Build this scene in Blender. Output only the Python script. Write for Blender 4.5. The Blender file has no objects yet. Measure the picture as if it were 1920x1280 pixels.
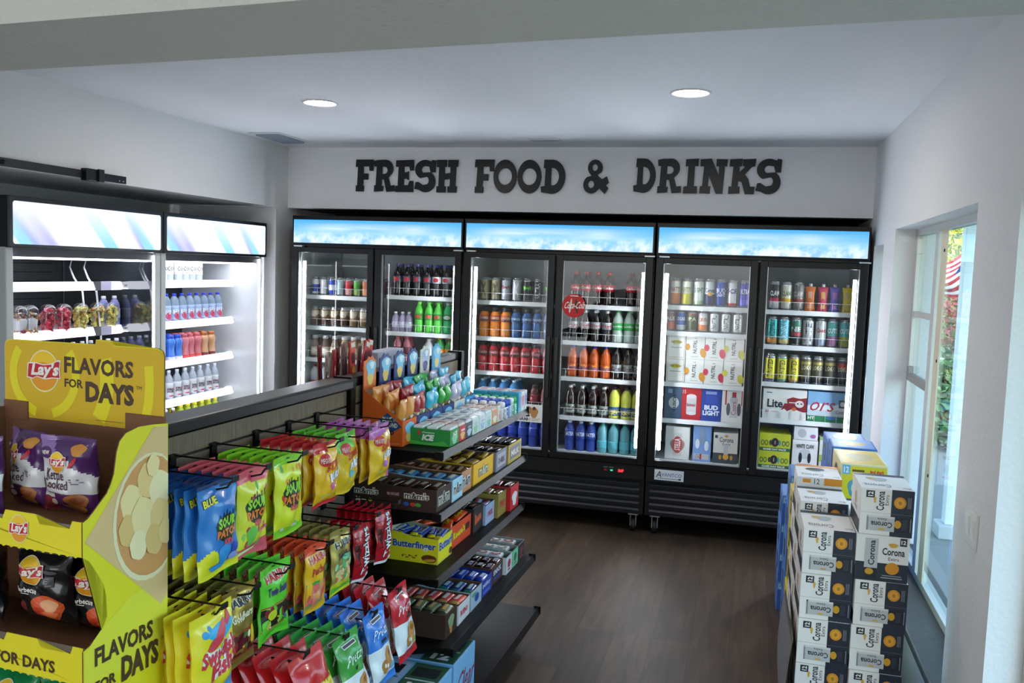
import bpy, bmesh, math, random
from mathutils import Vector, Matrix, noise
random.seed(7)
sc = bpy.context.scene
COL = sc.collection
PI = math.pi
H = 1.83                       # eye height of the photographer

# ---------------------------------------------------------------- materials
MATS = {}
def lin(c):
    if isinstance(c, str):
        c = c.lstrip('#'); c = [int(c[i:i+2], 16)/255 for i in (0, 2, 4)]
    return tuple((x/12.92 if x <= .04045 else ((x+.055)/1.055)**2.4) for x in c[:3]) + (1,)
def newmat(name):
    m = bpy.data.materials.new(name); m.use_nodes = True
    nt = m.node_tree; nt.nodes.clear()
    out = nt.nodes.new('ShaderNodeOutputMaterial')
    return m, nt, out
def P(c, rough=.5, metal=0., coat=0., name=None, bump=0, bscale=60, spec=.5):
    """plain principled surface, with optional fine procedural bump"""
    key = ('P', c if isinstance(c, str) else tuple(c), rough, metal, coat, bump, bscale, spec)
    if key in MATS: return MATS[key]
    m, nt, out = newmat(name or 'paint')
    b = nt.nodes.new('ShaderNodeBsdfPrincipled')
    b.inputs['Base Color'].default_value = lin(c)
    b.inputs['Roughness'].default_value = rough
    b.inputs['Metallic'].default_value = metal
    b.inputs['Coat Weight'].default_value = coat
    b.inputs['Specular IOR Level'].default_value = spec
    if bump:
        t = nt.nodes.new('ShaderNodeTexCoord'); n = nt.nodes.new('ShaderNodeTexNoise')
        n.inputs['Scale'].default_value = bscale; n.inputs['Detail'].default_value = 4
        u = nt.nodes.new('ShaderNodeBump'); u.inputs['Strength'].default_value = bump; u.inputs['Distance'].default_value = .01
        nt.links.new(t.outputs['Object'], n.inputs['Vector']); nt.links.new(n.outputs['Fac'], u.inputs['Height'])
        nt.links.new(u.outputs['Normal'], b.inputs['Normal'])
    nt.links.new(b.outputs[0], out.inputs[0])
    MATS[key] = m
    return m
def FOIL(c): return P(c, .28, 0, .3, 'foil')
def CARD(c): return P(c, .55, name='card')
def INK(c): return P(c, .45, name='ink')
def NOISY(c1, c2, scale=8, rough=.5, detail=5, stretch=(1,1,1), bump=0, name='mottled', lo=.35, hi=.65, coat=0):
    key = ('N', c1, c2, scale, rough, detail, stretch, bump, lo, hi, coat)
    if key in MATS: return MATS[key]
    m, nt, out = newmat(name)
    b = nt.nodes.new('ShaderNodeBsdfPrincipled'); b.inputs['Roughness'].default_value = rough
    b.inputs['Coat Weight'].default_value = coat
    t = nt.nodes.new('ShaderNodeTexCoord'); mp = nt.nodes.new('ShaderNodeMapping'); mp.inputs['Scale'].default_value = stretch
    n = nt.nodes.new('ShaderNodeTexNoise'); n.inputs['Scale'].default_value = scale; n.inputs['Detail'].default_value = detail
    r = nt.nodes.new('ShaderNodeValToRGB'); r.color_ramp.elements[0].position = lo; r.color_ramp.elements[1].position = hi
    r.color_ramp.elements[0].color = lin(c1); r.color_ramp.elements[1].color = lin(c2)
    L = nt.links.new
    L(t.outputs['Object'], mp.inputs[0]); L(mp.outputs[0], n.inputs['Vector']); L(n.outputs['Fac'], r.inputs[0]); L(r.outputs[0], b.inputs['Base Color'])
    if bump:
        u = nt.nodes.new('ShaderNodeBump'); u.inputs['Strength'].default_value = bump; u.inputs['Distance'].default_value = .01
        L(n.outputs['Fac'], u.inputs['Height']); L(u.outputs[0], b.inputs['Normal'])
    L(b.outputs[0], out.inputs[0])
    MATS[key] = m
    return m
def EMIT(c, s):
    key = ('E', c, s)
    if key in MATS: return MATS[key]
    m, nt, out = newmat('glow'); e = nt.nodes.new('ShaderNodeEmission')
    e.inputs[0].default_value = lin(c); e.inputs[1].default_value = s
    nt.links.new(e.outputs[0], out.inputs[0]); MATS[key] = m
    return m
def GLASS(tint='#ffffff', refl=.08, name='glass', rough=.02):
    """thin pane: lets light straight through, mirrors a little of the room"""
    key = ('G', tint, refl, rough)
    if key in MATS: return MATS[key]
    m, nt, out = newmat(name)
    t = nt.nodes.new('ShaderNodeBsdfTransparent'); t.inputs[0].default_value = lin(tint)
    g = nt.nodes.new('ShaderNodeBsdfGlossy'); g.inputs['Roughness'].default_value = rough
    f = nt.nodes.new('ShaderNodeLayerWeight'); f.inputs[0].default_value = .5; pw = nt.nodes.new('ShaderNodeMath'); pw.operation = 'POWER'; pw.inputs[1].default_value = 5
    a = nt.nodes.new('ShaderNodeMath'); a.operation = 'MULTIPLY_ADD'; a.inputs[1].default_value = 1-refl; a.inputs[2].default_value = refl
    mx = nt.nodes.new('ShaderNodeMixShader'); L = nt.links.new
    L(f.outputs['Facing'], pw.inputs[0]); L(pw.outputs[0], a.inputs[0]); L(a.outputs[0], mx.inputs[0]); L(t.outputs[0], mx.inputs[1]); L(g.outputs[0], mx.inputs[2]); L(mx.outputs[0], out.inputs[0])
    MATS[key] = m
    return m
def CLEAR(c='#dfeaf2', amt=.55):
    """clear plastic full of pale liquid: partly see-through"""
    key = ('C', c, amt)
    if key in MATS: return MATS[key]
    m, nt, out = newmat('clear_plastic')
    t = nt.nodes.new('ShaderNodeBsdfTransparent'); t.inputs[0].default_value = lin(c)
    b = nt.nodes.new('ShaderNodeBsdfPrincipled'); b.inputs['Base Color'].default_value = lin(c); b.inputs['Roughness'].default_value = .12
    mx = nt.nodes.new('ShaderNodeMixShader'); mx.inputs[0].default_value = 1-amt
    L = nt.links.new; L(t.outputs[0], mx.inputs[1]); L(b.outputs[0], mx.inputs[2]); L(mx.outputs[0], out.inputs[0])
    MATS[key] = m
    return m

# ---------------------------------------------------------------- text cache
_TX = {}
def text_geo(s, bold=.0, res=2):
    key = (s, bold, res)
    if key in _TX: return _TX[key]
    cu = bpy.data.curves.new('t', 'FONT'); cu.body = s; cu.size = 1; cu.offset = bold; cu.resolution_u = res; cu.fill_mode = 'FRONT'
    cu.space_line = .85; cu.align_x = 'CENTER'
    ob = bpy.data.objects.new('t', cu); COL.objects.link(ob)
    me = bpy.data.meshes.new_from_object(ob)
    vs = [(v.co.x, v.co.y) for v in me.vertices]; fs = [tuple(p.vertices) for p in me.polygons]
    bpy.data.objects.remove(ob); bpy.data.curves.remove(cu); bpy.data.meshes.remove(me)
    x0 = min(v[0] for v in vs); x1 = max(v[0] for v in vs); y0 = min(v[1] for v in vs); y1 = max(v[1] for v in vs)
    vs = [((x-x0)/(x1-x0), (y-y0)/(y1-y0)) for x, y in vs]
    _TX[key] = (vs, fs)
    return _TX[key]

# ---------------------------------------------------------------- mesh building
class MB:
    def __init__(s): s.v = []; s.f = []; s.m = []; s.sm = []; s.mats = []
    def mi(s, mat):
        if mat not in s.mats: s.mats.append(mat)
        return s.mats.index(mat)
    def add(s, vs, fs, mat, smooth=False):
        o = len(s.v); s.v += [tuple(v) for v in vs]; k = s.mi(mat) if not isinstance(mat, (list, tuple)) else None
        for i, f in enumerate(fs):
            s.f.append(tuple(o+j for j in f)); s.m.append(k if k is not None else s.mi(mat[i])); s.sm.append(smooth)
        return s
    def box(s, a, b, mat, faces='all'):
        x0, y0, z0 = a; x1, y1, z1 = b
        vs = [(x0,y0,z0),(x1,y0,z0),(x1,y1,z0),(x0,y1,z0),(x0,y0,z1),(x1,y0,z1),(x1,y1,z1),(x0,y1,z1)]
        F = {'d':(0,3,2,1),'u':(4,5,6,7),'f':(0,1,5,4),'r':(1,2,6,5),'b':(2,3,7,6),'l':(3,0,4,7)}
        ks = 'durbfl' if faces == 'all' else faces
        return s.add(vs, [F[k] for k in ks], mat)
    def rbox(s, a, b, mat, c=.004):
        """box with chamfered vertical and horizontal edges"""
        bm = bmesh.new(); bmesh.ops.create_cube(bm, size=1)
        for v in bm.verts: v.co = Vector([(a[i]+b[i])/2 + v.co[i]*(b[i]-a[i]) for i in range(3)])
        bmesh.ops.bevel(bm, geom=list(bm.edges), offset=c, segments=2, affect='EDGES', profile=.5)
        bm.verts.index_update()
        s.add([v.co[:] for v in bm.verts], [[v.index for v in f.verts] for f in bm.faces], mat); bm.free()
        return s
    def poly(s, pts, mat): return s.add(pts, [tuple(range(len(pts)))], mat)
    def tube(s, pts, r, mat, n=8, caps=True):
        pts = [Vector(p) for p in pts]; rings = []
        rr = r if isinstance(r, (list, tuple)) else [r]*len(pts)
        up = Vector((0, 0, 1))
        for i, p in enumerate(pts):
            d = (pts[min(i+1, len(pts)-1)]-pts[max(i-1, 0)]).normalized()
            ax = d.cross(up)
            if ax.length < 1e-3: ax = d.cross(Vector((1, 0, 0)))
            ax.normalize(); bx = d.cross(ax)
            rings.append([p+(ax*math.cos(2*PI*k/n)+bx*math.sin(2*PI*k/n))*rr[i] for k in range(n)])
        vs = [v for r_ in rings for v in r_]; fs = []
        for i in range(len(rings)-1):
            for k in range(n):
                a = i*n+k; b = i*n+(k+1) % n; fs.append((a, b, b+n, a+n))
        if caps: fs += [tuple(range(n-1, -1, -1)), tuple((len(rings)-1)*n+k for k in range(n))]
        return s.add(vs, fs, mat, n > 5)
    def lathe(s, prof, mats, n=16, o=(0, 0, 0), sq=0.):
        """prof: list of (radius, z); mats: one material or one per band; sq>0 squares the section"""
        vs = []; fs = []; fm = []
        for r, z in prof:
            for k in range(n):
                a = 2*PI*k/n; q = 1.
                if sq: q = 1+sq*(abs(math.sin(2*a))**1.5)*.25
                vs.append((o[0]+r*q*math.cos(a), o[1]+r*q*math.sin(a), o[2]+z))
        for i in range(len(prof)-1):
            for k in range(n):
                a = i*n+k; b = i*n+(k+1) % n
                fs.append((a, b, b+n, a+n)); fm.append(mats[i] if isinstance(mats, (list, tuple)) else mats)
        fs.append(tuple(range(n-1, -1, -1))); fm.append(fm[0])
        fs.append(tuple((len(prof)-1)*n+k for k in range(n))); fm.append(fm[-2])
        return s.add(vs, fs, fm, True)
    # ---- drawing on a surface map S(u,v,n)->point
    def rect(s, S, u0, v0, u1, v1, mat, n=.0006, nu=1, nv=1):
        vs = [S(u0+(u1-u0)*i/nu, v0+(v1-v0)*j/nv, n) for j in range(nv+1) for i in range(nu+1)]
        fs = [(j*(nu+1)+i, j*(nu+1)+i+1, (j+1)*(nu+1)+i+1, (j+1)*(nu+1)+i) for j in range(nv) for i in range(nu)]
        return s.add(vs, fs, mat)
    def shape(s, S, pts, mat, n=.0008):
        """filled outline drawn as rings round its middle"""
        cx = sum(p[0] for p in pts)/len(pts); cy = sum(p[1] for p in pts)/len(pts); k = len(pts); R = 5 if getattr(S, 'soft', 0) else 2
        vs = [S(cx, cy, n)]+[S(cx+(p[0]-cx)*q/R, cy+(p[1]-cy)*q/R, n) for q in range(1, R+1) for p in pts]
        fs = [(0, 1+i, 1+(i+1) % k) for i in range(k)]+[(1+(q-1)*k+i, 1+q*k+i, 1+q*k+(i+1) % k, 1+(q-1)*k+(i+1) % k) for q in range(1, R) for i in range(k)]
        return s.add(vs, fs, mat)
    def ell(s, S, cx, cy, rx, ry, mat, n=.0008, k=18, rot=0, wob=0, seed=0):
        pts = []
        for i in range(k):
            a = 2*PI*i/k; q = 1+wob*math.sin(3*a+seed)*.6+wob*math.sin(5*a+seed*2.3)*.4
            x = rx*q*math.cos(a); y = ry*q*math.sin(a)
            pts.append((cx+x*math.cos(rot)-y*math.sin(rot), cy+x*math.sin(rot)+y*math.cos(rot)))
        return s.shape(S, pts, mat, n)
    def text(s, S, st, u0, v0, u1, v1, mat, n=.0014, bold=.0, shear=0, rise=0, rot=0, res=2, arc=0):
        """text stretched into the box; rot in quarter turns (1 = reads upwards)"""
        vs, fs = text_geo(st, bold, res); out = []
        for x, y in vs:
            y2 = y+rise*x + arc*(1-(2*x-1)**2); x2 = x+shear*y
            if rot == 1: x2, y2 = 1-y2, x2
            elif rot == -1: x2, y2 = y2, 1-x2
            elif rot == 2: x2, y2 = 1-x2, 1-y2
            out.append(S(u0+(u1-u0)*x2, v0+(v1-v0)*y2, n))
        return s.add(out, fs, mat)
    def mesh(s, name):
        me = bpy.data.meshes.new(name); me.from_pydata(s.v, [], s.f)
        for m in s.mats: me.materials.append(m)
        for p, k, q in zip(me.polygons, s.m, s.sm): p.material_index = k; p.use_smooth = q
        me.validate(); me.update()
        return me
def flat(o, U, V, w, h):
    """surface map of a flat face: corner o, unit vectors U (right) and V (up), size w x h; u,v in 0..1"""
    o = Vector(o); U = Vector(U); V = Vector(V); N = U.cross(V)
    return lambda u, v, n: o+U*(u*w)+V*(v*h)+N*n
def boxmaps(a, b):
    """surface maps of the sides of a box: front(-y), right(+x), left(-x), top, back"""
    x0, y0, z0 = a; x1, y1, z1 = b
    return dict(front=flat((x0,y0,z0),(1,0,0),(0,0,1),x1-x0,z1-z0), right=flat((x1,y0,z0),(0,1,0),(0,0,1),y1-y0,z1-z0),
                left=flat((x0,y1,z0),(0,-1,0),(0,0,1),y1-y0,z1-z0), top=flat((x0,y0,z1),(1,0,0),(0,1,0),x1-x0,y1-y0),
                back=flat((x1,y1,z0),(-1,0,0),(0,0,1),x1-x0,z1-z0))
def cyl(r, z0, z1, face=-PI/2, span=PI):
    """surface map on the side of an upright cylinder; u 0..1 runs across the half facing `face`"""
    def S(u, v, n):
        a = face+(u-.5)*span
        return Vector(((r+n)*math.cos(a), (r+n)*math.sin(a), z0+(z1-z0)*v))
    return S

# ---------------------------------------------------------------- objects
LABELS = set()
def tag(o, label, cat, group=None, kind=None):
    if kind: o['kind'] = kind
    if label:
        if label in LABELS and not group: print('DUPLABEL', label)
        LABELS.add(label); o['label'] = label
    if cat: o['category'] = cat
    if group: o['group'] = group
    return o
def link(name, data, parent=None):
    o = bpy.data.objects.new(name, data); COL.objects.link(o)
    if parent is not None: o.parent = parent
    return o
def empty(name, loc=(0, 0, 0), rz=0, rx=0, ry=0):
    o = bpy.data.objects.new(name, None); COL.objects.link(o)
    o.empty_display_size = .05; o.location = loc; o.rotation_euler = (rx, ry, rz)
    return o
def part(root, name, mb, label=None):
    o = link(name, mb.mesh(name), root)
    if label: o['label'] = label
    return o
def struct(name, mb):
    o = link(name, mb.mesh(name)); o['kind'] = 'structure'
    return o
class Tpl:
    """a kind of thing built once: list of (part name, mesh, label, [sub parts]); new() sets a copy in place"""
    def __init__(s, name, cat, parts): s.name = name; s.cat = cat; s.parts = [(n, mb.mesh(n), l, [(a, b.mesh(a)) for a, b in sub]) for n, mb, l, sub in parts]
    def new(s, loc, rz, label, group=None, rx=0, ry=0, scale=None):
        r = empty(s.name, loc, rz, rx, ry); tag(r, label, s.cat, group)
        if scale: r.scale = scale
        for n, me, l, sub in s.parts:
            o = link(n, me, r)
            if l: o['label'] = l
            for a, b in sub: link(a, b, o)
        return r
ORD = ['first', 'second', 'third', 'fourth', 'fifth', 'sixth', 'seventh', 'eighth', 'ninth', 'tenth', 'eleventh', 'twelfth', 'thirteenth', 'fourteenth']
class Fr:
    """a turned local frame standing on the floor"""
    def __init__(s, o, deg): s.o = Vector(o); s.a = -math.radians(deg); s.R = Matrix.Rotation(s.a, 3, 'Z')
    def __call__(s, x, y, z): return s.o+s.R @ Vector((x, y, z))
FRONT_W, EXPO, FILL_W, SKY_E = 1.5, 1.0, 36, .62
# ================================================================ the room
def wallmat(name, base, bump, bs):
    m, nt, out = newmat(name); b = nt.nodes.new('ShaderNodeBsdfPrincipled'); b.inputs['Roughness'].default_value = .75
    b.inputs['Base Color'].default_value = lin(base); b.inputs['Specular IOR Level'].default_value = .25
    t = nt.nodes.new('ShaderNodeTexCoord'); n = nt.nodes.new('ShaderNodeTexNoise'); n.inputs['Scale'].default_value = bs; n.inputs['Detail'].default_value = 3
    u = nt.nodes.new('ShaderNodeBump'); u.inputs['Strength'].default_value = bump; u.inputs['Distance'].default_value = .01
    L = nt.links.new; L(t.outputs['Object'], n.inputs['Vector']); L(n.outputs['Fac'], u.inputs['Height']); L(u.outputs[0], b.inputs['Normal']); L(b.outputs[0], out.inputs[0])
    return m
M_WALL = wallmat('wall_paint', '#e9eaec', .25, 55)
M_CEIL = wallmat('ceiling_paint', '#eaedf2', .35, 40)
M_BEAM = wallmat('beam_plaster', '#d9d8d0', .9, 45)
M_BLACK = P('#070708', .5, name='black_metal', spec=.35)
M_BLACKG = P('#050507', .32, name='black_gloss', spec=.35)

XL, XR, SY, ZC, ZS = -3.545, .762, 6.35, 2.707, 2.24
# floor: dark vinyl planks running into the room
def floor_mat():
    m, nt, out = newmat('dark_plank_floor'); L = nt.links.new
    b = nt.nodes.new('ShaderNodeBsdfPrincipled'); b.inputs['Roughness'].default_value = .55; b.inputs['Specular IOR Level'].default_value = .18
    t = nt.nodes.new('ShaderNodeTexCoord')
    mp = nt.nodes.new('ShaderNodeMapping'); mp.inputs['Rotation'].default_value = (0, 0, PI/2)
    br = nt.nodes.new('ShaderNodeTexBrick'); br.inputs['Scale'].default_value = 1; br.offset = .37
    br.inputs['Brick Width'].default_value = 1.3; br.inputs['Row Height'].default_value = .19; br.inputs['Mortar Size'].default_value = .0008
    br.inputs['Color1'].default_value = (.2, .2, .2, 1); br.inputs['Color2'].default_value = (.9, .9, .9, 1); br.inputs['Mortar'].default_value = (0, 0, 0, 1)
    mp2 = nt.nodes.new('ShaderNodeMapping'); mp2.inputs['Scale'].default_value = (9, .9, 1)
    n = nt.nodes.new('ShaderNodeTexNoise'); n.inputs['Scale'].default_value = 3; n.inputs['Detail'].default_value = 7; n.inputs['Distortion'].default_value = .6
    n2 = nt.nodes.new('ShaderNodeTexNoise'); n2.inputs['Scale'].default_value = 2.2; n2.inputs['Detail'].default_value = 3
    mp3 = nt.nodes.new('ShaderNodeMapping'); mp3.inputs['Scale'].default_value = (2.5, .8, 1)
    mx = nt.nodes.new('ShaderNodeMix'); mx.data_type = 'FLOAT'; mx.inputs[0].default_value = .45
    mx2 = nt.nodes.new('ShaderNodeMix'); mx2.data_type = 'FLOAT'; mx2.inputs[0].default_value = .2
    r = nt.nodes.new('ShaderNodeValToRGB'); e = r.color_ramp.elements
    e[0].position = .25; e[0].color = lin('#2f261e'); e[1].position = .75; e[1].color = lin('#5c4b3a')
    q = e.new(.5); q.color = lin('#43372d')
    mr = nt.nodes.new('ShaderNodeMix'); mr.data_type = 'RGBA'; mr.blend_type = 'MULTIPLY'; mr.inputs[0].default_value = .75
    L(t.outputs['Object'], mp.inputs[0]); L(mp.outputs[0], br.inputs[0]); L(t.outputs['Object'], mp2.inputs[0]); L(mp2.outputs[0], n.inputs['Vector'])
    L(t.outputs['Object'], mp3.inputs[0]); L(mp3.outputs[0], n2.inputs['Vector'])
    L(n.outputs['Fac'], mx.inputs[2]); L(n2.outputs['Fac'], mx.inputs[3]); L(mx.outputs[0], mx2.inputs[2]); L(br.outputs['Color'], mx2.inputs[3])
    L(mx2.outputs[0], r.inputs[0]); L(r.outputs[0], mr.inputs[6])
    inv = nt.nodes.new('ShaderNodeMath'); inv.operation = 'SUBTRACT'; inv.inputs[0].default_value = 1
    L(br.outputs['Fac'], inv.inputs[1]); L(inv.outputs[0], mr.inputs[7]); L(mr.outputs[2], b.inputs['Base Color']); L(b.outputs[0], out.inputs[0])
    return m
struct('floor', MB().box((-5, -3.2, -.1), (1.0, 7.6, 0), floor_mat()))

AL0, AL1, ALX, ALZ = 2.3, 6.17, -4.395, 2.233       # alcove in the left wall
b = MB()
b.box((XL-.12, -3.2, 0), (XL, AL0, 3), M_WALL); b.box((XL-.12, AL0, ALZ), (XL, AL1, 3), M_WALL)
b.box((XL-1.0, AL1, 0), (XL, 7.3, 3), M_WALL)
b.box((ALX-.1, AL0-.12, 0), (ALX, AL1, ALZ), M_WALL); b.box((ALX, AL0-.12, 0), (XL-.12, AL0, ALZ), M_WALL)
b.box((ALX-.1, AL0-.12, ALZ), (XL-.12, AL1, ALZ+.1), M_WALL)
struct('wall_left', b)
WZ0, WZ1 = .35, 2.117
b = MB()
def wall_strip(y0, y1, z0, z1): b.box((XR, y0, z0), (XR+.22, y1, z1), M_WALL)
wall_strip(-3.2, .2, 0, 3); wall_strip(2.95, 3.478, 0, 3); wall_strip(5.325, 5.75, 0, 3); wall_strip(6.17, 7.3, 0, 3)
for y0, y1 in ((.2, 2.95), (3.478, 5.325), (5.75, 6.17)):
    wall_strip(y0, y1, 0, WZ0-.03); wall_strip(y0, y1, WZ1 if y0 != 5.75 else 2.05, 3)
struct('wall_right', b)
b = MB()
b.box((XL, SY, ZS), (XR, SY+.12, ZC), M_WALL)
struct('wall_back', b)
M_DARKR = P('#1a1b1e', .7, name='dark_recess')  # near-black colour of the recess behind and above the coolers
b = MB(); b.box((XL-.1, 7.2, 0), (XR+.1, 7.3, 3), M_DARKR); struct('wall_back_alcove', b)
b = MB(); b.box((XL-.1, 2.35, ZC), (XR+.1, 7.3, ZC+.1), M_CEIL); b.box((XL, SY+.12, ZS+.0), (XR, 7.2, ZS+.1), M_DARKR)
b.box((-5, -3.2, 3.0), (1.1, 2.5, 3.1), M_CEIL)
struct('ceiling', b)
# plaster beam across the opening, running a little askew
sk = -.084
b = MB(); y_r = lambda x: 2.083+sk*(x-.185); y_f = lambda x: 1.755+sk*(x+.997)
x0, x1 = -4.2, 1.1
vs = [(x0, y_f(x0), 2.38), (x1, y_f(x1), 2.38), (x1, y_r(x1), 2.38), (x0, y_r(x0), 2.38), (x0, y_f(x0), 3), (x1, y_f(x1), 3), (x1, y_r(x1), 3), (x0, y_r(x0), 3)]
b.add(vs, [(0,3,2,1), (4,5,6,7), (0,1,5,4), (1,2,6,5), (2,3,7,6), (3,0,4,7)], M_BEAM)
struct('ceiling_beam', b)
b = MB(); b.box((-5, 2.46, ZC), (1.1, 2.6, 3.05), M_WALL); struct('ceiling_step', b)
b = MB(); b.box((-5, -3.3, 0), (1.1, -3.2, 3.1), M_WALL); b.box((-5.1, -3.3, 0), (-5, 2.5, 3.1), M_WALL); struct('wall_front', b)

# ---- windows in the right wall
M_ALU = P('#c9c8c4', .45, .3, name='window_aluminium')
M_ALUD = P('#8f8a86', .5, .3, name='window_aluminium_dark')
M_CREAM = P('#d9cdb4', .5, name='cream_jamb')
M_WGLASS = GLASS('#cfe6e6', .06, 'window_glass')
def window(idx, y0, y1, z0, z1, muls=()):
    r = empty('window_%d' % idx, (XR+.106, y0, z0)); r['kind'] = 'structure'
    w = y1-y0; h = z1-z0; t = .035
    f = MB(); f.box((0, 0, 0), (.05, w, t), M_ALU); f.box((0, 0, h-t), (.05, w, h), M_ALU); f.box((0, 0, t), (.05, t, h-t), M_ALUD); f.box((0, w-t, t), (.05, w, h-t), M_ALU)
    part(r, 'window_frame', f)
    g = MB(); g.poly([(.014, t, t), (.014, t, h-t), (.014, w-t, h-t), (.014, w-t, t)], M_WGLASS); part(r, 'pane', g)
    return r, w, h
r, w, h = window(1, 3.478, 5.325, WZ0+.012, WZ1)
f = MB()
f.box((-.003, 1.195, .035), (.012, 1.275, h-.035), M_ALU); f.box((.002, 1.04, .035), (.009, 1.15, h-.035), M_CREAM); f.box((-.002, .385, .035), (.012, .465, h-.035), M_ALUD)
for z in (.55, 1.1, 1.62): f.tube([(.0019, 1.07, z), (-.001, 1.07, z)], .008, M_BLACK)
part(r, 'mullion', f)
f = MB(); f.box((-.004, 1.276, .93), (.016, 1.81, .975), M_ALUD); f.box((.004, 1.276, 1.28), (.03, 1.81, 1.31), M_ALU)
f.box((-.003, 1.76, .975), (.02, 1.80, 1.62), M_ALU); f.box((-.004, 1.75, 1.62), (.03, 1.805, 1.70), M_ALU)
part(r, 'sash_rail', f)
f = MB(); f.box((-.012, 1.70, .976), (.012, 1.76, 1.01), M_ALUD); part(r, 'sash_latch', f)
window(2, 5.75, 6.17, WZ0+.012, 2.05)
window(3, .2, 2.95, WZ0+.012, WZ1)  # unseen near part of this opening widened to let in more daylight
M_SILL = NOISY('#1f2426', '#2b3133', 30, .5, name='grey_stone')
b = MB(); b.rbox((XR-.045, 3.40, WZ0-.028), (XR+.215, 5.33, WZ0+.01), M_SILL, .008); struct('trim_1', b)
b = MB(); b.box((XR+.001, .202, WZ0-.03), (XR+.215, 2.948, WZ0+.01), M_SILL); struct('trim_2', b)
b = MB(); b.box((XR+.001, 5.752, WZ0-.03), (XR+.215, 6.168, WZ0+.01), M_SILL); struct('trim_3', b)

# ---- switch plate
r = empty('light_switch', (XR, 3.21, 1.02)); tag(r, 'white double rocker light switch on the wall beside the window', 'light switch')
f = MB(); f.rbox((-.007, -.075, -.06), (0, .075, .06), P('#e4e3df', .35), .002); part(r, 'plate', f)
for y in (-.032, .032):
    f = MB(); f.add([(-.008, y-.017, -.034), (-.008, y+.017, -.034), (-.014, y+.017, .034), (-.014, y-.017, .034), (-.006, y-.017, .034), (-.006, y+.017, .034), (-.006, y-.017, -.034), (-.006, y+.017, -.034)],
                    [(0, 3, 2, 1), (3, 4, 5, 2), (0, 6, 4, 3), (1, 2, 5, 7), (4, 6, 7, 5)], P('#eeeeea', .3)); part(r, 'rocker', f)

# ---- ceiling lights and vents
def downlight(x, y, label):
    r = empty('ceiling_light', (x, y, ZC)); tag(r, label, 'ceiling light', 'recessed ceiling lights')
    f = MB(); n = 40; prof = [(.098, 0), (.1, -.004), (.092, -.008), (.083, -.006), (.083, -.002)]
    vs = [(a*math.cos(2*PI*k/n), a*math.sin(2*PI*k/n), z) for a, z in prof for k in range(n)]
    fs = [(i*n+(k+1) % n, i*n+k, (i+1)*n+k, (i+1)*n+(k+1) % n) for i in range(len(prof)-1) for k in range(n)]
    f.add(vs, fs, P('#e8e8e8', .4), True); part(r, 'trim_ring', f)
    f = MB(); f.add([(.083*math.cos(2*PI*k/n), .083*math.sin(2*PI*k/n), -.003) for k in range(n)], [tuple(range(n-1, -1, -1))], EMIT('#fff4e8', 80)); part(r, 'diffuser', f)
downlight(-2.357, 4.563, 'round white recessed ceiling light near the slatted ceiling vent')
downlight(-.328, 4.453, 'round white recessed ceiling light above the letters of the last wall word')
for x, y in ((-2.3, .4), (-.3, .4)):
    pass
r = empty('air_vent', (-3.312, 5.806, ZC)); tag(r, 'grey slatted air vent in the ceiling beside the left wall', 'air vent')
f = MB(); f.box((-.12, -.22, -.006), (.12, .22, 0), P('#cfd5da', .5)); part(r, 'frame', f)
f = MB()
for k in range(14):
    y = -.18+k*.0277; f.add([(-.09, y, -.007), (.09, y, -.007), (.09, y+.02, -.018), (-.09, y+.02, -.018)], [(0, 3, 2, 1)], P('#7d8896', .5))
    f.box((-.09, y+.0205, -.0075), (.09, y+.0265, -.0065), P('#3a4048', .6))
part(r, 'slats', f)
r = empty('access_plate', (-1.40, 5.98, ZC)); tag(r, 'small flat white plate in the ceiling above the food letters', 'ceiling plate')
f = MB(); f.rbox((-.11, -.05, -.006), (.11, .05, 0), P('#cfd3d7', .5), .002); part(r, 'cover', f)
f = MB(); f.box((-.09, -.008, -.0075), (.09, .008, -.0062), P('#6c7075', .5)); part(r, 'slot', f)

# ---- barn door track over the left alcove
r = empty('door_track', (XL+.03, 3.0, 2.255)); tag(r, 'black flat steel sliding door track bolted over the left alcove', 'door track')
f = MB(); f.rbox((-.004, -.6, -.021), (.004, 1.431, .021), P('#1d1f26', .4, .4), .001); part(r, 'rail', f)
for y in (.55, 1.21, -.1):
    f = MB(); f.tube([(-.03, y, 0), (.014, y, 0)], .011, P('#101116', .4, .4), 10); part(r, 'bolt', f)
for y in (1.372, 1.405):
    f = MB(); f.tube([(.0045, y, -.008), (.0055, y, -.008)], .004, P('#d0d4d8', .5), 8); part(r, 'screw_hole', f)
f = MB(); f.rbox((-.012, 1.085, -.033), (.03, 1.20, .033), P('#14151a', .35, .3), .004); f.box((.03, 1.165, -.033), (.042, 1.205, .035), P('#14151a', .35)); part(r, 'door_stop', f)

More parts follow.
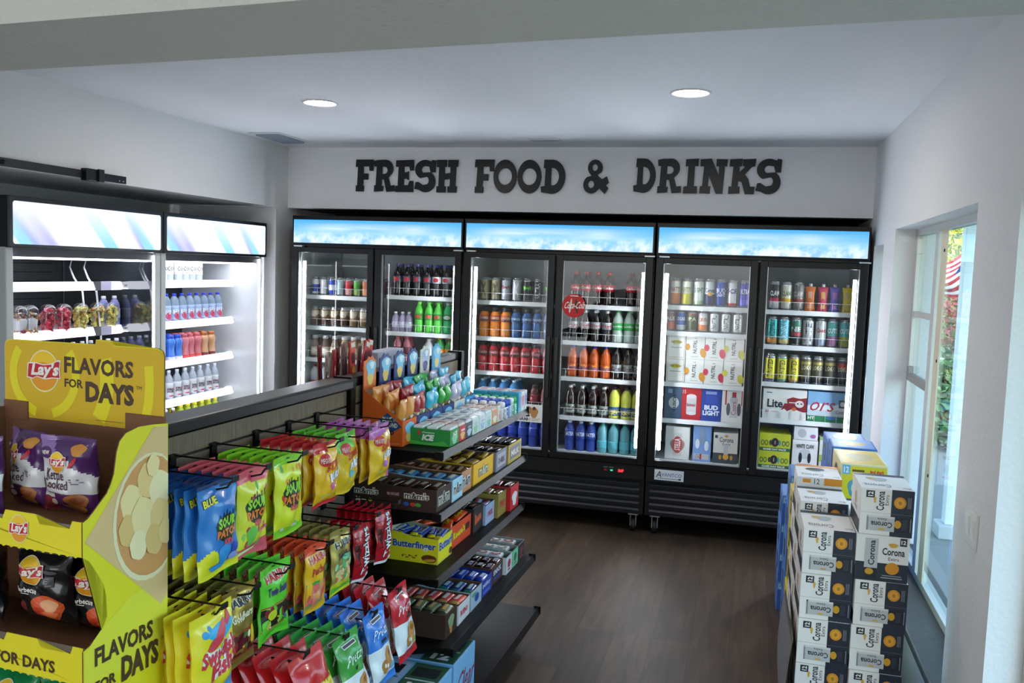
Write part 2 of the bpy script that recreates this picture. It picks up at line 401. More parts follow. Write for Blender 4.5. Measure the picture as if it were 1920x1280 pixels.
# ---- black wall letters
def A(cx, cy, rx, ry, a0, a1, n=10):
    return [(cx+rx*math.cos(math.radians(a0+(a1-a0)*i/n)), cy+ry*math.sin(math.radians(a0+(a1-a0)*i/n))) for i in range(n+1)]
GLY = {
 'F': [[(.03,1),(1,1),(.98,.66),(.8,.66),(.78,.8),(.42,.8),(.42,.56),(.7,.56),(.69,.38),(.41,.38),(.4,.17),(.46,.17),(.44,0),(.02,0),(.03,.18),(.1,.18),(.14,.78),(0,.78)]],
 'R': [[(.0,.96)]+[(.2,.99)]+A(.55,.73,.36,.27,100,-55,10)+[(.68,.45),(.8,.18),(.98,.2),(1.0,.02),(.62,0),(.5,.38),(.36,.4),(.36,.17),(.44,.17),(.42,.02),(.02,0),(.03,.19),(.1,.19),(.14,.8),(.02,.8)],
       [(.38,.8)]+A(.5,.67,.17,.12,90,-90,8)+[(.38,.55)]],
 'E': [[(.03,.98),(.97,1),(.98,.68),(.8,.67),(.76,.8),(.45,.8),(.45,.6),(.6,.6),(.7,.64),(.7,.38),(.6,.42),(.44,.42),(.44,.2),(.7,.2),(.78,.34),(.95,.34),(.97,0),(.0,0),(.01,.18),(.14,.18),(.17,.79),(.02,.79)]],
 'S': [A(.5,.7,.48,.3,62,240,14)+A(.56,.36,.14,.13,80,-90,7)+[(.4,.21),(.17,.31),(.06,.3),(0,.1)]+A(.52,.33,.47,.33,232,420,14)+A(.5,.7,.19,.12,240,90,8)+[(.7,.8),(.78,.62),(.98,.63),(1,.98),(.84,1),(.82,.95)]],
 'H': [[(.0,1),(.46,1),(.45,.8),(.36,.79),(.36,.57),(.66,.6),(.66,.79),(.54,.79),(.55,1),(1,1),(.98,.8),(.9,.79),(.88,.19),(.95,.19),(.93,0),(.53,0),(.54,.18),(.64,.18),(.65,.42),(.35,.4),(.34,.18),(.43,.18),(.42,0),(.01,0),(.02,.18),(.1,.18),(.12,.79),(.01,.79)]],
 'O': [A(.5,.5,.5,.5,0,360,26)[:-1], A(.5,.5,.32,.26,0,360,22)[:-1]],
 'D': [[(.12,1),(.3,1)]+A(.46,.5,.54,.5,85,-95,16)+[(.02,.04),(.0,.2),(.16,.22),(.18,.76),(.1,.76)], [(.4,.78)]+A(.46,.5,.3,.27,80,-80,10)+[(.4,.24)]],
 'I': [[(.14,.98),(1,1),(.98,.8),(.74,.8),(.72,.2),(.95,.2),(.97,.0),(0,0),(.04,.18),(.28,.2),(.32,.8),(.12,.79)]],
 'N': [[(.0,.98),(.4,1),(.7,.5),(.7,.8),(.6,.79),(.6,.99),(1,.98),(.98,.79),(.9,.79),(.86,0),(.62,0),(.32,.54),(.3,.2),(.4,.2),(.38,.0),(.0,.01),(.02,.2),(.1,.2),(.14,.79),(.0,.79)]],
 'K': [[(.02,.98),(.48,1),(.46,.8),(.38,.79),(.38,.6),(.62,.79),(.52,.8),(.52,.98),(1,1),(.98,.8),(.86,.78),(.6,.56),(.74,.42),(.82,.2),(1,.2),(.98,0),(.64,0),(.5,.34),(.36,.38),(.34,.2),(.42,.2),(.42,.02),(0,.0),(.01,.2),(.12,.2),(.16,.79),(.01,.79)]],
 '&': [A(.44,.76,.28,.24,-30,215,14)+[(.32,.52)]+A(.3,.26,.3,.26,120,310,12)+[(.62,.16),(.84,.0),(.97,.16),(.86,.25),(.98,.32),(.9,.5),(.72,.42),(.58,.5),(.52,.56)], A(.43,.77,.12,.11,0,360,14)[:-1], A(.3,.27,.13,.12,60,420,12)[:-1]],
}
def glyph(ch, x, z, w, h, label, idx):
    cu = bpy.data.curves.new('g', 'CURVE'); cu.dimensions = '2D'; cu.fill_mode = 'BOTH'; cu.extrude = .008; cu.bevel_depth = .0015
    for pts in GLY[ch]:
        sp = cu.splines.new('POLY'); sp.points.add(len(pts)-1); sp.use_cyclic_u = True
        for p, q in zip(sp.points, pts): p.co = (q[0]*w, q[1]*h, 0, 1)
    ob = bpy.data.objects.new('g', cu); COL.objects.link(ob); me = bpy.data.meshes.new_from_object(ob); bpy.data.objects.remove(ob)
    me.materials.clear(); me.materials.append(P('#0a0b0e', .35, name='black_acrylic', spec=.35))
    o = link('wall_letter', me); o.location = (x, SY-.011, z); o.rotation_euler = (PI/2, 0, 0)
    tag(o, label, 'sign letter', 'black letters on the wall above the coolers')
def lx(px):                                  # where a point of the lettering falls along the back wall
    return -2.963+(px-669)*(-2.137+2.963)/(861-669) if px < 870 else (-2.008+(px-892)*(.683)/(1062-892) if px < 1070 else (-1.192+(px-1096)*.188/49 if px < 1150 else -.834+(px-1190)*(.999)/(1467-1190)))
words = [('FRESH', [(669,703),(704,744),(745,780),(781,820),(821.5,861)], 'fresh', 2.375, 2.612), ('FOOD', [(892,929),(928,972),(973.5,1018),(1017.5,1062)], 'food', 2.375, 2.615),
         ('&', [(1096,1145)], 'and', 2.38, 2.617), ('DRINKS', [(1190,1233),(1236,1283),(1286,1314),(1317,1368),(1371,1420),(1421,1467)], 'drinks', 2.39, 2.625)]
for w_, xs, nm, z0, z1 in words:
    for i, (ch, (a, c)) in enumerate(zip(w_, xs)):
        lab = 'black ampersand sign between two words on the wall' if ch == '&' else 'black letter %s, %s letter of the word %s on the wall' % (ch, ORD[i], nm)
        glyph(ch, lx(a)+.002, z0, lx(c)-lx(a)-.004, z1-z0, lab, i)

# ================================================================ outside the windows
PX1 = 1.515
M_POST = P('#eef3f5', .5, name='white_painted_post')
M_WHITE = P('#c9ced0', .5, name='white_painted_wood')
b = MB(); b.box((.99, -4, -.12), (3.6, 14, -.02), P('#8f8d88', .7)); struct('porch_floor', b)
b = MB(); b.box((1.0, -30, -.6), (90, 160, -.4), NOISY('#4c563c', '#6d6f55', 3, .9)); struct('ground', b)
b = MB(); b.box((1.0, -1, 2.45), (1.75, 7.6, 2.55), M_WHITE); struct('porch_ceiling', b)
for i, (x, y, lab) in enumerate(((3.25, 7.1, 'white square porch post outside beside the railing'), (PX1, 7.0, 'white square porch post outside close to the window'))):
    r = empty('porch_post', (x, y, -.02)); tag(r, lab, 'porch post', 'porch posts')
    f = MB(); f.rbox((-.055, -.055, .1), (.055, .055, 2.5), M_POST, .006); part(r, 'shaft', f)
    f = MB(); f.rbox((-.1, -.1, 0), (.1, .1, .1), M_WHITE, .006); part(r, 'foot', f)
r = empty('porch_railing', (1.2, 12.0, -.02), -PI/2); tag(r, 'white wooden railing with slim balusters outside the window', 'railing')
f = MB(); f.rbox((-.03, 0, .85), (.03, 6, .92), M_WHITE); part(r, 'top_rail', f)
f = MB(); f.rbox((-.02, 0, .1), (.02, 6, .16), M_WHITE); part(r, 'bottom_rail', f)
for k in range(40):
    f = MB() if k == 0 else f
    if k == 0: f.box((-.015, -.015, .1), (.015, .015, .86), M_WHITE); bme = f.mesh('baluster')
    o = link('baluster', bme, r); o.location = (0, .1+k*.15, 0)
# flag on a slanted pole
r = empty('hanging_flag', (2.20, 9.9, 1.80)); tag(r, 'red and white striped flag with a blue corner flying outside the window', 'flag')
f = MB(); f.tube([(0, .5, -1.0), (0, -.75, .62)], .012, P('#d8d8d8', .4, .5)); part(r, 'flagpole', f)
f = MB(); NU, NV = 16, 13
def fs_(i, j):
    u = i/NU; v = j/NV; return Vector((-.55*u+.05*math.sin(v*6+u*3), -.65+u*1.05+.04*math.sin(u*9), .5-u*.35-v*.42+.05*math.sin(u*8+v*2)))
vs = [fs_(i, j) for j in range(NV+1) for i in range(NU+1)]
fs = [(j*(NU+1)+i, j*(NU+1)+i+1, (j+1)*(NU+1)+i+1, (j+1)*(NU+1)+i) for j in range(NV) for i in range(NU)]
ms = [P('#26346e', .7) if (i < 6 and j < 7) else (P('#b4303c', .7) if j % 2 == 0 else P('#f0eeee', .7)) for j in range(NV) for i in range(NU)]
f.add(vs, fs, ms, True); part(r, 'flag_cloth', f)
# trees beyond the railing: trunk + leafy crown of many small leaves
def tree(x, y, h, rad, cols, label, n=1500, seed=1, cr=.42):
    rnd = random.Random(seed)
    r = empty('garden_tree', (x, y, -.4)); tag(r, label, 'tree', 'trees outside the windows')
    f = MB(); f.tube([(0, 0, 0), (.05, .1, h*.4), (-.05, .05, h*.8)], [.14, .1, .04], P('#6a5a4a', .9), 8)
    for k in range(7):
        a = rnd.random()*6.28; z = h*(.35+.06*k); f.tube([(0, 0, z), (math.cos(a)*rad*.6, math.sin(a)*rad*.6, z+rad*.5)], [.04, .012], P('#6a5a4a', .9), 5)
    part(r, 'trunk', f)
    f = MB()
    for k in range(n):
        while True:
            p = Vector((rnd.uniform(-1, 1), rnd.uniform(-1, 1), rnd.uniform(-1, 1)))
            if p.length < 1 and noise.noise(p*2.5+Vector((seed*7, 0, 0))) > -.3: break
        p = Vector((p.x*rad, p.y*rad, h*.62+p.z*h*cr)); a = Vector((rnd.uniform(-1, 1), rnd.uniform(-1, 1), rnd.uniform(-1, 1))).normalized(); c = a.orthogonal().normalized()
        s = rnd.uniform(.035, .075); d = a.cross(c)
        f.add([p-c*s*.5, p+d*s, p+c*s*.5, p-d*s], [(0, 1, 2, 3)], P(rnd.choice(cols), .7))
    part(r, 'foliage', f)
tree(3.7, 14.0, 5.0, 1.7, ['#e4d24a', '#d8bf3c', '#8a9a48', '#efe07a'], 'yellow leaved tree outside, seen above the flag', 6000, 3, .2)
tree(4.5, 17.5, 2.6, 1.5, ['#b4525a', '#c8707a', '#7a8a56', '#8f9a6a'], 'red blossomed tree outside, seen below the flag', 6500, 5, .3)
tree(5.3, 21.5, 4.4, 2.6, ['#7f9460', '#9aa878', '#5f7848', '#b8b690'], 'pale green tree outside, behind the red blossomed one', 9000, 8)
tree(2.35, 10.7, 1.5, .45, ['#587c4e', '#6f9560', '#3f6440'], 'low dark green bush outside beside the railing', 2200, 11)
tree(6.9, 34.0, 6.5, 3.6, ['#6f8458', '#8c9a70', '#556b46'], 'far dark green tree outside at the end of the porch', 9000, 14)
# ================================================================ glass-door coolers on the back wall
FX0, FW, FY = -3.384, 1.375, 6.156
def sky_sign():
    m, nt, out = newmat('cloud_sign'); L = nt.links.new
    t = nt.nodes.new('ShaderNodeTexCoord'); sx = nt.nodes.new('ShaderNodeSeparateXYZ'); L(t.outputs['Object'], sx.inputs[0])
    n = nt.nodes.new('ShaderNodeTexNoise'); n.inputs['Scale'].default_value = 14; n.inputs['Detail'].default_value = 6; n.inputs['Roughness'].default_value = .6
    L(t.outputs['Object'], n.inputs['Vector'])
    mp = nt.nodes.new('ShaderNodeMapping'); mp.inputs['Scale'].default_value = (1.2, 1, 10); mp.inputs['Rotation'].default_value = (0, .03, 0)
    n2 = nt.nodes.new('ShaderNodeTexNoise'); n2.inputs['Scale'].default_value = 1.5; n2.inputs['Detail'].default_value = 2
    L(t.outputs['Object'], mp.inputs[0]); L(mp.outputs[0], n2.inputs['Vector'])
    # height 0..1 on the panel (z 0..0.173)
    h = nt.nodes.new('ShaderNodeMath'); h.operation = 'DIVIDE'; h.inputs[1].default_value = .173; L(sx.outputs['Z'], h.inputs[0])
    r = nt.nodes.new('ShaderNodeValToRGB'); e = r.color_ramp.elements; e[0].position = 0; e[0].color = lin('#9ccdf2'); e[1].position = 1; e[1].color = lin('#52b0ee')
    q = e.new(.45); q.color = lin('#8fd0f7'); L(h.outputs[0], r.inputs[0])
    # puffy clouds low down
    lo = nt.nodes.new('ShaderNodeMapRange'); lo.inputs['From Min'].default_value = .62; lo.inputs['From Max'].default_value = .2; L(h.outputs[0], lo.inputs[0])
    cr = nt.nodes.new('ShaderNodeValToRGB'); cr.color_ramp.elements[0].position = .38; cr.color_ramp.elements[1].position = .6; L(n.outputs['Fac'], cr.inputs[0])
    a = nt.nodes.new('ShaderNodeMath'); a.operation = 'MULTIPLY'; L(lo.outputs[0], a.inputs[0]); L(cr.outputs[0], a.inputs[1])
    # soft streak in the middle
    st = nt.nodes.new('ShaderNodeValToRGB'); el = st.color_ramp.elements; el[0].position = .35; el[0].color = (0,0,0,1); el[1].position = .9; el[1].color = (0,0,0,1); k = el.new(.62); k.color = (1,1,1,1); L(h.outputs[0], st.inputs[0])
    c2 = nt.nodes.new('ShaderNodeValToRGB'); c2.color_ramp.elements[0].position = .3; c2.color_ramp.elements[1].position = .65; L(n2.outputs['Fac'], c2.inputs[0])
    # streak fades towards both ends
    ab = nt.nodes.new('ShaderNodeMath'); ab.operation = 'ABSOLUTE'; L(sx.outputs['X'], ab.inputs[0])
    en = nt.nodes.new('ShaderNodeMapRange'); en.inputs['From Min'].default_value = .66; en.inputs['From Max'].default_value = .3; L(ab.outputs[0], en.inputs[0])
    s1 = nt.nodes.new('ShaderNodeMath'); s1.operation = 'MULTIPLY'; L(st.outputs[0], s1.inputs[0]); L(c2.outputs[0], s1.inputs[1])
    s2 = nt.nodes.new('ShaderNodeMath'); s2.operation = 'MULTIPLY'; L(s1.outputs[0], s2.inputs[0]); L(en.outputs[0], s2.inputs[1])
    ad = nt.nodes.new('ShaderNodeMath'); ad.operation = 'MAXIMUM'; L(a.outputs[0], ad.inputs[0]); L(s2.outputs[0], ad.inputs[1])
    mx = nt.nodes.new('ShaderNodeMix'); mx.data_type = 'RGBA'; mx.inputs[7].default_value = lin('#eafaff'); L(ad.outputs[0], mx.inputs[0]); L(r.outputs[0], mx.inputs[6])
    em = nt.nodes.new('ShaderNodeEmission'); em.inputs[1].default_value = SIGN_E; L(mx.outputs[2], em.inputs[0]); L(em.outputs[0], out.inputs[0])
    return m
SIGN_E = .58
M_SKY = sky_sign()
M_LED = EMIT('#f1f4ff', 100)
M_DGLASS = GLASS('#f4f8f8', .035, 'door_glass')
M_IN = P('#cfd5d8', .5, name='cooler_liner')
M_WIRE = P('#e9ecee', .4, name='white_wire')
M_ALUS = P('#c3c8cc', .3, .7, name='aluminium')
Z_T, Z_SB, Z_ST, Z_G0, Z_G1, Z_B = 2.17, 1.967, 2.14, .54, 1.894, .137
DOORX = ((.06, .633), (.742, 1.315))
def fridge(i, label, shelves):
    x0 = FX0+i*FW; r = empty('glass_door_cooler', (x0+FW/2, FY, 0)); tag(r, label, 'drinks cooler', 'glass door drinks coolers along the back wall')
    w = FW/2-.006; D = .80
    f = MB()
    f.box((-w, .02, Z_B), (-w+.03, D, Z_T-.02), M_BLACK); f.box((w-.03, .02, Z_B), (w, D, Z_T-.02), M_BLACK)
    f.box((-w, D-.03, Z_B), (w, D, Z_T-.02), M_BLACK); f.box((-w, .02, Z_SB-.03), (w, D, Z_T-.02), M_BLACK); f.box((-w, .0, Z_B), (w, D, Z_G0-.03), M_BLACK)
    f.box((-w, .0, Z_G1+.045), (w, .03, Z_SB-.006), M_BLACKG)
    # pale liner
    f.box((-w+.031, .05, Z_G0-.029), (-w+.036, D-.031, Z_SB-.035), M_IN); f.box((w-.036, .05, Z_G0-.029), (w-.031, D-.031, Z_SB-.035), M_IN)
    f.box((-w+.036, D-.036, Z_G0-.029), (w-.036, D-.031, Z_SB-.035), M_IN); f.box((-w+.036, .05, Z_G0-.029), (w-.036, D-.036, Z_G0-.02), M_IN)
    f.box((-w+.036, .05, Z_SB-.04), (w-.036, D-.036, Z_SB-.032), M_IN)
    f.box((-.02, .06, Z_G0-.02), (.02, .11, Z_SB-.04), M_BLACK)
    part(r, 'cabinet', f)
    f = MB(); f.rbox((-w, -.03, Z_SB-.012), (w, .02, Z_T), M_BLACKG, .004); part(r, 'sign_box', f)
    f = MB(); o = link('light_panel', None, r) if False else None
    f.box((-w+.014, -.034, 0), (w-.014, -.0305, Z_ST-Z_SB), M_SKY, 'ufrldb'); o = part(r, 'light_panel', f, 'backlit panel printed with blue sky and white clouds'); o.location = (0, 0, Z_SB)
    for k, (a, c) in enumerate(DOORX):
        a -= FW/2; c -= FW/2; e0, e1 = (a-.05, c+.048) if k == 0 else (a-.048, c+.05)
        f = MB(); q = .048
        f.rbox((e0, -.045, Z_G0-.045), (a, -.002, Z_G1+.04), M_BLACKG, .003); f.rbox((c, -.045, Z_G0-.045), (e1, -.002, Z_G1+.04), M_BLACKG, .003)
        f.rbox((a, -.045, Z_G1), (c, -.002, Z_G1+.04), M_BLACKG, .003); f.rbox((a, -.045, Z_G0-.045), (c, -.002, Z_G0), M_BLACKG, .003)
        for (p0, p1) in (((a, -.03, Z_G0), (a+.005, -.012, Z_G1)), ((c-.005, -.03, Z_G0), (c, -.012, Z_G1)), ((a, -.03, Z_G0), (c, -.012, Z_G0+.006))): f.box(p0, p1, M_ALUS)
        d = part(r, 'door', f)
        f = MB(); f.poly([(a+.002, -.021, Z_G0), (c-.002, -.021, Z_G0), (c-.002, -.021, Z_G1), (a+.002, -.021, Z_G1)], M_DGLASS); link('door_glass', f.mesh('door_glass'), d)
        f = MB(); hx = c+.026 if k == 0 else a-.026
        f.rbox((hx-.012, -.062, .92), (hx+.012, -.045, 1.36), P('#050506', .3), .004); link('door_handle', f.mesh('door_handle'), d)
        hg = MB(); hx2 = e0+.02 if k == 0 else e1-.06; hg.rbox((hx2, -.05, Z_G1+.041), (hx2+.07, -.01, Z_G1+.052), M_ALUS, .002); link('hinge', hg.mesh('hinge'), d)
        # inside: led strip, shelves
        lx0 = a+.02 if k == 0 else c-.02
        f = MB()
        f.box((lx0-.012, .03, .60), (lx0+.012, .045, 1.83), M_WIRE)
        part(r, 'light_rail', f)
        f = MB()
        for z in [.60+j*.0205 for j in range(60)]: f.box((lx0-.0055, .020, z), (lx0+.0055, .0295, z+.0125), M_LED)
        part(r, 'light_strip', f, 'glowing white light strip inside the door')
        for z in shelves[k]:
            f = MB(); f.box((a-.02, .125, z-.03), (c+.02, .133, z+.002), M_WIRE)
            f.box((a-.02, .133, z-.006), (c+.02, .70, z-.001), P('#b9bfc3', .5))
            part(r, 'shelf', f)
            if WIREFRONT.get((i, k)):
                g = MB(); x = a-.02
                g.box((a-.02, .126, z+.055), (c+.02, .129, z+.058), M_WIRE)
                for j in range(8): g.box((x+.07*j+.03, .126, z), (x+.07*j+.032, .129, z+.055), M_WIRE)
                part(r, 'wire_guard', g)
    # louvred kick panel
    f = MB()
    for j in range(5):
        z = .145+j*.047; f.add([(-w+.03, -.008, z), (w-.03, -.008, z), (w-.03, -.012, z+.022), (-w+.03, -.012, z+.022), (w-.03, 0, z+.036), (-w+.03, 0, z+.036)], [(0, 1, 2, 3), (3, 2, 4, 5)], P('#2a2c30', .35, .3))
        f.box((-w+.03, -.004, z+.036), (w-.03, -.001, z+.047), P('#030303', .8))
    part(r, 'louvre_panel', f)
    # front fascia below the doors
    f = MB(); f.rbox((-w, -.03, .385), (w, 0, Z_G0-.05), M_BLACK, .003); part(r, 'fascia', f)
    for x in (-w+.07, w-.07):
        for y in (.06, D-.1):
            f = MB(); f.tube([(x-.014, y, .05), (x+.014, y, .05)], .05, P('#1a1a1c', .6), 18); o = part(r, 'caster', f)
            f = MB(); f.box((x-.022, y-.02, .04), (x-.017, y+.03, .125), M_ALUS); f.box((x+.017, y-.02, .04), (x+.022, y+.03, .125), M_ALUS); f.box((x-.035, y-.035, .122), (x+.035, y+.045, .136), M_ALUS)
            link('caster_fork', f.mesh('caster_fork'), o)
    return r
WIREFRONT = {(1, 0): 1, (1, 1): 1, (2, 1): 1, (0, 1): 1, (0, 0): 1}
SH = [[[1.567, 1.327, 1.077, .82], [1.592, 1.317, 1.07, .81]], [[1.585, 1.318, 1.064, .80], [1.585, 1.322, 1.06, .775]], [[1.609, 1.428, 1.069, .81], [1.608, 1.37, 1.114, .863]]]
f1 = fridge(0, 'black double glass door drinks cooler in the corner by the white coolers', SH[0])
f2 = fridge(1, 'black double glass door drinks cooler with the round red sticker', SH[1])
f3 = fridge(2, 'black double glass door cooler of beer cans and cartons with the white badge', SH[2])
DECK = Z_G0-.02+.001
# control panel with red digits
f = MB(); S = flat((-.926, FY-.0305, .43), (1, 0, 0), (0, 0, 1), .15, .04)
f.rect(S, 0, 0, 1, 1, P('#0a0a0b', .4), .001); f.rect(S, .04, .1, .16, .4, EMIT('#7a1a18', .5), .002); f.rect(S, .33, .1, .45, .4, EMIT('#2bbf8c', .8), .002)
f.text(S, '36F', .70, .05, .95, .55, EMIT('#ff2028', 3), .002, bold=.03); f.rect(S, 0, .7, .2, .8, P('#8a8a8a', .4), .002); f.rect(S, .28, .7, .48, .8, P('#8a8a8a', .4), .002)
o = part(f2, 'control_display', f, 'small control panel with red lit digits'); o.location = Vector((0, 0, 0))-Vector(f2.location)
# maker badge
f = MB(); a = (-.568, .402); S = flat((a[0], FY-.032, a[1]), (1, 0, 0), (0, 0, 1), .20, .075)
f.rect(S, 0, 0, 1, 1, P('#e9edf0', .3), .0005); f.rect(S, .0, .0, 1, .03, P('#8aa0b0', .3), .001)
f.text(S, 'A', .05, .25, .24, .85, INK('#1d2b3c'), .002, bold=.0, shear=.2); f.text(S, 'VANTCO', .24, .38, .93, .7, INK('#2f6fb0'), .002)
f.rect(S, .12, .16, .85, .2, INK('#1d2b3c'), .002); f.ell(S, .87, .2, .05, .08, INK('#1d2b3c'), .0022)
o = part(f3, 'maker_badge', f, 'white badge with a blue maker name'); o.location = -Vector(f3.location)
# round sticker on the middle cooler
r = empty('round_sticker', (-1.181, FY-.047, 1.582)); tag(r, 'round red sticker with white script and two bottles on the cooler glass', 'sticker')
f = MB(); S = lambda u, v, n: Vector((-.082+.164*u, -n, -.082+.164*v)); W_ = INK('#f4f2ee')
f.ell(S, .5, .5, .5, .5, INK('#c4161c'), .0002, 40); f.ell(S, .36, .5, .05, .32, P('#d8cfc6', .4), .0008, 14, rot=-.12); f.ell(S, .62, .48, .055, .33, P('#26331f', .4), .0008, 14, rot=.1)
f.text(S, 'Coca-Cola', .06, .36, .94, .66, W_, .0016, bold=.01, shear=.12, rise=.1); f.rect(S, .32, .9, .68, .93, W_, .0014)
part(r, 'print', f)
r = empty('shelf_card', (-1.47, FY-.062, .74)); tag(r, 'white square card with a brown bear cartoon hanging on the middle cooler', 'sign card')
f = MB(); f.box((-.09, 0, 0), (.095, .003, .127), P('#f1efec', .5)); S = flat((-.09, 0, 0), (1, 0, 0), (0, 0, 1), .185, .127)
f.ell(S, .45, .68, .14, .22, INK('#b97a3e'), .0006, wob=.1); f.ell(S, .68, .55, .16, .3, INK('#c58a4c'), .0008, wob=.12); f.ell(S, .42, .6, .07, .2, INK('#f5f5f5'), .0012); f.ell(S, .68, .78, .07, .1, INK('#5b3a1e'), .0012)
f.ell(S, .42, .38, .1, .08, INK('#2a2a2a'), .001); f.text(S, 'GRAB', .08, .08, .46, .24, INK('#2a2a2a'), .0014, bold=.03); f.text(S, '& GOAT', .48, .08, .92, .24, INK('#c9a98a'), .0014, bold=.02)
part(r, 'print', f)

# ================================================================ white open merchandisers in the left alcove
def streak_sign():
    m, nt, out = newmat('streak_sign'); L = nt.links.new
    t = nt.nodes.new('ShaderNodeTexCoord')
    def band(rot, off, lo, hi, scale):
        mp = nt.nodes.new('ShaderNodeMapping'); mp.inputs['Rotation'].default_value = (rot, 0, 0); mp.inputs['Location'].default_value = (0, off, 0)
        w = nt.nodes.new('ShaderNodeTexNoise'); w.inputs['Scale'].default_value = scale; w.inputs['Detail'].default_value = 1
        mq = nt.nodes.new('ShaderNodeMapping'); mq.inputs['Scale'].default_value = (0, 1, .0)
        c = nt.nodes.new('ShaderNodeValToRGB'); c.color_ramp.elements[0].position = lo; c.color_ramp.elements[1].position = hi
        L(t.outputs['Object'], mp.inputs[0]); L(mp.outputs[0], mq.inputs[0]); L(mq.outputs[0], w.inputs['Vector']); L(w.outputs['Fac'], c.inputs[0])
        return c.outputs[0]
    s1 = band(-.75, .3, .53, .6, 3.6); s2 = band(-.75, 1.7, .52, .58, 7)
    sx = nt.nodes.new('ShaderNodeSeparateXYZ'); L(t.outputs['Object'], sx.inputs[0])
    lo = nt.nodes.new('ShaderNodeMapRange'); lo.inputs['From Min'].default_value = .24; lo.inputs['From Max'].default_value = .02; L(sx.outputs['Z'], lo.inputs[0])
    a = nt.nodes.new('ShaderNodeMath'); a.operation = 'MULTIPLY'; L(s1, a.inputs[0]); L(lo.outputs[0], a.inputs[1])
    a2 = nt.nodes.new('ShaderNodeMath'); a2.operation = 'MULTIPLY'; L(s2, a2.inputs[0]); L(lo.outputs[0], a2.inputs[1])
    mx = nt.nodes.new('ShaderNodeMix'); mx.data_type = 'RGBA'; mx.inputs[6].default_value = lin('#f4fbff'); mx.inputs[7].default_value = lin('#9084e4'); L(a.outputs[0], mx.inputs[0])
    mx2 = nt.nodes.new('ShaderNodeMix'); mx2.data_type = 'RGBA'; mx2.inputs[7].default_value = lin('#9edcec'); L(a2.outputs[0], mx2.inputs[0]); L(mx.outputs[2], mx2.inputs[6])
    em = nt.nodes.new('ShaderNodeEmission'); em.inputs[1].default_value = .62; L(mx2.outputs[2], em.inputs[0]); L(em.outputs[0], out.inputs[0])
    return m
M_STREAK = streak_sign()
M_CW = P('#c6cacd', .4, name='white_steel')
M_CDK = P('#33353d', .5, name='charcoal_steel')
M_SHW = P('#f2f3f5', .45, name='white_shelf')
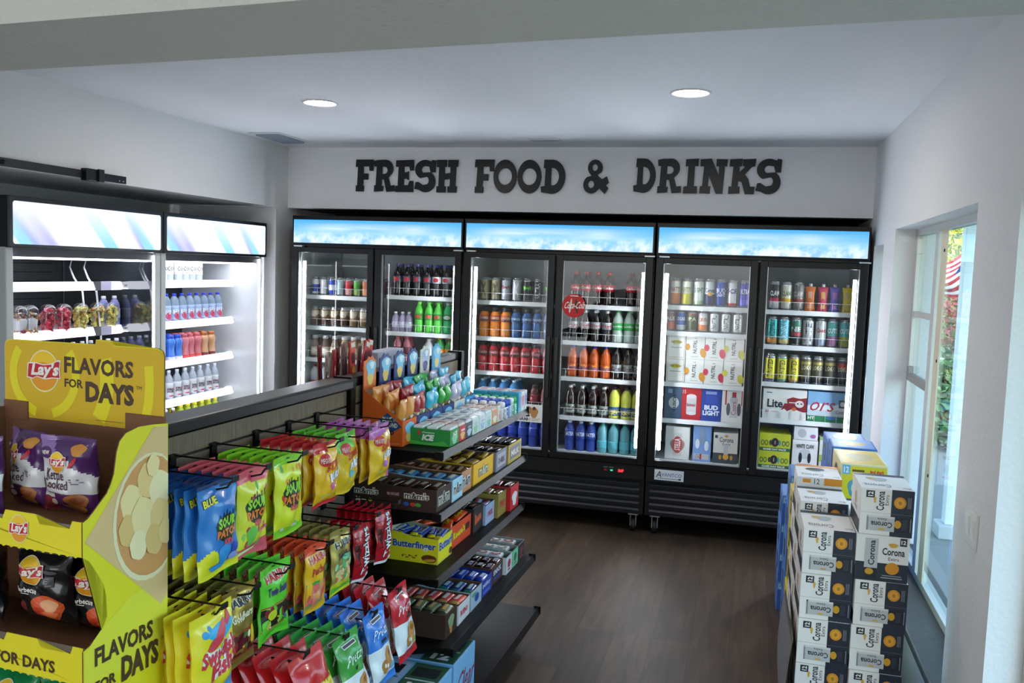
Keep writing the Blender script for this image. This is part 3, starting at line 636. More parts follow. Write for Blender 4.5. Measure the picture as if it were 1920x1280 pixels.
def merch(y0, y1, label, shelves, split):
    """open cooler; front plane at x=-3.6, opening towards +x; y runs along the wall"""
    X = -3.6; w = y1-y0; r = empty('open_cooler', (X, y0, 0)); tag(r, label, 'open display cooler', 'white open coolers in the left alcove')
    D = .74; t = .05
    f = MB()
    for a in (0, w-t): f.rbox((-D, a+.001, 0), (0, a+t-.001, 1.85), M_CW, .006)
    f.box((-D, t, 0), (-D+.05, w-t, 2.05), M_CDK); f.box((-D+.05, t, 1.8), (-.02, w-t, 1.85), M_CDK); f.rbox((-D, t, 0), (0, w-t, .50), M_CW, .01)
    for k in range(2 if split else 1):
        pass
    # punched rear panel rows
    for j in range(22):
        z = .6+j*.055
        f.box((-D+.0502, t+.1, z), (-D+.0512, w-t-.1, z+.005), P('#0d0d11', .8))
    part(r, 'cabinet', f)
    f = MB(); f.rbox((-.30, .001, 1.845), (.02, w-.001, 2.105), P('#17171f', .3), .006); part(r, 'sign_box', f)
    f = MB(); n = 8; hh = 1.86; S = flat((.0206, .028, 1.862), (0, 1, 0), (0, 0, 1), w-.05, .22); pts = []
    for cx, cy, a0 in ((.985, .92, 0), (.015, .92, 90), (.015, .08, 180), (.985, .08, 270)):
        for k in range(6): a = math.radians(a0+18*k); pts.append((cx+.013*math.cos(a), cy+.07*math.sin(a)))
    f.v = []; f.shape(lambda u, v, n_: Vector((0, (w-.05)*u, .22*v)), pts, M_STREAK, 0)
    o = part(r, 'light_panel', f, 'glowing white sign panel with violet and teal streaks'); o.location = (.0212, .025, 1.862)
    for z in shelves:
        f = MB(); xs = -.205
        f.box((-D+.05, t+.005, z-.01), (xs-.02, w-t-.005, z), M_SHW)
        for dy_ in range(24 if split else 22): f.box((xs-.03, t+.03+dy_*.047, z-.028), (xs-.022, t+.055+dy_*.047, z-.022), EMIT('#f2f4ff', 9))
        part(r, 'shelf', f)
        g = MB(); yb = w-t-.02
        prof = [(xs-.02, z-.012), (xs, z+.022), (xs+.012, z+.02), (xs+.03, z-.024), (xs+.022, z-.03), (xs-.02, z-.03)]
        def ring(y, q=1, dx=0): return [(p[0]-dx, y, z+(p[1]-z)*q) for p in prof]
        rs = [ring(t+.006)]+[ring(yb-.07)]+[ring(yb-.03, .96, .02)]+[ring(yb-.008, .7, .055)]+[ring(yb, .4, .08)]
        vs = [p for q in rs for p in q]; k = 6
        fs = [(i*k+j, i*k+(j+1) % k, (i+1)*k+(j+1) % k, (i+1)*k+j) for i in range(len(rs)-1) for j in range(k)]+[tuple(range(k-1, -1, -1)), tuple((len(rs)-1)*k+j for j in range(k))]
        g.add(vs, fs, EMIT('#f2f4ff', 1.0)); part(r, 'price_rail', g, 'glowing white price rail along the shelf edge')
        if split:
            g = MB(); g.box((xs+.002, w-.37, z-.031), (xs+.034, w-.33, z+.023), P('#2a2a33', .4)); g.box((xs+.003, w-.33, z-.030), (xs+.0345, w-.24, z+.022), P('#a3a0bd', .4)); part(r, 'price_tag', g)
    # side glass inner faces, curved front edge of the glass divider, light strips
    f = MB(); f.box((-D+.06, w-t-.006, .52), (-.02, w-t-.002, 1.80), GLASS('#c8ccd0', .30, 'side_glass') if split else P('#d3d8dd', .2, name='bright_liner')); part(r, 'side_glass', f)
    f = MB()
    for y in (t-.012, w-t+.0): f.box((-.018, y, .5), (-.008, y+.012, 1.83), EMIT('#f4f4ff', 14))
    part(r, 'light_strip', f, 'glowing white light strip on the cooler frame')
    f = MB(); f.box((-.25, t+.01, 1.788), (-.05, w-t-.01, 1.799), EMIT('#f2f4ff', 3)); part(r, 'canopy_light', f)
    if split:
        for dx, k in ((0, 0), (.06, 1)):
            g = MB(); y = w-.37+dx*.8
            g.tube([(-.34+dx, y, 1.80), (-.36+dx, y, 1.74), (-.33+dx, y, 1.68), (-.27+dx, y, 1.6), (-.24+dx, y, 1.35), (-.22+dx, y, .8), (-.20+dx, y, .55)], .006, P('#e6e8ee', .15, .2), 6); part(r, 'glass_edge', g)
    return r
m1 = merch(3.65, 4.862, 'white open cooler holding fruit cups, beside the black door track', [1.640, 1.368, 1.10], True)
m2 = merch(4.868, 6.105, 'white open cooler holding rows of bottled drinks, nearest the room corner', [1.645, 1.366, 1.098, .828], False)
# ================================================================ drinks
M_LID = P('#c9ccce', .25, .9, name='can_lid')
def can(r, h, base, bands=(), txt=None, tcol='#ffffff', vert=True, face=-PI/2, blob=None, top=None, txt2=None, metal=.3, name='drink_can'):
    """bands: (v0, v1, colour) rings of print"""
    def Mx(c): return P(c, .3, metal, name='can_print')
    zs = [0, .012, h-.02]; cuts = sorted(set([.012/h, (h-.02)/h]+[x for b in bands for x in b[:2] if .012/h < x < (h-.02)/h]))
    prof = [(r*.78, 0), (r, .012)]; ms = [M_LID]
    for a, c in zip(cuts[:-1], cuts[1:]):
        mid = (a+c)/2; col = base
        for b in bands:
            if b[0] <= mid <= b[1]: col = b[2]
        prof.append((r, c*h)); ms.append(Mx(col))
    prof.append((r*.82, h-.004)); ms.append(Mx(top or base) if top else M_LID)
    f = MB().lathe(prof, ms, 18)
    S = cyl(r, 0, h, face)
    if blob: f.ell(S, .5, blob[0], blob[1], blob[2], INK(blob[3]), .0006, 14)
    if txt:
        if vert: f.text(S, txt, .33, .18, .67, .82, INK(tcol), .0012, rot=1, res=1, bold=.02)
        else: f.text(S, txt, .18, .5, .82, .68, INK(tcol), .0012, res=1, bold=.03)
    if txt2: f.text(S, txt2[0], .2, txt2[2], .8, txt2[3], INK(txt2[1]), .0014, res=1, bold=.03)
    l = MB().lathe([(r*.82, h-.004), (r*.84, h), (r*.76, h), (r*.74, h-.004), (.001, h-.004)], M_LID, 18)
    l.add([(-.007, -.012, h-.003), (.007, -.012, h-.003), (.007, .008, h-.002), (-.007, .008, h-.002)], [(0, 1, 2, 3)], M_LID)
    return Tpl(name, 'can', [('can_body', f, None, []), ('can_lid', l, None, [])])
def bottle(r, h, liquid, cap, lab, lz, txt=None, tcol='#ffffff', shape='soda', face=-PI/2, clear=0, txt2=None, blob=None, n=18, name='drink_bottle', capw=None, labr=0.0012):
    lm = CLEAR(liquid, clear) if clear else P(liquid, .14, 0, .4, name='liquid')
    if shape == 'soda': pr = [(.8, 0), (.98, .02), (1, .08), (1, .22), (.93, .34), (.97, .42), (1, .5), (.99, .62), (.85, .73), (.55, .84), (.38, .9), (.37, .93)]; cw = .42
    elif shape == 'sport': pr = [(.88, 0), (1, .03), (1, .2), (.95, .24), (1, .28), (1, .42), (.93, .46), (1, .52), (1, .66), (.92, .76), (.66, .85), (.5, .88)]; cw = .62
    elif shape == 'water': pr = [(.9, 0), (1, .02), (1, .3), (.96, .33), (1, .36), (1, .66), (.9, .76), (.6, .86), (.36, .91), (.36, .94)]; cw = .42
    elif shape == 'slim': pr = [(.9, 0), (1, .02), (1, .6), (.95, .7), (.7, .8), (.42, .86), (.38, .94)]; cw = .42
    elif shape == 'shake': pr = [(.86, 0), (1, .03), (1, .2), (.84, .4), (.86, .55), (1, .68), (1, .76), (.8, .84), (.6, .88)]; cw = .66
    elif shape == 'glass': pr = [(.92, 0), (1, .02), (1, .5), (.9, .62), (.66, .78), (.6, .88)]; cw = .66
    prof = [(a*r, b*h) for a, b in pr]
    f = MB().lathe(prof, lm, n, sq=.0 if shape != 'square' else 1)
    capz = pr[-1][1]*h
    c = MB().lathe([(cw*r, capz-.002), (cw*r, h-.003), (cw*r*.9, h)], P(cap, .35, name='cap'), 14)
    c.lathe([(cw*r*1.06, capz-.004), (cw*r*1.06, capz+.001)], P(cap, .35, name='cap'), 14)
    parts = [('bottle_body', f, None, []), ('bottle_cap', c, None, [])]
    if lab:
        zz = lz; cr = r+labr
        def rad(z):
            q = z/h
            for (a0, b0), (a1, b1) in zip(pr[:-1], pr[1:]):
                if b0 <= q <= b1: return r*(a0+(a1-a0)*(q-b0)/(b1-b0))+labr
            return r+labr
        zc = [zz[0]*h+(zz[1]-zz[0])*h*k/5 for k in range(6)]
        g = MB().lathe([(rad(z), z) for z in zc], P(lab, .35, name='sleeve'), n)
        def S(u, v, nn):
            z = zz[0]*h+(zz[1]-zz[0])*h*v; a = face+(u-.5)*PI; q = rad(max(min(z, zz[1]*h), zz[0]*h))+nn
            return Vector((q*math.cos(a), q*math.sin(a), z))
        if blob: g.ell(S, .5, blob[0], blob[1], blob[2], INK(blob[3]), .0006, 14)
        if txt: g.text(S, txt, .14, .32, .86, .72, INK(tcol), .0012, res=1, bold=.02)
        if txt2: g.text(S, txt2[0], .2, .1, .8, .3, INK(txt2[1]), .0012, res=1)
        parts.append(('sleeve_label', g, None, []))
    return Tpl(name, 'bottle', parts)
def carton(w, h, d, col, draw=None, name='drink_carton', cat='carton', face='front', rz=0):
    """printed box; draw(mb, maps) adds the print; origin bottom centre, front face at y=0"""
    f = MB(); a = (-w/2, 0, 0); c = (w/2, d, h); f.rbox(a, c, CARD(col), .002)
    if draw: draw(f, boxmaps(a, c))
    return Tpl(name, cat, [('box', f, None, [])])
def row(xs, y, z, items, shelf, coolr, side='', depth=1, dy=.078, rz=0, axis='x', skip=(), jit=.003, grp=None):
    """stand items along a shelf; every one gets its own place in its label"""
    out = []
    for k, (x, it) in enumerate(zip(xs, items)):
        if it is None: continue
        tpl, desc = it
        for j in range(depth):
            if (k, j) in skip: continue
            w_ = ORD[k]
            if j == 0: lab = '%s, %s from left, %s, %s' % (desc, w_, shelf, coolr)
            elif j == 1: lab = '%s behind %s one, %s, %s' % (desc, w_, shelf, coolr)
            else: lab = '%s, %s row, %s from left, %s, %s' % (desc.split(' with')[0], ORD[j], w_, shelf, coolr)
            dx = random.uniform(-jit, jit)
            loc = (x+dx, y+j*dy, z) if axis == 'x' else (y-j*dy, x+dx, z)
            tpl.new(loc, rz+random.uniform(-.12, .12), lab, grp or 'drinks on the %s of the %s' % (shelf, coolr))
def lin_(a, b, n): return [a+(b-a)*k/(n-1) for k in range(n)]
def dx_(i, k): return FX0+i*FW+DOORX[k][0], FX0+i*FW+DOORX[k][1]
YF = FY+.175
S1, S2, S3, S4, S5 = 'top shelf', 'second shelf', 'third shelf', 'fourth shelf', 'bottom shelf'
C1L, C1R, C2L, C2R, C3L, C3R = 'corner cooler left door', 'corner cooler right door', 'middle cooler left door', 'middle cooler right door', 'beer cooler left door', 'beer cooler right door'

# --- corner cooler, left door: cans and coffee drinks
a, c = dx_(0, 0); xs = lin_(a+.05, c-.03, 8)
cn = lambda col, b=(), t=None, tc='#ffffff', **k: can(.029, .14, col, b, t, tc, **k)
cA = cn('#e8ecf2', [(.2, .6, '#2a48b0')]); cB = cn('#f0f2f4'); cC = cn('#2443b4', [(.3, .6, '#dfe6f4')]); cD = cn('#bcd8e6'); cE = cn('#c42230', [(.1, .4, '#e8b0a8')]); cF = cn('#4fa83c', [(0, .4, '#9ccc6c')]); cG = cn('#d67a5a', [(.1, .4, '#e8a078')]); cH = cn('#7a3038')
row(xs, YF-.01, 1.568, [(cA, 'white and blue can'), (cB, 'plain white can'), (cC, 'blue can'), (cD, 'pale blue can'), (cE, 'red can'), (cF, 'green can'), (cG, 'salmon can'), (cH, 'maroon can')], S1, C1L, depth=4, dy=.066)
cfe = can(.031, .15, '#8a6a4c', [(.0, .35, '#5a3e2c'), (.6, .8, '#d9cbb4')], None, blob=(.6, .3, .12, '#e8ddc8')); cfc = can(.031, .15, '#b59a78', [(.0, .3, '#8a6c4c'), (.6, .8, '#e6dcc8')], None, blob=(.6, .3, .12, '#efe6d4'))
row(lin_(a+.05, c-.03, 7), YF-.01, 1.328, [(cfe, 'brown coffee can')]*4+[(cfc, 'tan coffee can')]*3, S2, C1L, depth=3, dy=.066)
frB = bottle(.034, .175, '#6b5442', '#d8d8d8', '#c9bda4', (.12, .5), shape='glass', blob=(.5, .3, .3, '#f2ead8')); frC = bottle(.034, .175, '#b29a78', '#d8d8d8', '#ddd0b0', (.12, .5), shape='glass', blob=(.5, .3, .3, '#fbf4e4'))
row(lin_(a+.05, c-.03, 7), YF, 1.078, [(frB, 'brown glass coffee bottle')]*3+[(frC, 'cream glass coffee bottle')]*4, S3, C1L, depth=2)
wr = bottle(.034, .2, '#cfd8dd', '#b02030', '#b6242c', (.15, .4), shape='water', clear=.3); 
row(lin_(a+.05, c-.03, 7), YF, .821, [(wr, 'clear bottle with red band')]*7, S4, C1L, depth=1)
# --- corner cooler, right door
a, c = dx_(0, 1); xs = lin_(a+.05, c-.05, 7)
pep = bottle(.035, .24, '#17100f', '#2c3f8c', '#e6e6ea', (.42, .62), shape='soda', blob=(.5, .2, .34, '#c8303c'), txt2=('cola', '#2a3b8a'))
pepz = bottle(.035, .24, '#120e10', '#6a5fa0', '#4a4a60', (.42, .62), shape='soda', blob=(.5, .2, .34, '#c8303c'))
row(xs, YF, 1.593, [(pepz, 'dark cola bottle with purple cap')]*4+[(pep, 'dark cola bottle with white label')]*3, S1, C1R, depth=2)
prp = bottle(.028, .15, '#c9bfe0', '#f0f0f0', '#d8d4ea', (.2, .5), shape='slim', clear=.35)
mtd = bottle(.036, .235, '#55c845', '#7fe05a', '#2f8f38', (.42, .62), shape='soda', blob=(.5, .25, .3, '#c05a3a')); mtg = bottle(.036, .235, '#2fc070', '#dfe8e0', '#1f7d48', (.42, .62), shape='soda', blob=(.5, .25, .3, '#d8e8d8'))
mtc = bottle(.036, .235, '#8a3a30', '#3a8f3a', '#4f9f3c', (.42, .62), shape='soda', blob=(.5, .25, .3, '#e0c040'))
row(lin_(a+.04, a+.15, 3)+lin_(a+.23, c-.04, 5), YF, 1.318, [(prp, 'small lavender water bottle')]*3+[(mtd, 'lime green soda bottle')]*3+[(mtg, 'emerald green soda bottle')]*2, S2, C1R, depth=2, skip=((0, 1), (1, 1), (2, 1)))
tea = bottle(.04, .2, '#d6dde0', '#dcdcdc', '#f0efea', (.25, .6), shape='water', clear=.4); pk = bottle(.036, .22, '#a05a64', '#c04a50', '#5c2c34', (.35, .6), shape='soda')
orb = bottle(.036, .22, '#3c9a3c', '#e07a20', '#e89030', (.3, .6), shape='soda', blob=(.5, .3, .3, '#f5d040')); rdb = bottle(.036, .22, '#d8502a', '#e8e8e8', '#f0a030', (.3, .6), shape='soda', blob=(.5, .3, .3, '#3a9a3c'))
row([a+.06, a+.14, a+.22, a+.31, a+.40, a+.475, a+.545], YF, 1.071, [(pk, 'rose coloured drink bottle'), (pk, 'rose coloured drink bottle'), None, (tea, 'clear bottle with white label'), (orb, 'green juice bottle with orange label'), (orb, 'green juice bottle with orange label'), (rdb, 'orange juice bottle')], S3, C1R, depth=2)
# --- middle cooler, left door
a, c = dx_(1, 0); xs = lin_(a+.055, c-.03, 7)
gd = can(.033, .17, '#a39a76', [(.0, .08, '#8a8160')], 'M', '#5c5640', metal=.2); sv = can(.033, .17, '#b6babf', [], 'M', '#e8e8ec', metal=.4); sv2 = can(.033, .17, '#a9b0ba', [], 'M', '#7a2030', vert=False); bk = can(.033, .17, '#101214', [(.05, .18, '#2c3034')], 'M', '#5fbf3a', vert=False, metal=.1); bk2 = can(.033, .17, '#14161a', [(.05, .18, '#2c3034')], 'ULTRA', '#d8d8d8', metal=.1)
row(xs, YF-.01, 1.586, [(gd, 'gold tall can')]*2+[(sv2, 'silver tall can with red mark'), (sv, 'silver tall can'), (bk, 'black tall can with green claw mark'), (bk2, 'black tall can with white writing'), (bk, 'black tall can with green claw mark')], S1, C2L, depth=3, dy=.07)
pwo = bottle(.038, .215, '#f08a10', '#1a1a1c', '#c8581c', (.52, .74), 'POWER', '#e8d8c8', 'sport', blob=(.2, .4, .2, '#1c2430')); pwb = bottle(.038, .215, '#1f5a96', '#16181c', '#1d4f88', (.52, .74), 'POWER', '#b8d8f0', 'sport', blob=(.2, .4, .2, '#14304e')); pwr = bottle(.038, .215, '#c8202c', '#26201e', '#8a1c24', (.52, .74), 'POWER', '#e0a8a8', 'sport', blob=(.2, .4, .2, '#3a1418'))
row(xs, YF, 1.319, [(pwo, 'orange sports drink bottle')]*3+[(pwb, 'blue sports drink bottle')]*4, S2, C2L, depth=2)
row(xs, YF, 1.065, [(pwr, 'red sports drink bottle')]*7, S3, C2L, depth=2)
bw = bottle(.036, .2, '#3f8fd0', '#cfe4f6', '#2c6fc0', (.3, .6), shape='water', clear=.2); drk = bottle(.036, .18, '#5a1f24', '#3a2a28', '#801c2a', (.3, .6), shape='sport')
row(xs, YF, .801, [(bw, 'light blue bottle with pale cap')]*4+[None, (drk, 'dark red drink bottle'), (drk, 'dark red drink bottle')], S4, C2L, depth=3, dy=.075)
bl = bottle(.037, .23, '#1f3c9c', '#dfe6f2', '#233fa8', (.35, .62), shape='water', clear=.15)
row(xs, YF, DECK, [(bl, 'deep blue water bottle')]*7, S5, C2L, depth=2)
# --- middle cooler, right door
a, c = dx_(1, 1); xs = lin_(a+.05, c-.04, 7)
ck = bottle(.036, .235, '#1c0c0a', '#b01820', '#b8141e', (.42, .62), 'Coke', '#f0e8e4', 'soda')
row(lin_(a+.05, c-.04, 7), YF, 1.586, [(ck, 'cola bottle with red label')]*4+[None, (ck, 'cola bottle with red label'), (ck, 'cola bottle with red label')], S1, C2R, depth=2)
dc = bottle(.036, .225, '#1c100e', '#d8dadc', '#b4babc', (.4, .62), 'Diet', '#b01c28', 'soda', txt2=('coke', '#b01c28')); spr = bottle(.038, .235, '#d5e8e0', '#2fae5e', '#2f9f4e', (.38, .6), 'Sprite', '#f2fff4', 'soda', clear=.35)
row(xs, YF, 1.323, [(dc, 'cola bottle with silver label')]*4+[(spr, 'clear soda bottle with green label')]*3, S2, C2R, depth=2)
fan = bottle(.036, .23, '#c8561c', '#2c3a9c', '#d8601c', (.18, .42), 'Fanta', '#2c3f9c', 'soda', blob=(.6, .5, .3, '#f0a040')); dk = bottle(.036, .235, '#1a1212', '#141416', '#9aa0a4', (.2, .45), 'Dr', '#5c1c22', 'soda', txt2=('pepper', '#5c1c22'))
row(xs, YF, 1.061, [(fan, 'orange soda bottle with blue cap')]*4+[(dk, 'dark soda bottle with grey label')]*3, S3, C2R, depth=2)
gt = bottle(.037, .22, '#2a1a14', '#d9d9d6', '#8f9a94', (.1, .38), 'TEA', '#5a2a28', 'soda'); lem = bottle(.038, .225, '#d9dc5c', '#1e2a3c', '#28528c', (.1, .38), 'HONEST', '#e8e070', 'water', blob=(.3, .5, .2, '#e8d840'))
row(xs, YF, .776, [(gt, 'dark tea bottle with white cap')]*4+[(lem, 'yellow lemonade bottle')]*3, S4, C2R, depth=2)
sm = bottle(.036, .215, '#31489c', '#dfe6ee', '#26419a', (.4, .72), 'WATER', '#dfe8f8', 'water', clear=.15); cy = bottle(.037, .22, '#7fc8d4', '#2c8a72', '#5ab4c4', (.14, .4), None, '#2a6a7a', 'water', clear=.3)
row(xs, YF, DECK, [(sm, 'blue water bottle')]*3+[(cy, 'aqua water bottle with green cap')]*4, S5, C2R, depth=2)
# --- beer cooler, left door
a, c = dx_(2, 0); xs = lin_(a+.075, c-.03, 7)
T = lambda base, b, t, tc, **k: can(.035, .19, base, b, t, tc, **k)
row(xs, YF, 1.610, [(T('#e8e6e2', [(.05, .45, '#e08030'), (.88, 1, '#e08a50')], 'NATTY', '#b86028', vert=False), 'white and orange tall can'), (T('#e9eae0', [(.05, .45, '#d8cf38'), (.88, 1, '#c8c848')], 'NATTY', '#a8a030', vert=False), 'white and yellow tall can'),
    (T('#dfe6de', [(.05, .2, '#a8c8a0')], 'LIGHT', '#5a8068', vert=False), 'white and green tall can'), (T('#d4d8dc', [(.05, .45, '#1c2c5c')], 'Corona', '#1c2c5c', vert=False, blob=(.45, .16, .06, '#e0a030')), 'silver and navy tall can'),
    (T('#2346a4', [], 'BUD', '#e8eefc', vert=False, txt2=('LIGHT', '#e8eefc', .38, .5)), 'blue tall beer can'), (T('#d8dade', [(.05, .16, '#c03028')], 'ICE', '#2a3c80', vert=False), 'silver tall can with red foot'), (T('#3c3cae', [(.1, .3, '#5a5ad0')], 'ULTRA', '#e8e8fa', vert=False), 'violet blue tall can')], S1, C3L, depth=2)
q = lambda base, b, t, tc, **k: can(.032, .15, base, b, t, tc, **k)
row(lin_(a+.045, c-.07, 7), YF, 1.429, [(q('#8a5a5a', [(.1, .4, '#c05a3a')], 'ALE', '#e8e8e8', vert=False), 'dusky red can'), (q('#2c5aa8', [(.0, .3, '#d8e0ea')], 'CIGAR', '#e8f0fa', vert=False), 'blue and white can'), (q('#4a5434', [(.8, .9, '#a03a34')], 'IPA', '#c8c8a0', vert=False), 'olive green can'),
    (q('#d8d4d4', [(.1, .35, '#d8702c'), (.0, .08, '#3a3a8a')], 'CRUSH', '#c86830', vert=False), 'white can with orange foot'), (q('#dfe0e2', [(.9, 1, '#b85a5a')], 'NUTRL', '#30363c'), 'white can with pink rim'), (q('#d8dadc', [(.9, 1, '#b8506a')], 'NUTRL', '#30363c'), 'white can with rose rim'), (q('#dcdedc', [(.9, 1, '#c8b850')], 'NUTRL', '#30363c'), 'white can with yellow rim')], S2, C3L, depth=2, dy=.07)
def pack(fruit, name_='NUTRL'):
    def d(f, m):
        S = m['front']; f.text(S, name_, .38, .25, .58, .8, INK('#4a4e52'), .0012, rot=1, bold=.02); f.ell(S, .08, .5, .14, .14, INK(fruit), .0008, rot=.3); f.ell(S, .92, .28, .16, .2, INK(fruit), .0008, rot=.5)
        f.rect(S, .42, .86, .58, .88, INK('#b83a3a'), .001); f.rect(S, .3, .1, .7, .115, INK('#9a9a9a'), .001)
    return carton(.128, .168, .16, '#ecebe6', d)
def pack_y(f, m):
    S = m['front']; f.rect(S, .06, .04, .94, .96, INK('#c8a070'), .0006); f.rect(S, .08, .055, .92, .945, INK('#f0eee6'), .0009); f.ell(S, .5, .68, .26, .09, INK('#d8c83c'), .0012); f.text(S, 'High Noon', .2, .62, .8, .74, INK('#7a6c20'), .0016, bold=.02); f.rect(S, .2, .44, .8, .47, INK('#a0a0a0'), .0012)
pk0 = carton(.128, .168, .16, '#ecebe6', pack_y); pkO = pack('#dc9a30'); pkR = pack('#d8405a'); pkY = pack('#d8cf50')
for lvl, (z, nm) in enumerate(((1.070, 'lower'), (1.2385, 'upper'))):
    for k, (t, d) in enumerate(((pk0, 'white seltzer carton framed in tan'), (pkO, 'white seltzer carton with orange slices'), (pkR, 'white seltzer carton with watermelon pieces'), (pkY, 'white seltzer carton with yellow fruit'))):
        t.new((a+.10+k*.131, YF-.03, z), random.uniform(-.03, .03), '%s, %s layer, third shelf of beer cooler' % (d, nm), 'white seltzer cartons in the beer cooler')
def blank(f, m): pass
def c_navy(f, m):
    S = m['front']; f.ell(S, .55, .5, .3, .18, INK('#c8ccce'), .0008); f.text(S, 'BUSCH', .5, .25, .68, .75, INK('#1c3044'), .0014, rot=1, bold=.03); f.rect(S, .2, .8, .45, .93, INK('#7fa0b8'), .001)
def c_red(f, m):
    S = m['front']; f.rect(S, .25, .2, .75, .74, INK('#c9ccce'), .0008); f.ell(S, .5, .74, .25, .07, INK('#d8d8d8'), .001); f.ell(S, .5, .2, .25, .05, INK('#d8d8d8'), .001); f.text(S, 'Budweiser', .28, .42, .72, .52, INK('#b01c20'), .0016, bold=.02); f.text(S, '15', .05, .82, .2, .93, INK('#f0f0f0'), .001)
def c_blue(f, m):
    S = m['front']; f.text(S, 'BUD', .15, .35, .85, .5, INK('#e8eefc'), .0012, bold=.05); f.text(S, 'LIGHT', .08, .18, .92, .33, INK('#e8eefc'), .0012, bold=.05); f.rect(S, .2, .84, .75, .93, INK('#8aa0d8'), .001); f.rect(S, .2, .55, .8, .8, INK('#3350b0'), .0006)
def c_coors(f, m):
    S = m['front']; f.rect(S, .14, .55, .2, 1, INK('#c03038'), .0008); f.rect(S, .8, .55, .86, 1, INK('#c03038'), .0008); f.rect(S, .34, .16, .66, .7, INK('#c8ccd0'), .0008); f.ell(S, .5, .72, .16, .1, INK('#b8bcc0'), .001); f.ell(S, .28, .42, .08, .2, INK('#5a6068'), .0012); f.ell(S, .72, .42, .08, .2, INK('#5a6068'), .0012); f.text(S, 'Coors', .4, .25, .6, .65, INK('#a82430'), .0016, rot=1); f.rect(S, .42, .78, .58, .95, INK('#a82430'), .001)
for k, (w, col, d, lab) in enumerate(((.12, '#3d5670', c_navy, 'slate blue beer carton with round crest'), (.135, '#b8242c', c_red, 'red beer carton with a silver can picture'), (.135, '#27459e', c_blue, 'royal blue beer carton with white writing'), (.165, '#e4e4e2', c_coors, 'white beer carton with two red stripes'))):
    x = a+.035+sum((.12, .137, .137, .165)[:k])+w/2
    carton(w, .225, .3, col, d).new((x, YF-.035, .811), random.uniform(-.02, .02), lab+', fourth shelf of beer cooler', 'beer cartons in the beer cooler')
def c_st(f, m):
    S = m['front']; f.rect(S, .32, .1, .68, .8, INK('#d0d0cc'), .0006); f.ell(S, .5, .45, .3, .2, INK('#9a8a78'), .0009, wob=.05); f.ell(S, .5, .45, .2, .26, INK('#b84040'), .0012); f.text(S, 'STELLA', .38, .28, .62, .64, INK('#f0e8e0'), .0016, rot=1, bold=.03)
def c_ul(f, m):
    S = m['front']; f.rect(S, .35, .5, .65, .95, INK('#8a9cb8'), .0008); f.ell(S, .25, .5, .12, .14, INK('#e0e4ec'), .001); f.ell(S, .75, .45, .12, .14, INK('#e0e4ec'), .001); f.rect(S, .06, .06, .9, .22, INK('#c9c4c4'), .0008); f.rect(S, .4, .06, .5, .22, INK('#a83038'), .001); f.text(S, 'ULTRA', .12, .08, .38, .2, INK('#3a4a90'), .0014)
def c_co(f, m):
    S = m['front']; f.rect(S, 0, 0, 1, .34, INK('#39404c'), .0006); f.rect(S, .44, .3, .62, .62, INK('#c4c8cc'), .0012); f.text(S, 'Corona', .25, .7, .82, .86, INK('#1c2c50'), .0014, bold=.01); f.ell(S, .53, .9, .07, .04, INK('#e0a040'), .001); f.ell(S, .53, .22, .12, .1, INK('#d8a040'), .001); f.ell(S, .3, .2, .06, .08, INK('#c89038'), .001); f.ell(S, .76, .2, .06, .08, INK('#c89038'), .001); f.rect(S, .06, .82, .17, .92, INK('#2a3a5c'), .001); f.text(S, 'Extra', .38, .6, .7, .68, INK('#1c2c50'), .0012)
for x, w, h, col, d, lab in ((a+.14, .17, .235, '#e2e2de', c_st, 'white beer carton with red oval label'), (a+.31, .125, .25, '#7da0d8', c_ul, 'sky blue beer carton with runners can'), (a+.47, .165, .215, '#e4e1da', c_co, 'white and dark beer carton with a gold crown')):
    carton(w, h, .3, col, d).new((x, YF-.035, DECK), random.uniform(-.02, .02), lab+', bottom of beer cooler', 'beer cartons in the beer cooler')
# --- beer cooler, right door
a, c = dx_(2, 1); xs = lin_(a+.06, c-.05, 7)
def pouch(col, mid, tip='#d8d8d8'):
    f = MB(); N = 8
    for j in range(N):
        pass
    def sec(v):
        w = .036*(1-.25*math.sin(v*PI)); d = .026*(1-.75*v); return w, d
    vs = []; 
    for j in range(N+1):
        v = j/N; w, d = sec(v)
        for k in range(12):
            an = 2*PI*k/12; vs.append((w*math.cos(an), d*math.sin(an), .165*v))
    fs = [(j*12+k, j*12+(k+1) % 12, (j+1)*12+(k+1) % 12, (j+1)*12+k) for j in range(N) for k in range(12)]+[tuple(range(11, -1, -1)), tuple(N*12+k for k in range(12))]
    f.add(vs, fs, P(col, .3, name='pouch'), True)
    def S(u, v, n): w, d = sec(v); x = (u-.5)*2; return Vector((x*w*.9, -(d*math.sqrt(max(0, 1-x*x*.81)))-n, .165*v))
    f.rect(S, .25, .12, .75, .8, INK(mid), .0012, 3, 6); f.ell(S, .5, .4, .3, .14, INK(col), .002)
    g = MB().lathe([(.011, .165), (.011, .182), (.009, .185)], P(tip, .4), 12)
    return Tpl('drink_pouch', 'drink pouch', [('pouch_body', f, None, []), ('spout_cap', g, None, [])])
row(xs, YF, 1.609, [(T('#3a3a3e', [(.3, .42, '#a02c4c'), (0, .28, '#c4c6c8')], 'CLAW', '#e0e0e0', vert=False), 'black tall can with crimson band'), (T('#d8d8c8', [(.3, .42, '#d8a830'), (.0, .05, '#d8a830')], 'CLAW', '#6a7a50', vert=False), 'cream tall can with gold band'), (T('#8a8684', [(.3, .42, '#8a4a3c')], 'CLAW', '#d0d0d0', vert=False), 'grey tall can with rust band'),
    (pouch('#e07a34', '#d8a890'), 'orange drink pouch'), (pouch('#d0506c', '#d8b060'), 'pink drink pouch'), (pouch('#6a62b4', '#b07ab0'), 'purple drink pouch'), (pouch('#dcc030', '#c8b880'), 'yellow drink pouch')], S1, C3R, depth=1)
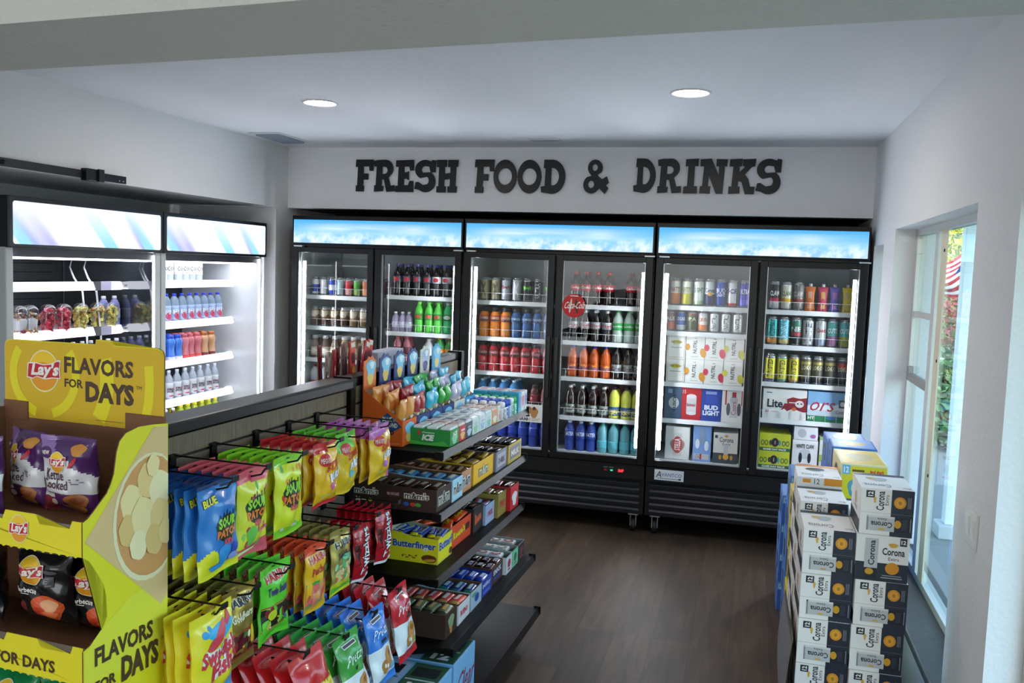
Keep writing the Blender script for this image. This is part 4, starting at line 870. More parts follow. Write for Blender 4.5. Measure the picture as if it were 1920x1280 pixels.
row(xs, YF, 1.371, [(T('#2d9a98', [(.05, .25, '#d89040')], 'ARIZONA', '#1c4a44'), 'teal tall can'), (T('#5cb4cc', [(.05, .2, '#d8c880')], 'ARIZONA', '#e8f4f8'), 'light blue tall can'), (T('#4a7a6a', [(.05, .35, '#2c3434'), (.36, .48, '#b03a4a')], 'NE', '#e0e0e0', vert=False), 'dark green tall can'), (T('#c9cccc', [], 'LITE', '#3a4a54'), 'silver tall can with dark letters'),
    (T('#bcc4c8', [(.0, .3, '#8f9cae')], 'Coors', '#a83040', vert=False), 'silver tall can with red script'), (T('#5aa8a4', [(.05, .4, '#9a6a90')], 'CUTE', '#e8f0e8', vert=False), 'teal and mauve tall can'), (T('#5fb0b0', [(.05, .4, '#a8b048')], 'CUTE', '#e8f0e8', vert=False), 'teal and lime tall can')], S2, C3R, depth=1)
tt = lambda top: T('#cfc638', [(.86, 1, top), (.05, .12, top)], 'TWISTED', '#23303c')
bgd = T('#5c5a48', [(.0, .2, '#2a2c2c'), (.7, .8, '#b8a860')], 'LOKO', '#d8d0a8', vert=False)
bgr = T('#4c4a4c', [(.0, .2, '#2a2c2c'), (.6, .8, '#b0483c')], 'LOKO', '#d8d0a8', vert=False)
row(xs, YF, 1.115, [(tt('#5a4a8c'), 'yellow tall can with purple rim'), (tt('#3a9a94'), 'yellow tall can with teal rim'), (tt('#d89058'), 'yellow tall can with peach rim'), (bgd, 'dark gold can'), (bgd, 'dark gold can'), (bgd, 'dark gold can'), (bgr, 'dark can with rust band')], S3, C3R, depth=2)
def c_lite(f, m):
    S = m['front']; f.text(S, 'Lite', .1, .38, .46, .66, INK('#1c2430'), .0014, bold=.03)
    fl = [(.42, .3), (.5, .55), (.56, .52), (.55, .68), (.68, .76), (.85, .72), (1, .76), (1, .24), (.86, .3), (.7, .38), (.56, .28), (.5, .36)]
    f.shape(S, fl, INK('#8f1f24'), .001); f.ell(S, .84, .54, .1, .12, INK('#e8e4e0'), .0016, 14); f.ell(S, .8, .55, .02, .025, INK('#2a1a1a'), .002); f.ell(S, .88, .55, .02, .025, INK('#2a1a1a'), .002); f.ell(S, .72, .36, .05, .06, INK('#d07030'), .0018); f.rect(S, .6, .56, .75, .59, INK('#e8e4e0'), .0016)
    f.text(S, '24', .06, .22, .14, .3, INK('#a82430'), .0012, bold=.05); f.rect(S, .2, .24, .34, .27, INK('#9aa0a4'), .001); f.rect(S, .08, .86, .2, .89, INK('#5a6a7a'), .001)
def c_cl(f, m):
    S = m['front']; f.rect(S, 0, 0, 1, .2, INK('#1f7a44'), .0006); f.rect(S, 0, .2, 1, .55, INK('#c8dbe6'), .0006); f.shape(S, [(0, .5), (.3, .62), (.6, .52), (.8, .66), (1, .55), (1, .4), (0, .4)], INK('#e8f0f4'), .0008)
    f.text(S, 'ors', .02, .36, .58, .66, INK('#b01c2c'), .0014, bold=.0, shear=.15); f.text(S, 'HT', .02, .07, .17, .17, INK('#f0f4f0'), .001, bold=.04); f.rect(S, .72, .5, .9, .76, INK('#4a545c'), .001); f.ell(S, .81, .63, .06, .08, INK('#dfe4e8'), .0014); f.text(S, 'Coors', .66, .3, .9, .42, INK('#b01c2c'), .0014); f.ell(S, .58, .14, .14, .05, INK('#3f78b8'), .001)
carton(.285, .205, .3, '#e8e8e4', c_lite).new((a+.165, YF-.04, .864), 0, 'white beer carton with a red pirate flag, fourth shelf of beer cooler', 'beer cartons in the beer cooler')
carton(.275, .205, .3, '#7fb0d8', c_cl).new((a+.452, YF-.04, .864), -.03, 'sky blue and green beer carton with red script, fourth shelf of beer cooler', 'beer cartons in the beer cooler')
def c_gd(f, m):
    S = m['front']; f.rect(S, 0, 0, 1, .18, INK('#2a5a3c'), .0006); f.text(S, 'GAME DAY PACK', .12, .03, .88, .14, INK('#f0f4e8'), .001, bold=.04)
    for x in (.1, .22, .78, .9): f.ell(S, x, .46, .06, .16, INK('#5a6a2c'), .0008); f.ell(S, x, .46, .035, .1, INK('#b8c83c'), .0012)
    f.ell(S, .36, .48, .05, .16, INK('#3a4a40'), .0008); f.ell(S, .64, .48, .05, .16, INK('#48a0a0'), .0008); f.ell(S, .5, .5, .12, .26, INK('#38221a'), .0014); f.rect(S, .49, .4, .51, .6, INK('#e0d8c8'), .0022)
gdp = carton(.205, .118, .28, '#c8cc28', c_gd)
gdp.new((a+.115, YF-.04, DECK), 0, 'yellow carton with a football, bottom one of the two in beer cooler', 'yellow football cartons')
gdp.new((a+.118, YF-.04, DECK+.120), .02, 'yellow carton with a football, upper one of the two in beer cooler', 'yellow football cartons')
def c_wc(f, m):
    S = m['front']; f.text(S, 'WHITE CLAW', .15, .72, .85, .86, INK('#2a2c30'), .0012, bold=.03, arc=.08); f.ell(S, .5, .55, .24, .17, INK('#c8ccd0'), .0006); f.ell(S, .33, .42, .07, .17, INK('#1c1c22'), .001); f.ell(S, .68, .42, .07, .17, INK('#1c1c22'), .001); f.ell(S, .5, .17, .34, .06, INK('#b06ab0'), .001, wob=.15)
wc = carton(.165, .21, .28, '#e9eaec', c_wc); wc.new((a+.315, YF-.04, DECK), .02, 'white seltzer carton with two black cans, bottom of beer cooler', 'white seltzer cartons on the cooler floor')
carton(.155, .09, .26, '#e6e7ea', lambda f, m: (f.ell(m['front'], .35, .5, .18, .34, INK('#b8bcc2'), .0008), f.ell(m['front'], .8, .3, .12, .14, INK('#b06ab0'), .001))).new((a+.315, YF-.04, DECK+.212), -.02, 'low white carton lying on the white seltzer carton, bottom of beer cooler', 'white seltzer cartons on the cooler floor')
carton(.15, .24, .28, '#dfe6dc', lambda f, m: (f.rect(m['front'], 0, .3, 1, .5, INK('#a8c858'), .0006), f.rect(m['front'], 0, .92, 1, 1, INK('#8fc070'), .0006))).new((a+.482, YF-.04, DECK), 0, 'white carton with a lime green band, bottom right of beer cooler', 'white seltzer cartons on the cooler floor')

# ================================================================ the white open coolers
FXR = 0.  # labels face the room (+x)
XP = -3.86
def cup(fill, kind):
    """domed clear cup packed with fruit"""
    rnd = random.Random(kind)
    f = MB().lathe([(.029, 0), (.031, .003), (.044, .112), (.046, .114), (.046, .118)], GLASS('#e9edf0', .1, 'cup_plastic', .05), 20)
    d = MB().lathe([(.047, .117), (.047, .121), (.044, .14), (.034, .156), (.018, .165), (.001, .167)], GLASS('#eef2f5', .12, 'cup_plastic', .05), 20)
    g = MB()
    if fill == 'yog':
        g.lathe([(.027, .004), (.034, .03)], P('#a87848', .8), 16); g.lathe([(.0335, .03), (.040, .085), (.03, .095)], P('#f4f0f2', .5), 16)
        cols = ['#b07c4a', '#8a3040', '#e9e2e4', '#c89a68']; pts = [(rnd.uniform(-.03, .03), rnd.uniform(-.03, .03), rnd.uniform(.09, .12)) for k in range(22)]+[(.035*math.cos(a_), .035*math.sin(a_), rnd.uniform(.012, .04)) for a_ in [k*.5 for k in range(13)]]
    else:
        cols = fill; pts = []
        for k in range(95):
            z = .012+.125*(k/95); R = (.022+.016*min(z/.112, 1))*(1 if z < .12 else .75); a_ = rnd.random()*6.28; q = R*math.sqrt(rnd.uniform(.3, 1)); pts.append((q*math.cos(a_), q*math.sin(a_), z))
    for x, y, z in pts:
        s = rnd.uniform(.007, .011) if fill != 'yog' else rnd.uniform(.004, .008); c_ = rnd.choice(cols); m = Matrix.Rotation(rnd.random()*3, 3, 'X') @ Matrix.Rotation(rnd.random()*3, 3, 'Y')
        vs = [Vector((x, y, z))+m @ Vector(v)*s for v in ((-1,-1,-1),(1,-1,-1),(1,1,-1),(-1,1,-1),(-.8,-.8,1),(.8,-.8,1),(.8,.8,1),(-.8,.8,1))]
        g.add(vs, [(0,3,2,1),(4,5,6,7),(0,1,5,4),(1,2,6,5),(2,3,7,6),(3,0,4,7)], P(c_, .4, name='fruit'))
    return Tpl('fruit_cup', 'fruit cup', [('cup', f, None, []), ('dome_lid', d, None, []), ('contents', g, None, [])])
RC = ['#d8485a', '#c83048', '#e06a78', '#b82840']; YC = ['#e8cf5a', '#d9d878', '#efe08a', '#e0b050']; MC = ['#e09a40', '#d8d86a', '#e8c050', '#c8d890']
cups = [(cup('yog', 1), 'clear cup of yoghurt and granola at the cooler end'), (cup('yog', 2), 'clear cup of yoghurt and granola beside the red fruit'), (cup(RC, 3), 'domed cup of red melon beside the yoghurt'), (cup(RC, 4), 'domed cup of red melon beside yellow fruit'),
        (cup(YC, 5), 'domed cup of yellow pineapple beside the red melon'), (cup(MC, 6), 'domed cup of mixed orange and green melon'), (cup(YC, 7), 'domed cup of yellow pineapple, last in the cup row')]
for (t, lab), y in zip(cups, [3.96, 4.035, 4.165, 4.285, 4.42, 4.56, 4.675]):
    t.new((XP+.04, y, 1.3685), 0, lab+' on the second shelf', 'fruit cups on the second shelf')
CW1 = 'cup cooler'; CW2 = 'corner white cooler'
dkb = bottle(.03, .2, '#2c1e1e', '#c8ccd0', '#5a4640', (.25, .55), shape='slim', face=0); lvb = bottle(.033, .2, '#8f94d0', '#dfe2f0', '#b9c0e8', (.3, .6), shape='water', face=0, clear=.2)
row(lin_(3.95, 4.55, 9), XP, 1.101, [(dkb, 'dark slim bottle')]*9, S3, CW1, axis='y', depth=1)
row(lin_(4.62, 4.78, 3), XP, 1.101, [(lvb, 'lavender bottle')]*3, S3, 'cup cooler end', axis='y', depth=1)
row(lin_(4.66, 4.76, 2), XP, 1.369, [(lvb, 'lavender bottle')]*2, S2, 'cup cooler end', axis='y', depth=1)
wt = bottle(.031, .19, '#dfe8ee', '#e8ecf0', '#eef2f4', (.3, .72), 'CORE', '#20242c', 'water', face=0, clear=.45, blob=(.12, .5, .08, '#d87a48'))
row([5.10+.0, 5.165, 5.235, 5.30, 5.40, 5.475, 5.555, 5.635], XP, 1.646, [(wt, 'clear water bottle with lettered label')]*8, S1, CW2, axis='y', depth=1)
fj = bottle(.034, .205, '#bcd2e6', '#2f3fd0', '#a8c0e4', (.12, .6), 'FIJI', '#f4f6fa', 'water', face=0, clear=.5, blob=(.28, .3, .28, '#c03c64'))
row(lin_(5.10, 5.88, 10), XP, 1.367, [(fj, 'clear water bottle with blue cap')]*10, S2, CW2, axis='y', depth=1)
fl = lambda col, foot, cap: bottle(.035, .185, col, cap, foot, (.02, .2), None, '#ffffff', 'shake', face=0)
sb, sp_, st_ = fl('#3f7fe0', '#d8dcf0', '#2c58c8'), fl('#d87a86', '#d84a4c', '#d06a78'), fl('#d8a880', '#7a2c34', '#c07848')
row([5.12, 5.21, 5.315, 5.40, 5.47, 5.54, 5.625, 5.71, 5.80], XP, 1.099, [(sb, 'blue shake bottle')]*4+[(sp_, 'pink shake bottle')]*3+[(st_, 'tan shake bottle')]*2, S3, CW2, axis='y', depth=2, dy=.075)
sw = bottle(.03, .21, '#cdd8e4', '#c0c8d4', '#e0e4ea', (.12, .6), 'smart', '#5a2a48', 'slim', face=0, clear=.4, blob=(.1, .3, .06, '#b84a5a'))
row(lin_(5.12, 5.85, 9), XP, .829, [(sw, 'clear slim water bottle')]*9, S4, CW2, axis='y', depth=1)
dko = bottle(.03, .19, '#5a2c1a', '#e0e0e4', '#b05a34', (.2, .5), 'TEA', '#f0e0d0', 'slim', face=0); ggr = bottle(.033, .2, '#a8b82c', '#e0cc30', '#5fa848', (.1, .4), None, '#ffffff', 'soda', face=0, clear=.1)
row(lin_(5.10, 5.86, 10), XP, .58, [(dko, 'amber tea bottle')]*4+[(ggr, 'green juice bottle with yellow cap')]*6, S5, CW2, axis='y', depth=2, dy=.075)
# ================================================================ the black shelving unit (gondola)
G = Fr((-1.44, 1.9, 0), 1.68); GA = G.a
M_SLAT = NOISY('#6a5646', '#84705c', 14, .6, 6, (1, 18, 1), name='slatwall_wood')
M_SH = P('#060607', .5, coat=.0, name='black_shelf', spec=.15)
M_EDGE = P('#050507', .35, name='black_edge', spec=.28)
GY0, GYM, GY1, GZ = -.11, 1.085, 2.29, 1.405
r = empty('gondola_shelving', G(0, 0, 0), GA); tag(r, 'black shelving unit with dark wood slat back, hooks in front and shelves behind', 'store shelving')
GR = r
def slat(y0, y1, nm='slat_panel'):
    f = MB(); z = .2; zs = [.2, .34, .48, .62, .76, .90, 1.04, 1.17, 1.305, GZ-.03]
    for a, c in zip(zs[:-1], zs[1:]): f.box((-.05, y0, a), (0, y1, c-.008), M_SLAT); f.box((-.05, y0, c-.008), (-.008, y1, c), P('#1a1714', .7))
    part(r, nm, f)
slat(GY0+.02, GYM-.012); slat(GYM+.03, GY1-.02)
f = MB()
for a, c in ((GY0, GYM-.014),):
    f.rbox((-.075, a, GZ-.04), (.03, c, GZ), M_EDGE, .008)
part(r, 'top_rail', f)
f = MB(); f.rbox((-.06, GYM+.04, GZ-.03), (.004, GY1-.01, GZ), M_EDGE, .004); part(r, 'top_rail', f)
for y in (GY0-.005, GYM, GY1-.02):
    f = MB(); f.box((-.055, y-.013, 0), (.018, y+.025, GZ+.005), M_SH)
    for k in range(50): f.box((.0181, y+.003, .1+k*.0255), (.0188, y+.008, .112+k*.0255), P('#000000', .9))
    part(r, 'upright', f)
def gshelf(y0, y1, z, d, nm='shelf', lip=.024):
    f = MB(); f.box((.002, y0, z-.02), (d, y1, z), M_SH)
    f.add([(d, y0, z+.004), (d+.004, y0, z+.004), (d+.014, y0, z-lip), (d+.008, y0, z-lip-.004), (d, y1, z+.004), (d+.004, y1, z+.004), (d+.014, y1, z-lip), (d+.008, y1, z-lip-.004), (d, y0, z-lip), (d, y1, z-lip)],
          [(0, 4, 5, 1), (1, 5, 6, 2), (2, 6, 7, 3), (0, 1, 2, 3, 8), (4, 9, 7, 6, 5), (3, 7, 9, 8), (0, 8, 9, 4)], M_EDGE)
    f.rbox((d-.02, y1-.004, z-lip), (d+.016, y1+.004, z+.01), M_EDGE, .002); f.rbox((d-.02, y0-.004, z-lip), (d+.016, y0+.004, z+.006), M_EDGE, .002)
    for y in (y0+.002, y1-.008): f.add([(.0, y, z-.02), (d-.06, y, z-.02), (.0, y, z-.11), (.0, y+.006, z-.02), (d-.06, y+.006, z-.02), (.0, y+.006, z-.11)], [(0, 1, 2), (3, 5, 4), (0, 3, 4, 1), (1, 4, 5, 2)], M_SH)
    part(r, nm, f)
SY0, SY1 = GYM+.03, 2.27
Z1, Z2, Z3, Z4, Z5 = 1.15, .92, .675, .425, .165
gshelf(SY0, SY1, Z1, .355); gshelf(SY0, SY1, Z2, .352); gshelf(SY0, SY1, Z3, .348); gshelf(SY0, SY1, Z4, .415); gshelf(GY0, SY1, Z5, .45, 'base_shelf', .03)
f = MB(); f.box((-.06, GY0, 0), (.33, SY1, .13), P('#030303', .8)); part(r, 'base', f)  # shade under the base shelf put into the near-black colour
# hooks
def hook(y, z, L, L2=None):
    f = MB(); L2 = L2 or L
    f.box((.0, y-.012, z-.045), (.008, y+.012, z+.014), M_SH); f.box((-.006, y-.016, z+.008), (.014, y+.016, z+.013), P('#3a3a3c', .3, .5))
    f.tube([(.006, y, z-.02), (L2-.02, y, z-.02), (L2+.008, y, z-.012), (L2+.02, y, z+.004)], .0028, M_BLACK, 6)
    f.tube([(.006, y, z+.012), (L-.01, y, z+.010), (L+.004, y, z+.012)], .0024, M_BLACK, 6); f.rbox((L, y-.013, z+.004), (L+.004, y+.013, z+.018), M_BLACK, .001)
    part(r, 'hook', f)

# ---- candy bags
def bag(key, w, h, t, col, draw=None, crink=.0025, seal=.05, hole=True, name='candy_bag', cat='candy bag', hdr=.1, back=None, rough=.28, seed=0):
    """pillow bag, front towards +x, hanging from (0,0,0) at its top; col(u,v)->material or one material"""
    NU, NV = 30, 46
    def env(v):
        a = min(1, max(0, (v-seal)/.22)); c = min(1, max(0, (1-hdr-v)/.18)); return math.sin(a*PI/2)*math.sin(c*PI/2)
    def S(u, v, n, side=1):
        x = 2*u-1; th = t*env(v)*max(0, 1-x*x)**.55
        cr = crink*(math.sin(u*9+v*6+seed)*math.sin(v*12+seed*2)+.45*math.sin(u*15-v*9+seed))*(.3+env(v))
        pinch = 1-.07*env(v)
        return Vector((side*(th+n*1.4+.0004)+cr+.004*math.sin(u*6+seed)*(1-env(v)), x*w/2*pinch, (v-1)*h+.012+.004*math.sin(u*5+seed*3)*(v < .1)))
    S.soft = 1
    f = MB()
    for side in (1, -1):
        vs = [S(i/NU, j/NV, 0, side) for j in range(NV+1) for i in range(NU+1)]; fs = []; ms = []
        for j in range(NV):
            for i in range(NU):
                q = (j*(NU+1)+i, j*(NU+1)+i+1, (j+1)*(NU+1)+i+1, (j+1)*(NU+1)+i)
                fs.append(q if side == 1 else q[::-1]); ms.append((col((i+.5)/NU, (j+.5)/NV) if callable(col) else col) if side == 1 or not back else back)
        f.add(vs, fs, ms, True)
    if hole: f.ell(S, .5, .96, .055, .009, P('#0a0a0a', .6), .0008, 12)
    if draw: draw(f, S)
    return Tpl(name, cat, [('pouch', f, None, [])])
def F_(c): return P(c, .26, 0, .35, 'foil_print')
def hang(tpl, y, z, xs, rowname, desc, ry=0., grp=None, ryf=None, jy=.0):
    """bags one behind another on a hook; xs from the front one backwards"""
    for k, x in enumerate(xs):
        q = ryf if (k == 0 and ryf is not None) else ry
        place = 'front one' if k == 0 else '%s from front' % ORD[k]
        tpl.new(G(x, y+random.uniform(-.004, .004)+jy*k, z-.006), GA+random.uniform(-.05, .05), '%s, %s, %s' % (desc, place, rowname), grp or desc+'s', ry=q+random.uniform(-.02, .02))
Gn, Or, Rd = INK('#8fd02c'), INK('#ee7a28'), INK('#d83a4a')
DKI = INK('#1c1c18')
def sp_text(f, S, u0, v0, u1, v1):
    f.ell(S, (u0+u1)/2, (v0+v1)/2, (u1-u0)*.56, (v1-v0)*.6, INK('#22301c'), .0006, 22, wob=.12)
    m_ = (v0+v1)/2; f.text(S, 'SOUR', u0, m_, u1, v1, INK('#9ad83c'), .0012, bold=.05, res=1); f.text(S, 'PATCH', u0-.02, v0+.02, u1+.02, m_-.01, INK('#ee8030'), .0012, bold=.05, res=1)
    f.text(S, 'KIDS', u0+(u1-u0)*.35, v0-.07, u0+(u1-u0)*.8, v0, INK('#e05060'), .0014, bold=.05, res=1)
    for k in range(6): f.rect(S, u0+.06+k*.09, v1-.01, u0+.085+k*.09, v1+.03+.02*((k*7) % 3), DKI, .001)
def d_blue(f, S):
    f.text(S, 'BLUE', .06, .76, .40, .85, INK('#1a1a1c'), .0006, bold=.12, rise=.3); f.text(S, 'BLUE', .07, .765, .39, .845, INK('#e8e030'), .0012, bold=.04, rise=.3); f.rect(S, .6, .92, .95, .95, INK('#10204c'), .0008)
    sp_text(f, S, .34, .38, .86, .62)
    f.ell(S, .55, .2, .16, .13, INK('#2f8fd8'), .0008, wob=.2); f.ell(S, .42, .1, .2, .03, INK('#2f8fd8'), .0009, wob=.2); f.ell(S, .84, .24, .1, .06, INK('#3348b0'), .001, wob=.1); f.ell(S, .82, .14, .12, .05, INK('#8f9cd8'), .0011, wob=.1)
B_blue = bag('blue', .155, .225, .018, lambda u, v: F_('#2f7ac8') if v > .2+.10*math.sin(u*7) and v < .95 else (F_('#16386c') if v >= .95 else F_('#e0dc2c')), d_blue, seed=1)
def fruits(f, S, seed, cols, n=12, lo=.08, hi=.9, r=.05):
    rnd = random.Random(seed)
    for k in range(n): f.ell(S, rnd.uniform(.1, .9), rnd.uniform(lo, hi), r*rnd.uniform(.6, 1.2), r*rnd.uniform(.5, .9), INK(rnd.choice(cols)), .0005, 9, rot=rnd.random()*3, wob=.15)
def d_wm(f, S):
    fruits(f, S, 4, ['#e05a70', '#8cc850', '#c83858', '#58b060'], 14); sp_text(f, S, .24, .42, .80, .68); f.ell(S, .36, .26, .13, .12, INK('#6cc04c'), .0008, wob=.2); f.rect(S, .05, .06, .6, .1, INK('#d8e8a0'), .001); f.rect(S, .6, .27, .95, .3, INK('#d85a78'), .001)
B_wm = bag('wm', .148, .225, .017, lambda u, v: F_('#e0606c') if (v > .88-.05*u or v < .13+.05*u) else F_('#dcdc38'), d_wm, seed=2)
def d_yl(f, S):
    fruits(f, S, 9, ['#e8a030', '#58b070', '#3c90b8', '#d84838', '#f0e060'], 14); sp_text(f, S, .22, .38, .80, .66); f.rect(S, .2, .09, .7, .12, INK('#b8c8c0'), .001)
B_yl = bag('yl', .148, .22, .017, lambda u, v: F_('#8cd02c') if (v > .9 or v < .1) else F_('#dce02c'), d_yl, seed=3)
def d_sk(f, S, mid='#e86a30', tail='#d05890'):
    f.ell(S, .28, .74, .2, .1, INK('#c8202c'), .0006); f.text(S, 'MEGA BITE', .12, .7, .44, .78, INK('#f0e8e0'), .0012, res=1, rise=-.2)
    f.text(S, 'STAR', .35, .52, .92, .66, INK('#c8381c'), .0008, bold=.08, rise=.5, res=1); f.text(S, 'BURST', .45, .36, .98, .5, INK('#e8e4f4'), .0014, bold=.06, rise=.45, res=1)
    f.ell(S, .55, .3, .12, .06, INK(tail), .001, wob=.2); f.ell(S, .8, .34, .1, .06, INK('#e8a838'), .001, wob=.2); f.rect(S, .15, .16, .5, .19, INK('#a8b860'), .001)
B_sk = bag('sk', .15, .19, .02, lambda u, v: F_('#c82830') if ((v > .84 and u < .5) or v > .93 or v < .06) else F_('#eeb41c'), d_sk, seed=4)
B_sg = bag('sg', .14, .19, .018, lambda u, v: F_('#6cc03c') if (v > .8-.3*abs(u-.4) and u < .7) or v > .9 else F_('#e4b820'), lambda f, S: d_sk(f, S, '#d84830', '#60b8b8'), seed=5)
B_sb = bag('sb', .15, .185, .02, lambda u, v: F_('#c064b4') if (v > .78+.1*u) or (u > .9 and v < .5) else F_('#eab81c'), lambda f, S: d_sk(f, S, '#d84830', '#b060b8'), seed=6)
R1, R2, R3, R4 = 'top hook row', 'second hook row', 'third hook row', 'lowest hook row'
def xsn(x0, n, d): return [x0-k*d for k in range(n)]
for y in (-.06, .085, .262, .475, .662, .845): hook(y, 1.30, .29, .262)
hang(B_blue, -.065, 1.295, xsn(.243, 6, .034), R1, 'blue bag of sour candy with yellow foot')
hang(B_wm, .082, 1.295, xsn(.243, 6, .033), R1, 'yellow and pink bag of sour candy')
hang(B_yl, .258, 1.295, xsn(.240, 6, .034), R1, 'yellow bag of sour candy with green ends')
hang(B_sk, .472, 1.295, xsn(.242, 6, .034), R1, 'amber candy bag with red corner')
hang(B_sg, .655, 1.29, xsn(.215, 5, .036), R1, 'amber candy bag with green corner')
hang(B_sb, .840, 1.285, xsn(.243, 6, .034), R1, 'amber and purple candy bag')
# second row
def har(f, S, sub, scol, c1='#b81c2c', y=.80):
    f.text(S, 'HARIBO', .12, y-.02, .92, y+.10, INK('#f4f0ea'), .0006, bold=.11, rise=.12, res=1); f.text(S, 'HARIBO', .13, y-.015, .91, y+.095, INK(c1), .0013, bold=.03, rise=.12, res=1)
    f.text(S, sub, .2, y-.2, .85, y-.08, INK(scol), .001, bold=.03, rise=.15, res=1)
def d_gold(f, S):
    har(f, S, 'Goldbears', '#f0e8c8', '#1a1a20', .78); f.rect(S, .05, .44, .95, .455, INK('#b81c24'), .0008, 4); f.rect(S, .06, .16, .94, .43, P('#5a1420', .25), .0006, 4, 3); fruits(f, S, 3, ['#c83038', '#e0a028', '#2c7a34', '#f0e0c0', '#8c1420'], 16, .18, .42, .07); f.rect(S, .05, .13, .95, .145, INK('#b81c24'), .0008, 4); f.ell(S, .85, .36, .08, .12, INK('#e0b020'), .0012, wob=.2)
B_gold = bag('gold', .138, .205, .015, lambda u, v: P('#b89a4c', .25, .6, name='gold_foil'), d_gold, seed=7)
def d_snk(f, S):
    har(f, S, 'Twin Snakes', '#4a2a78', '#c81c2c', .80); f.rect(S, .03, .47, .97, .485, INK('#c81c2c'), .0008, 4); f.rect(S, .04, .2, .96, .46, P('#28201e', .25), .0006, 4, 3); fruits(f, S, 8, ['#8a1c28', '#b8b838', '#5a3a8c', '#e0e0e0', '#4a7a2c'], 12, .22, .44, .07); f.rect(S, .03, .17, .97, .185, INK('#c81c2c'), .0008, 4); f.ell(S, .3, .36, .12, .07, INK('#c8d028'), .0012)
B_snk = bag('snk', .148, .205, .016, F_('#62cc34'), d_snk, seed=8)
def d_pch(f, S):
    har(f, S, 'Peaches', '#b82c24', '#c82c2c', .76); f.rect(S, .02, .44, .98, .47, INK('#2c9c4c'), .0008, 4); f.rect(S, .02, .14, .98, .43, INK('#d86458'), .0006, 4, 3); fruits(f, S, 2, ['#e88070', '#d85a4c', '#e8a078', '#c0b040'], 14, .16, .42, .09); f.rect(S, .02, .11, .98, .14, INK('#2c9c4c'), .0008, 4)
B_pch = bag('pch', .125, .2, .016, lambda u, v: F_('#e8502c') if v > .87 else F_('#eeb424'), d_pch, seed=9)
def d_sgb(f, S):
    har(f, S, 'S-Goldbears', '#24203c', '#242030', .74); f.rect(S, .02, .2, .98, .46, INK('#c8b878'), .0006, 4, 3); fruits(f, S, 5, ['#4c9a58', '#e0d8b8', '#d86a30', '#e0c040', '#b8d0a0'], 16, .2, .46, .09); f.rect(S, .02, .05, .98, .12, INK('#5cb03c'), .0008, 4); f.ell(S, .62, .56, .18, .05, INK('#7cd0a0'), .001)
B_sgb = bag('sgb', .13, .2, .015, lambda u, v: F_('#c8d02c') if v < .2 else P('#b8a558', .28, .5, name='gold_foil'), d_sgb, seed=10)
def d_tw(f, S):
    f.text(S, 'Twizzlers', .36, .10, .80, .92, INK('#16161c'), .0006, bold=.06, rot=1, res=1, rise=.0); f.text(S, 'Twizzlers', .37, .11, .79, .91, INK('#f0eef2'), .0014, bold=.015, rot=1, res=1)
    f.rect(S, .03, .30, .3, .8, P('#4c161c', .2), .0006, 2, 4); f.rect(S, .8, .2, .95, .26, INK('#4868b0'), .001)
B_tw = bag('tw', .118, .19, .012, lambda u, v: F_('#d8d4d6') if v < .05 else F_('#b41624'), d_tw, seed=11)
for y in (-.10, .04, .205, .425, .585, .745, .905): hook(y, 1.005, .29, .262)
def d_sw(f, S):
    f.ell(S, .62, .76, .36, .09, INK('#3cb0e0'), .0005, wob=.12); f.ell(S, .5, .72, .26, .075, INK('#d84450'), .0008, rot=.45, wob=.08); f.shape(S, [(.7, .8), (.86, .92), (.9, .82), (.8, .76)], INK('#d84450'), .0008)
    f.ell(S, .22, .80, .06, .04, INK('#2c98d8'), .0008); f.ell(S, .33, .84, .04, .03, INK('#2c98d8'), .0008)
    for st, a in (('Swedish', (.12, .44, .95, .62)), ('Fish', (.32, .26, .88, .45))):
        f.text(S, st, *a, INK('#f4f2f0'), .0006, bold=.16, rise=.25, res=1); f.text(S, st, *a, INK('#d83a4c'), .0014, bold=.04, rise=.25, res=1)
B_sw = bag('sw', .175, .225, .02, lambda u, v: F_('#3ca8e0') if v < .2-.1*math.sin(u*PI)+.03*math.sin(u*9) else F_('#eedc30'), d_sw, seed=12)
hang(B_sw, -.105, 1.0, xsn(.262, 5, .035), R2, 'yellow and blue bag of gummy fish')
hang(B_gold, .035, 1.0, xsn(.235, 6, .034), R2, 'gold foil bag of gummy bears')
hang(B_snk, .205, 1.01, xsn(.238, 6, .036), R2, 'green bag of gummy snakes')
hang(B_pch, .422, 1.0, xsn(.240, 6, .034), R2, 'orange and yellow bag of gummy peaches')
hang(B_sgb, .588, 1.0, xsn(.236, 5, .036), R2, 'gold and green bag of sour gummy bears')
hang(B_tw, .74, .975, xsn(.235, 5, .028), R2, 'red licorice bag')
hang(B_tw, .900, .985, xsn(.236, 6, .028), R2, 'red licorice bag by the upright')
# third row: stand-out pretzel bags leaning forwards
def d_pz(col):
    def d(f, S):
        f.text(S, 'Pretzel', .16, .64, .9, .76, INK('#f2f4f6'), .0012, bold=.0, shear=.15, rise=.2, res=1); f.rect(S, .3, .84, .76, .89, INK('#e8e8e8'), .0008); f.rect(S, .32, .85, .74, .88, INK('#3a3a40'), .0012); f.rect(S, .42, .56, .8, .605, INK('#22242a'), .0012)
        f.ell(S, .42, .26, .17, .09, INK('#b87838'), .0009, wob=.1); f.ell(S, .64, .34, .18, .15, INK('#c68a48'), .0012, wob=.15); f.ell(S, .4, .27, .04, .03, INK('#f0ece4'), .0018); f.ell(S, .5, .25, .04, .03, INK('#f0ece4'), .0018); f.ell(S, .66, .4, .08, .04, INK('#9a6028'), .0018)
        f.ell(S, .78, .2, .09, .05, INK(col), .0014)
    return d
def B_pz(key, top, foot, sp, seed): return bag(key, .15, .235, .02, lambda u, v: F_(top) if v > .52 else (F_(foot) if v < .13 else F_('#e4e6ea')), d_pz(sp), seed=seed)
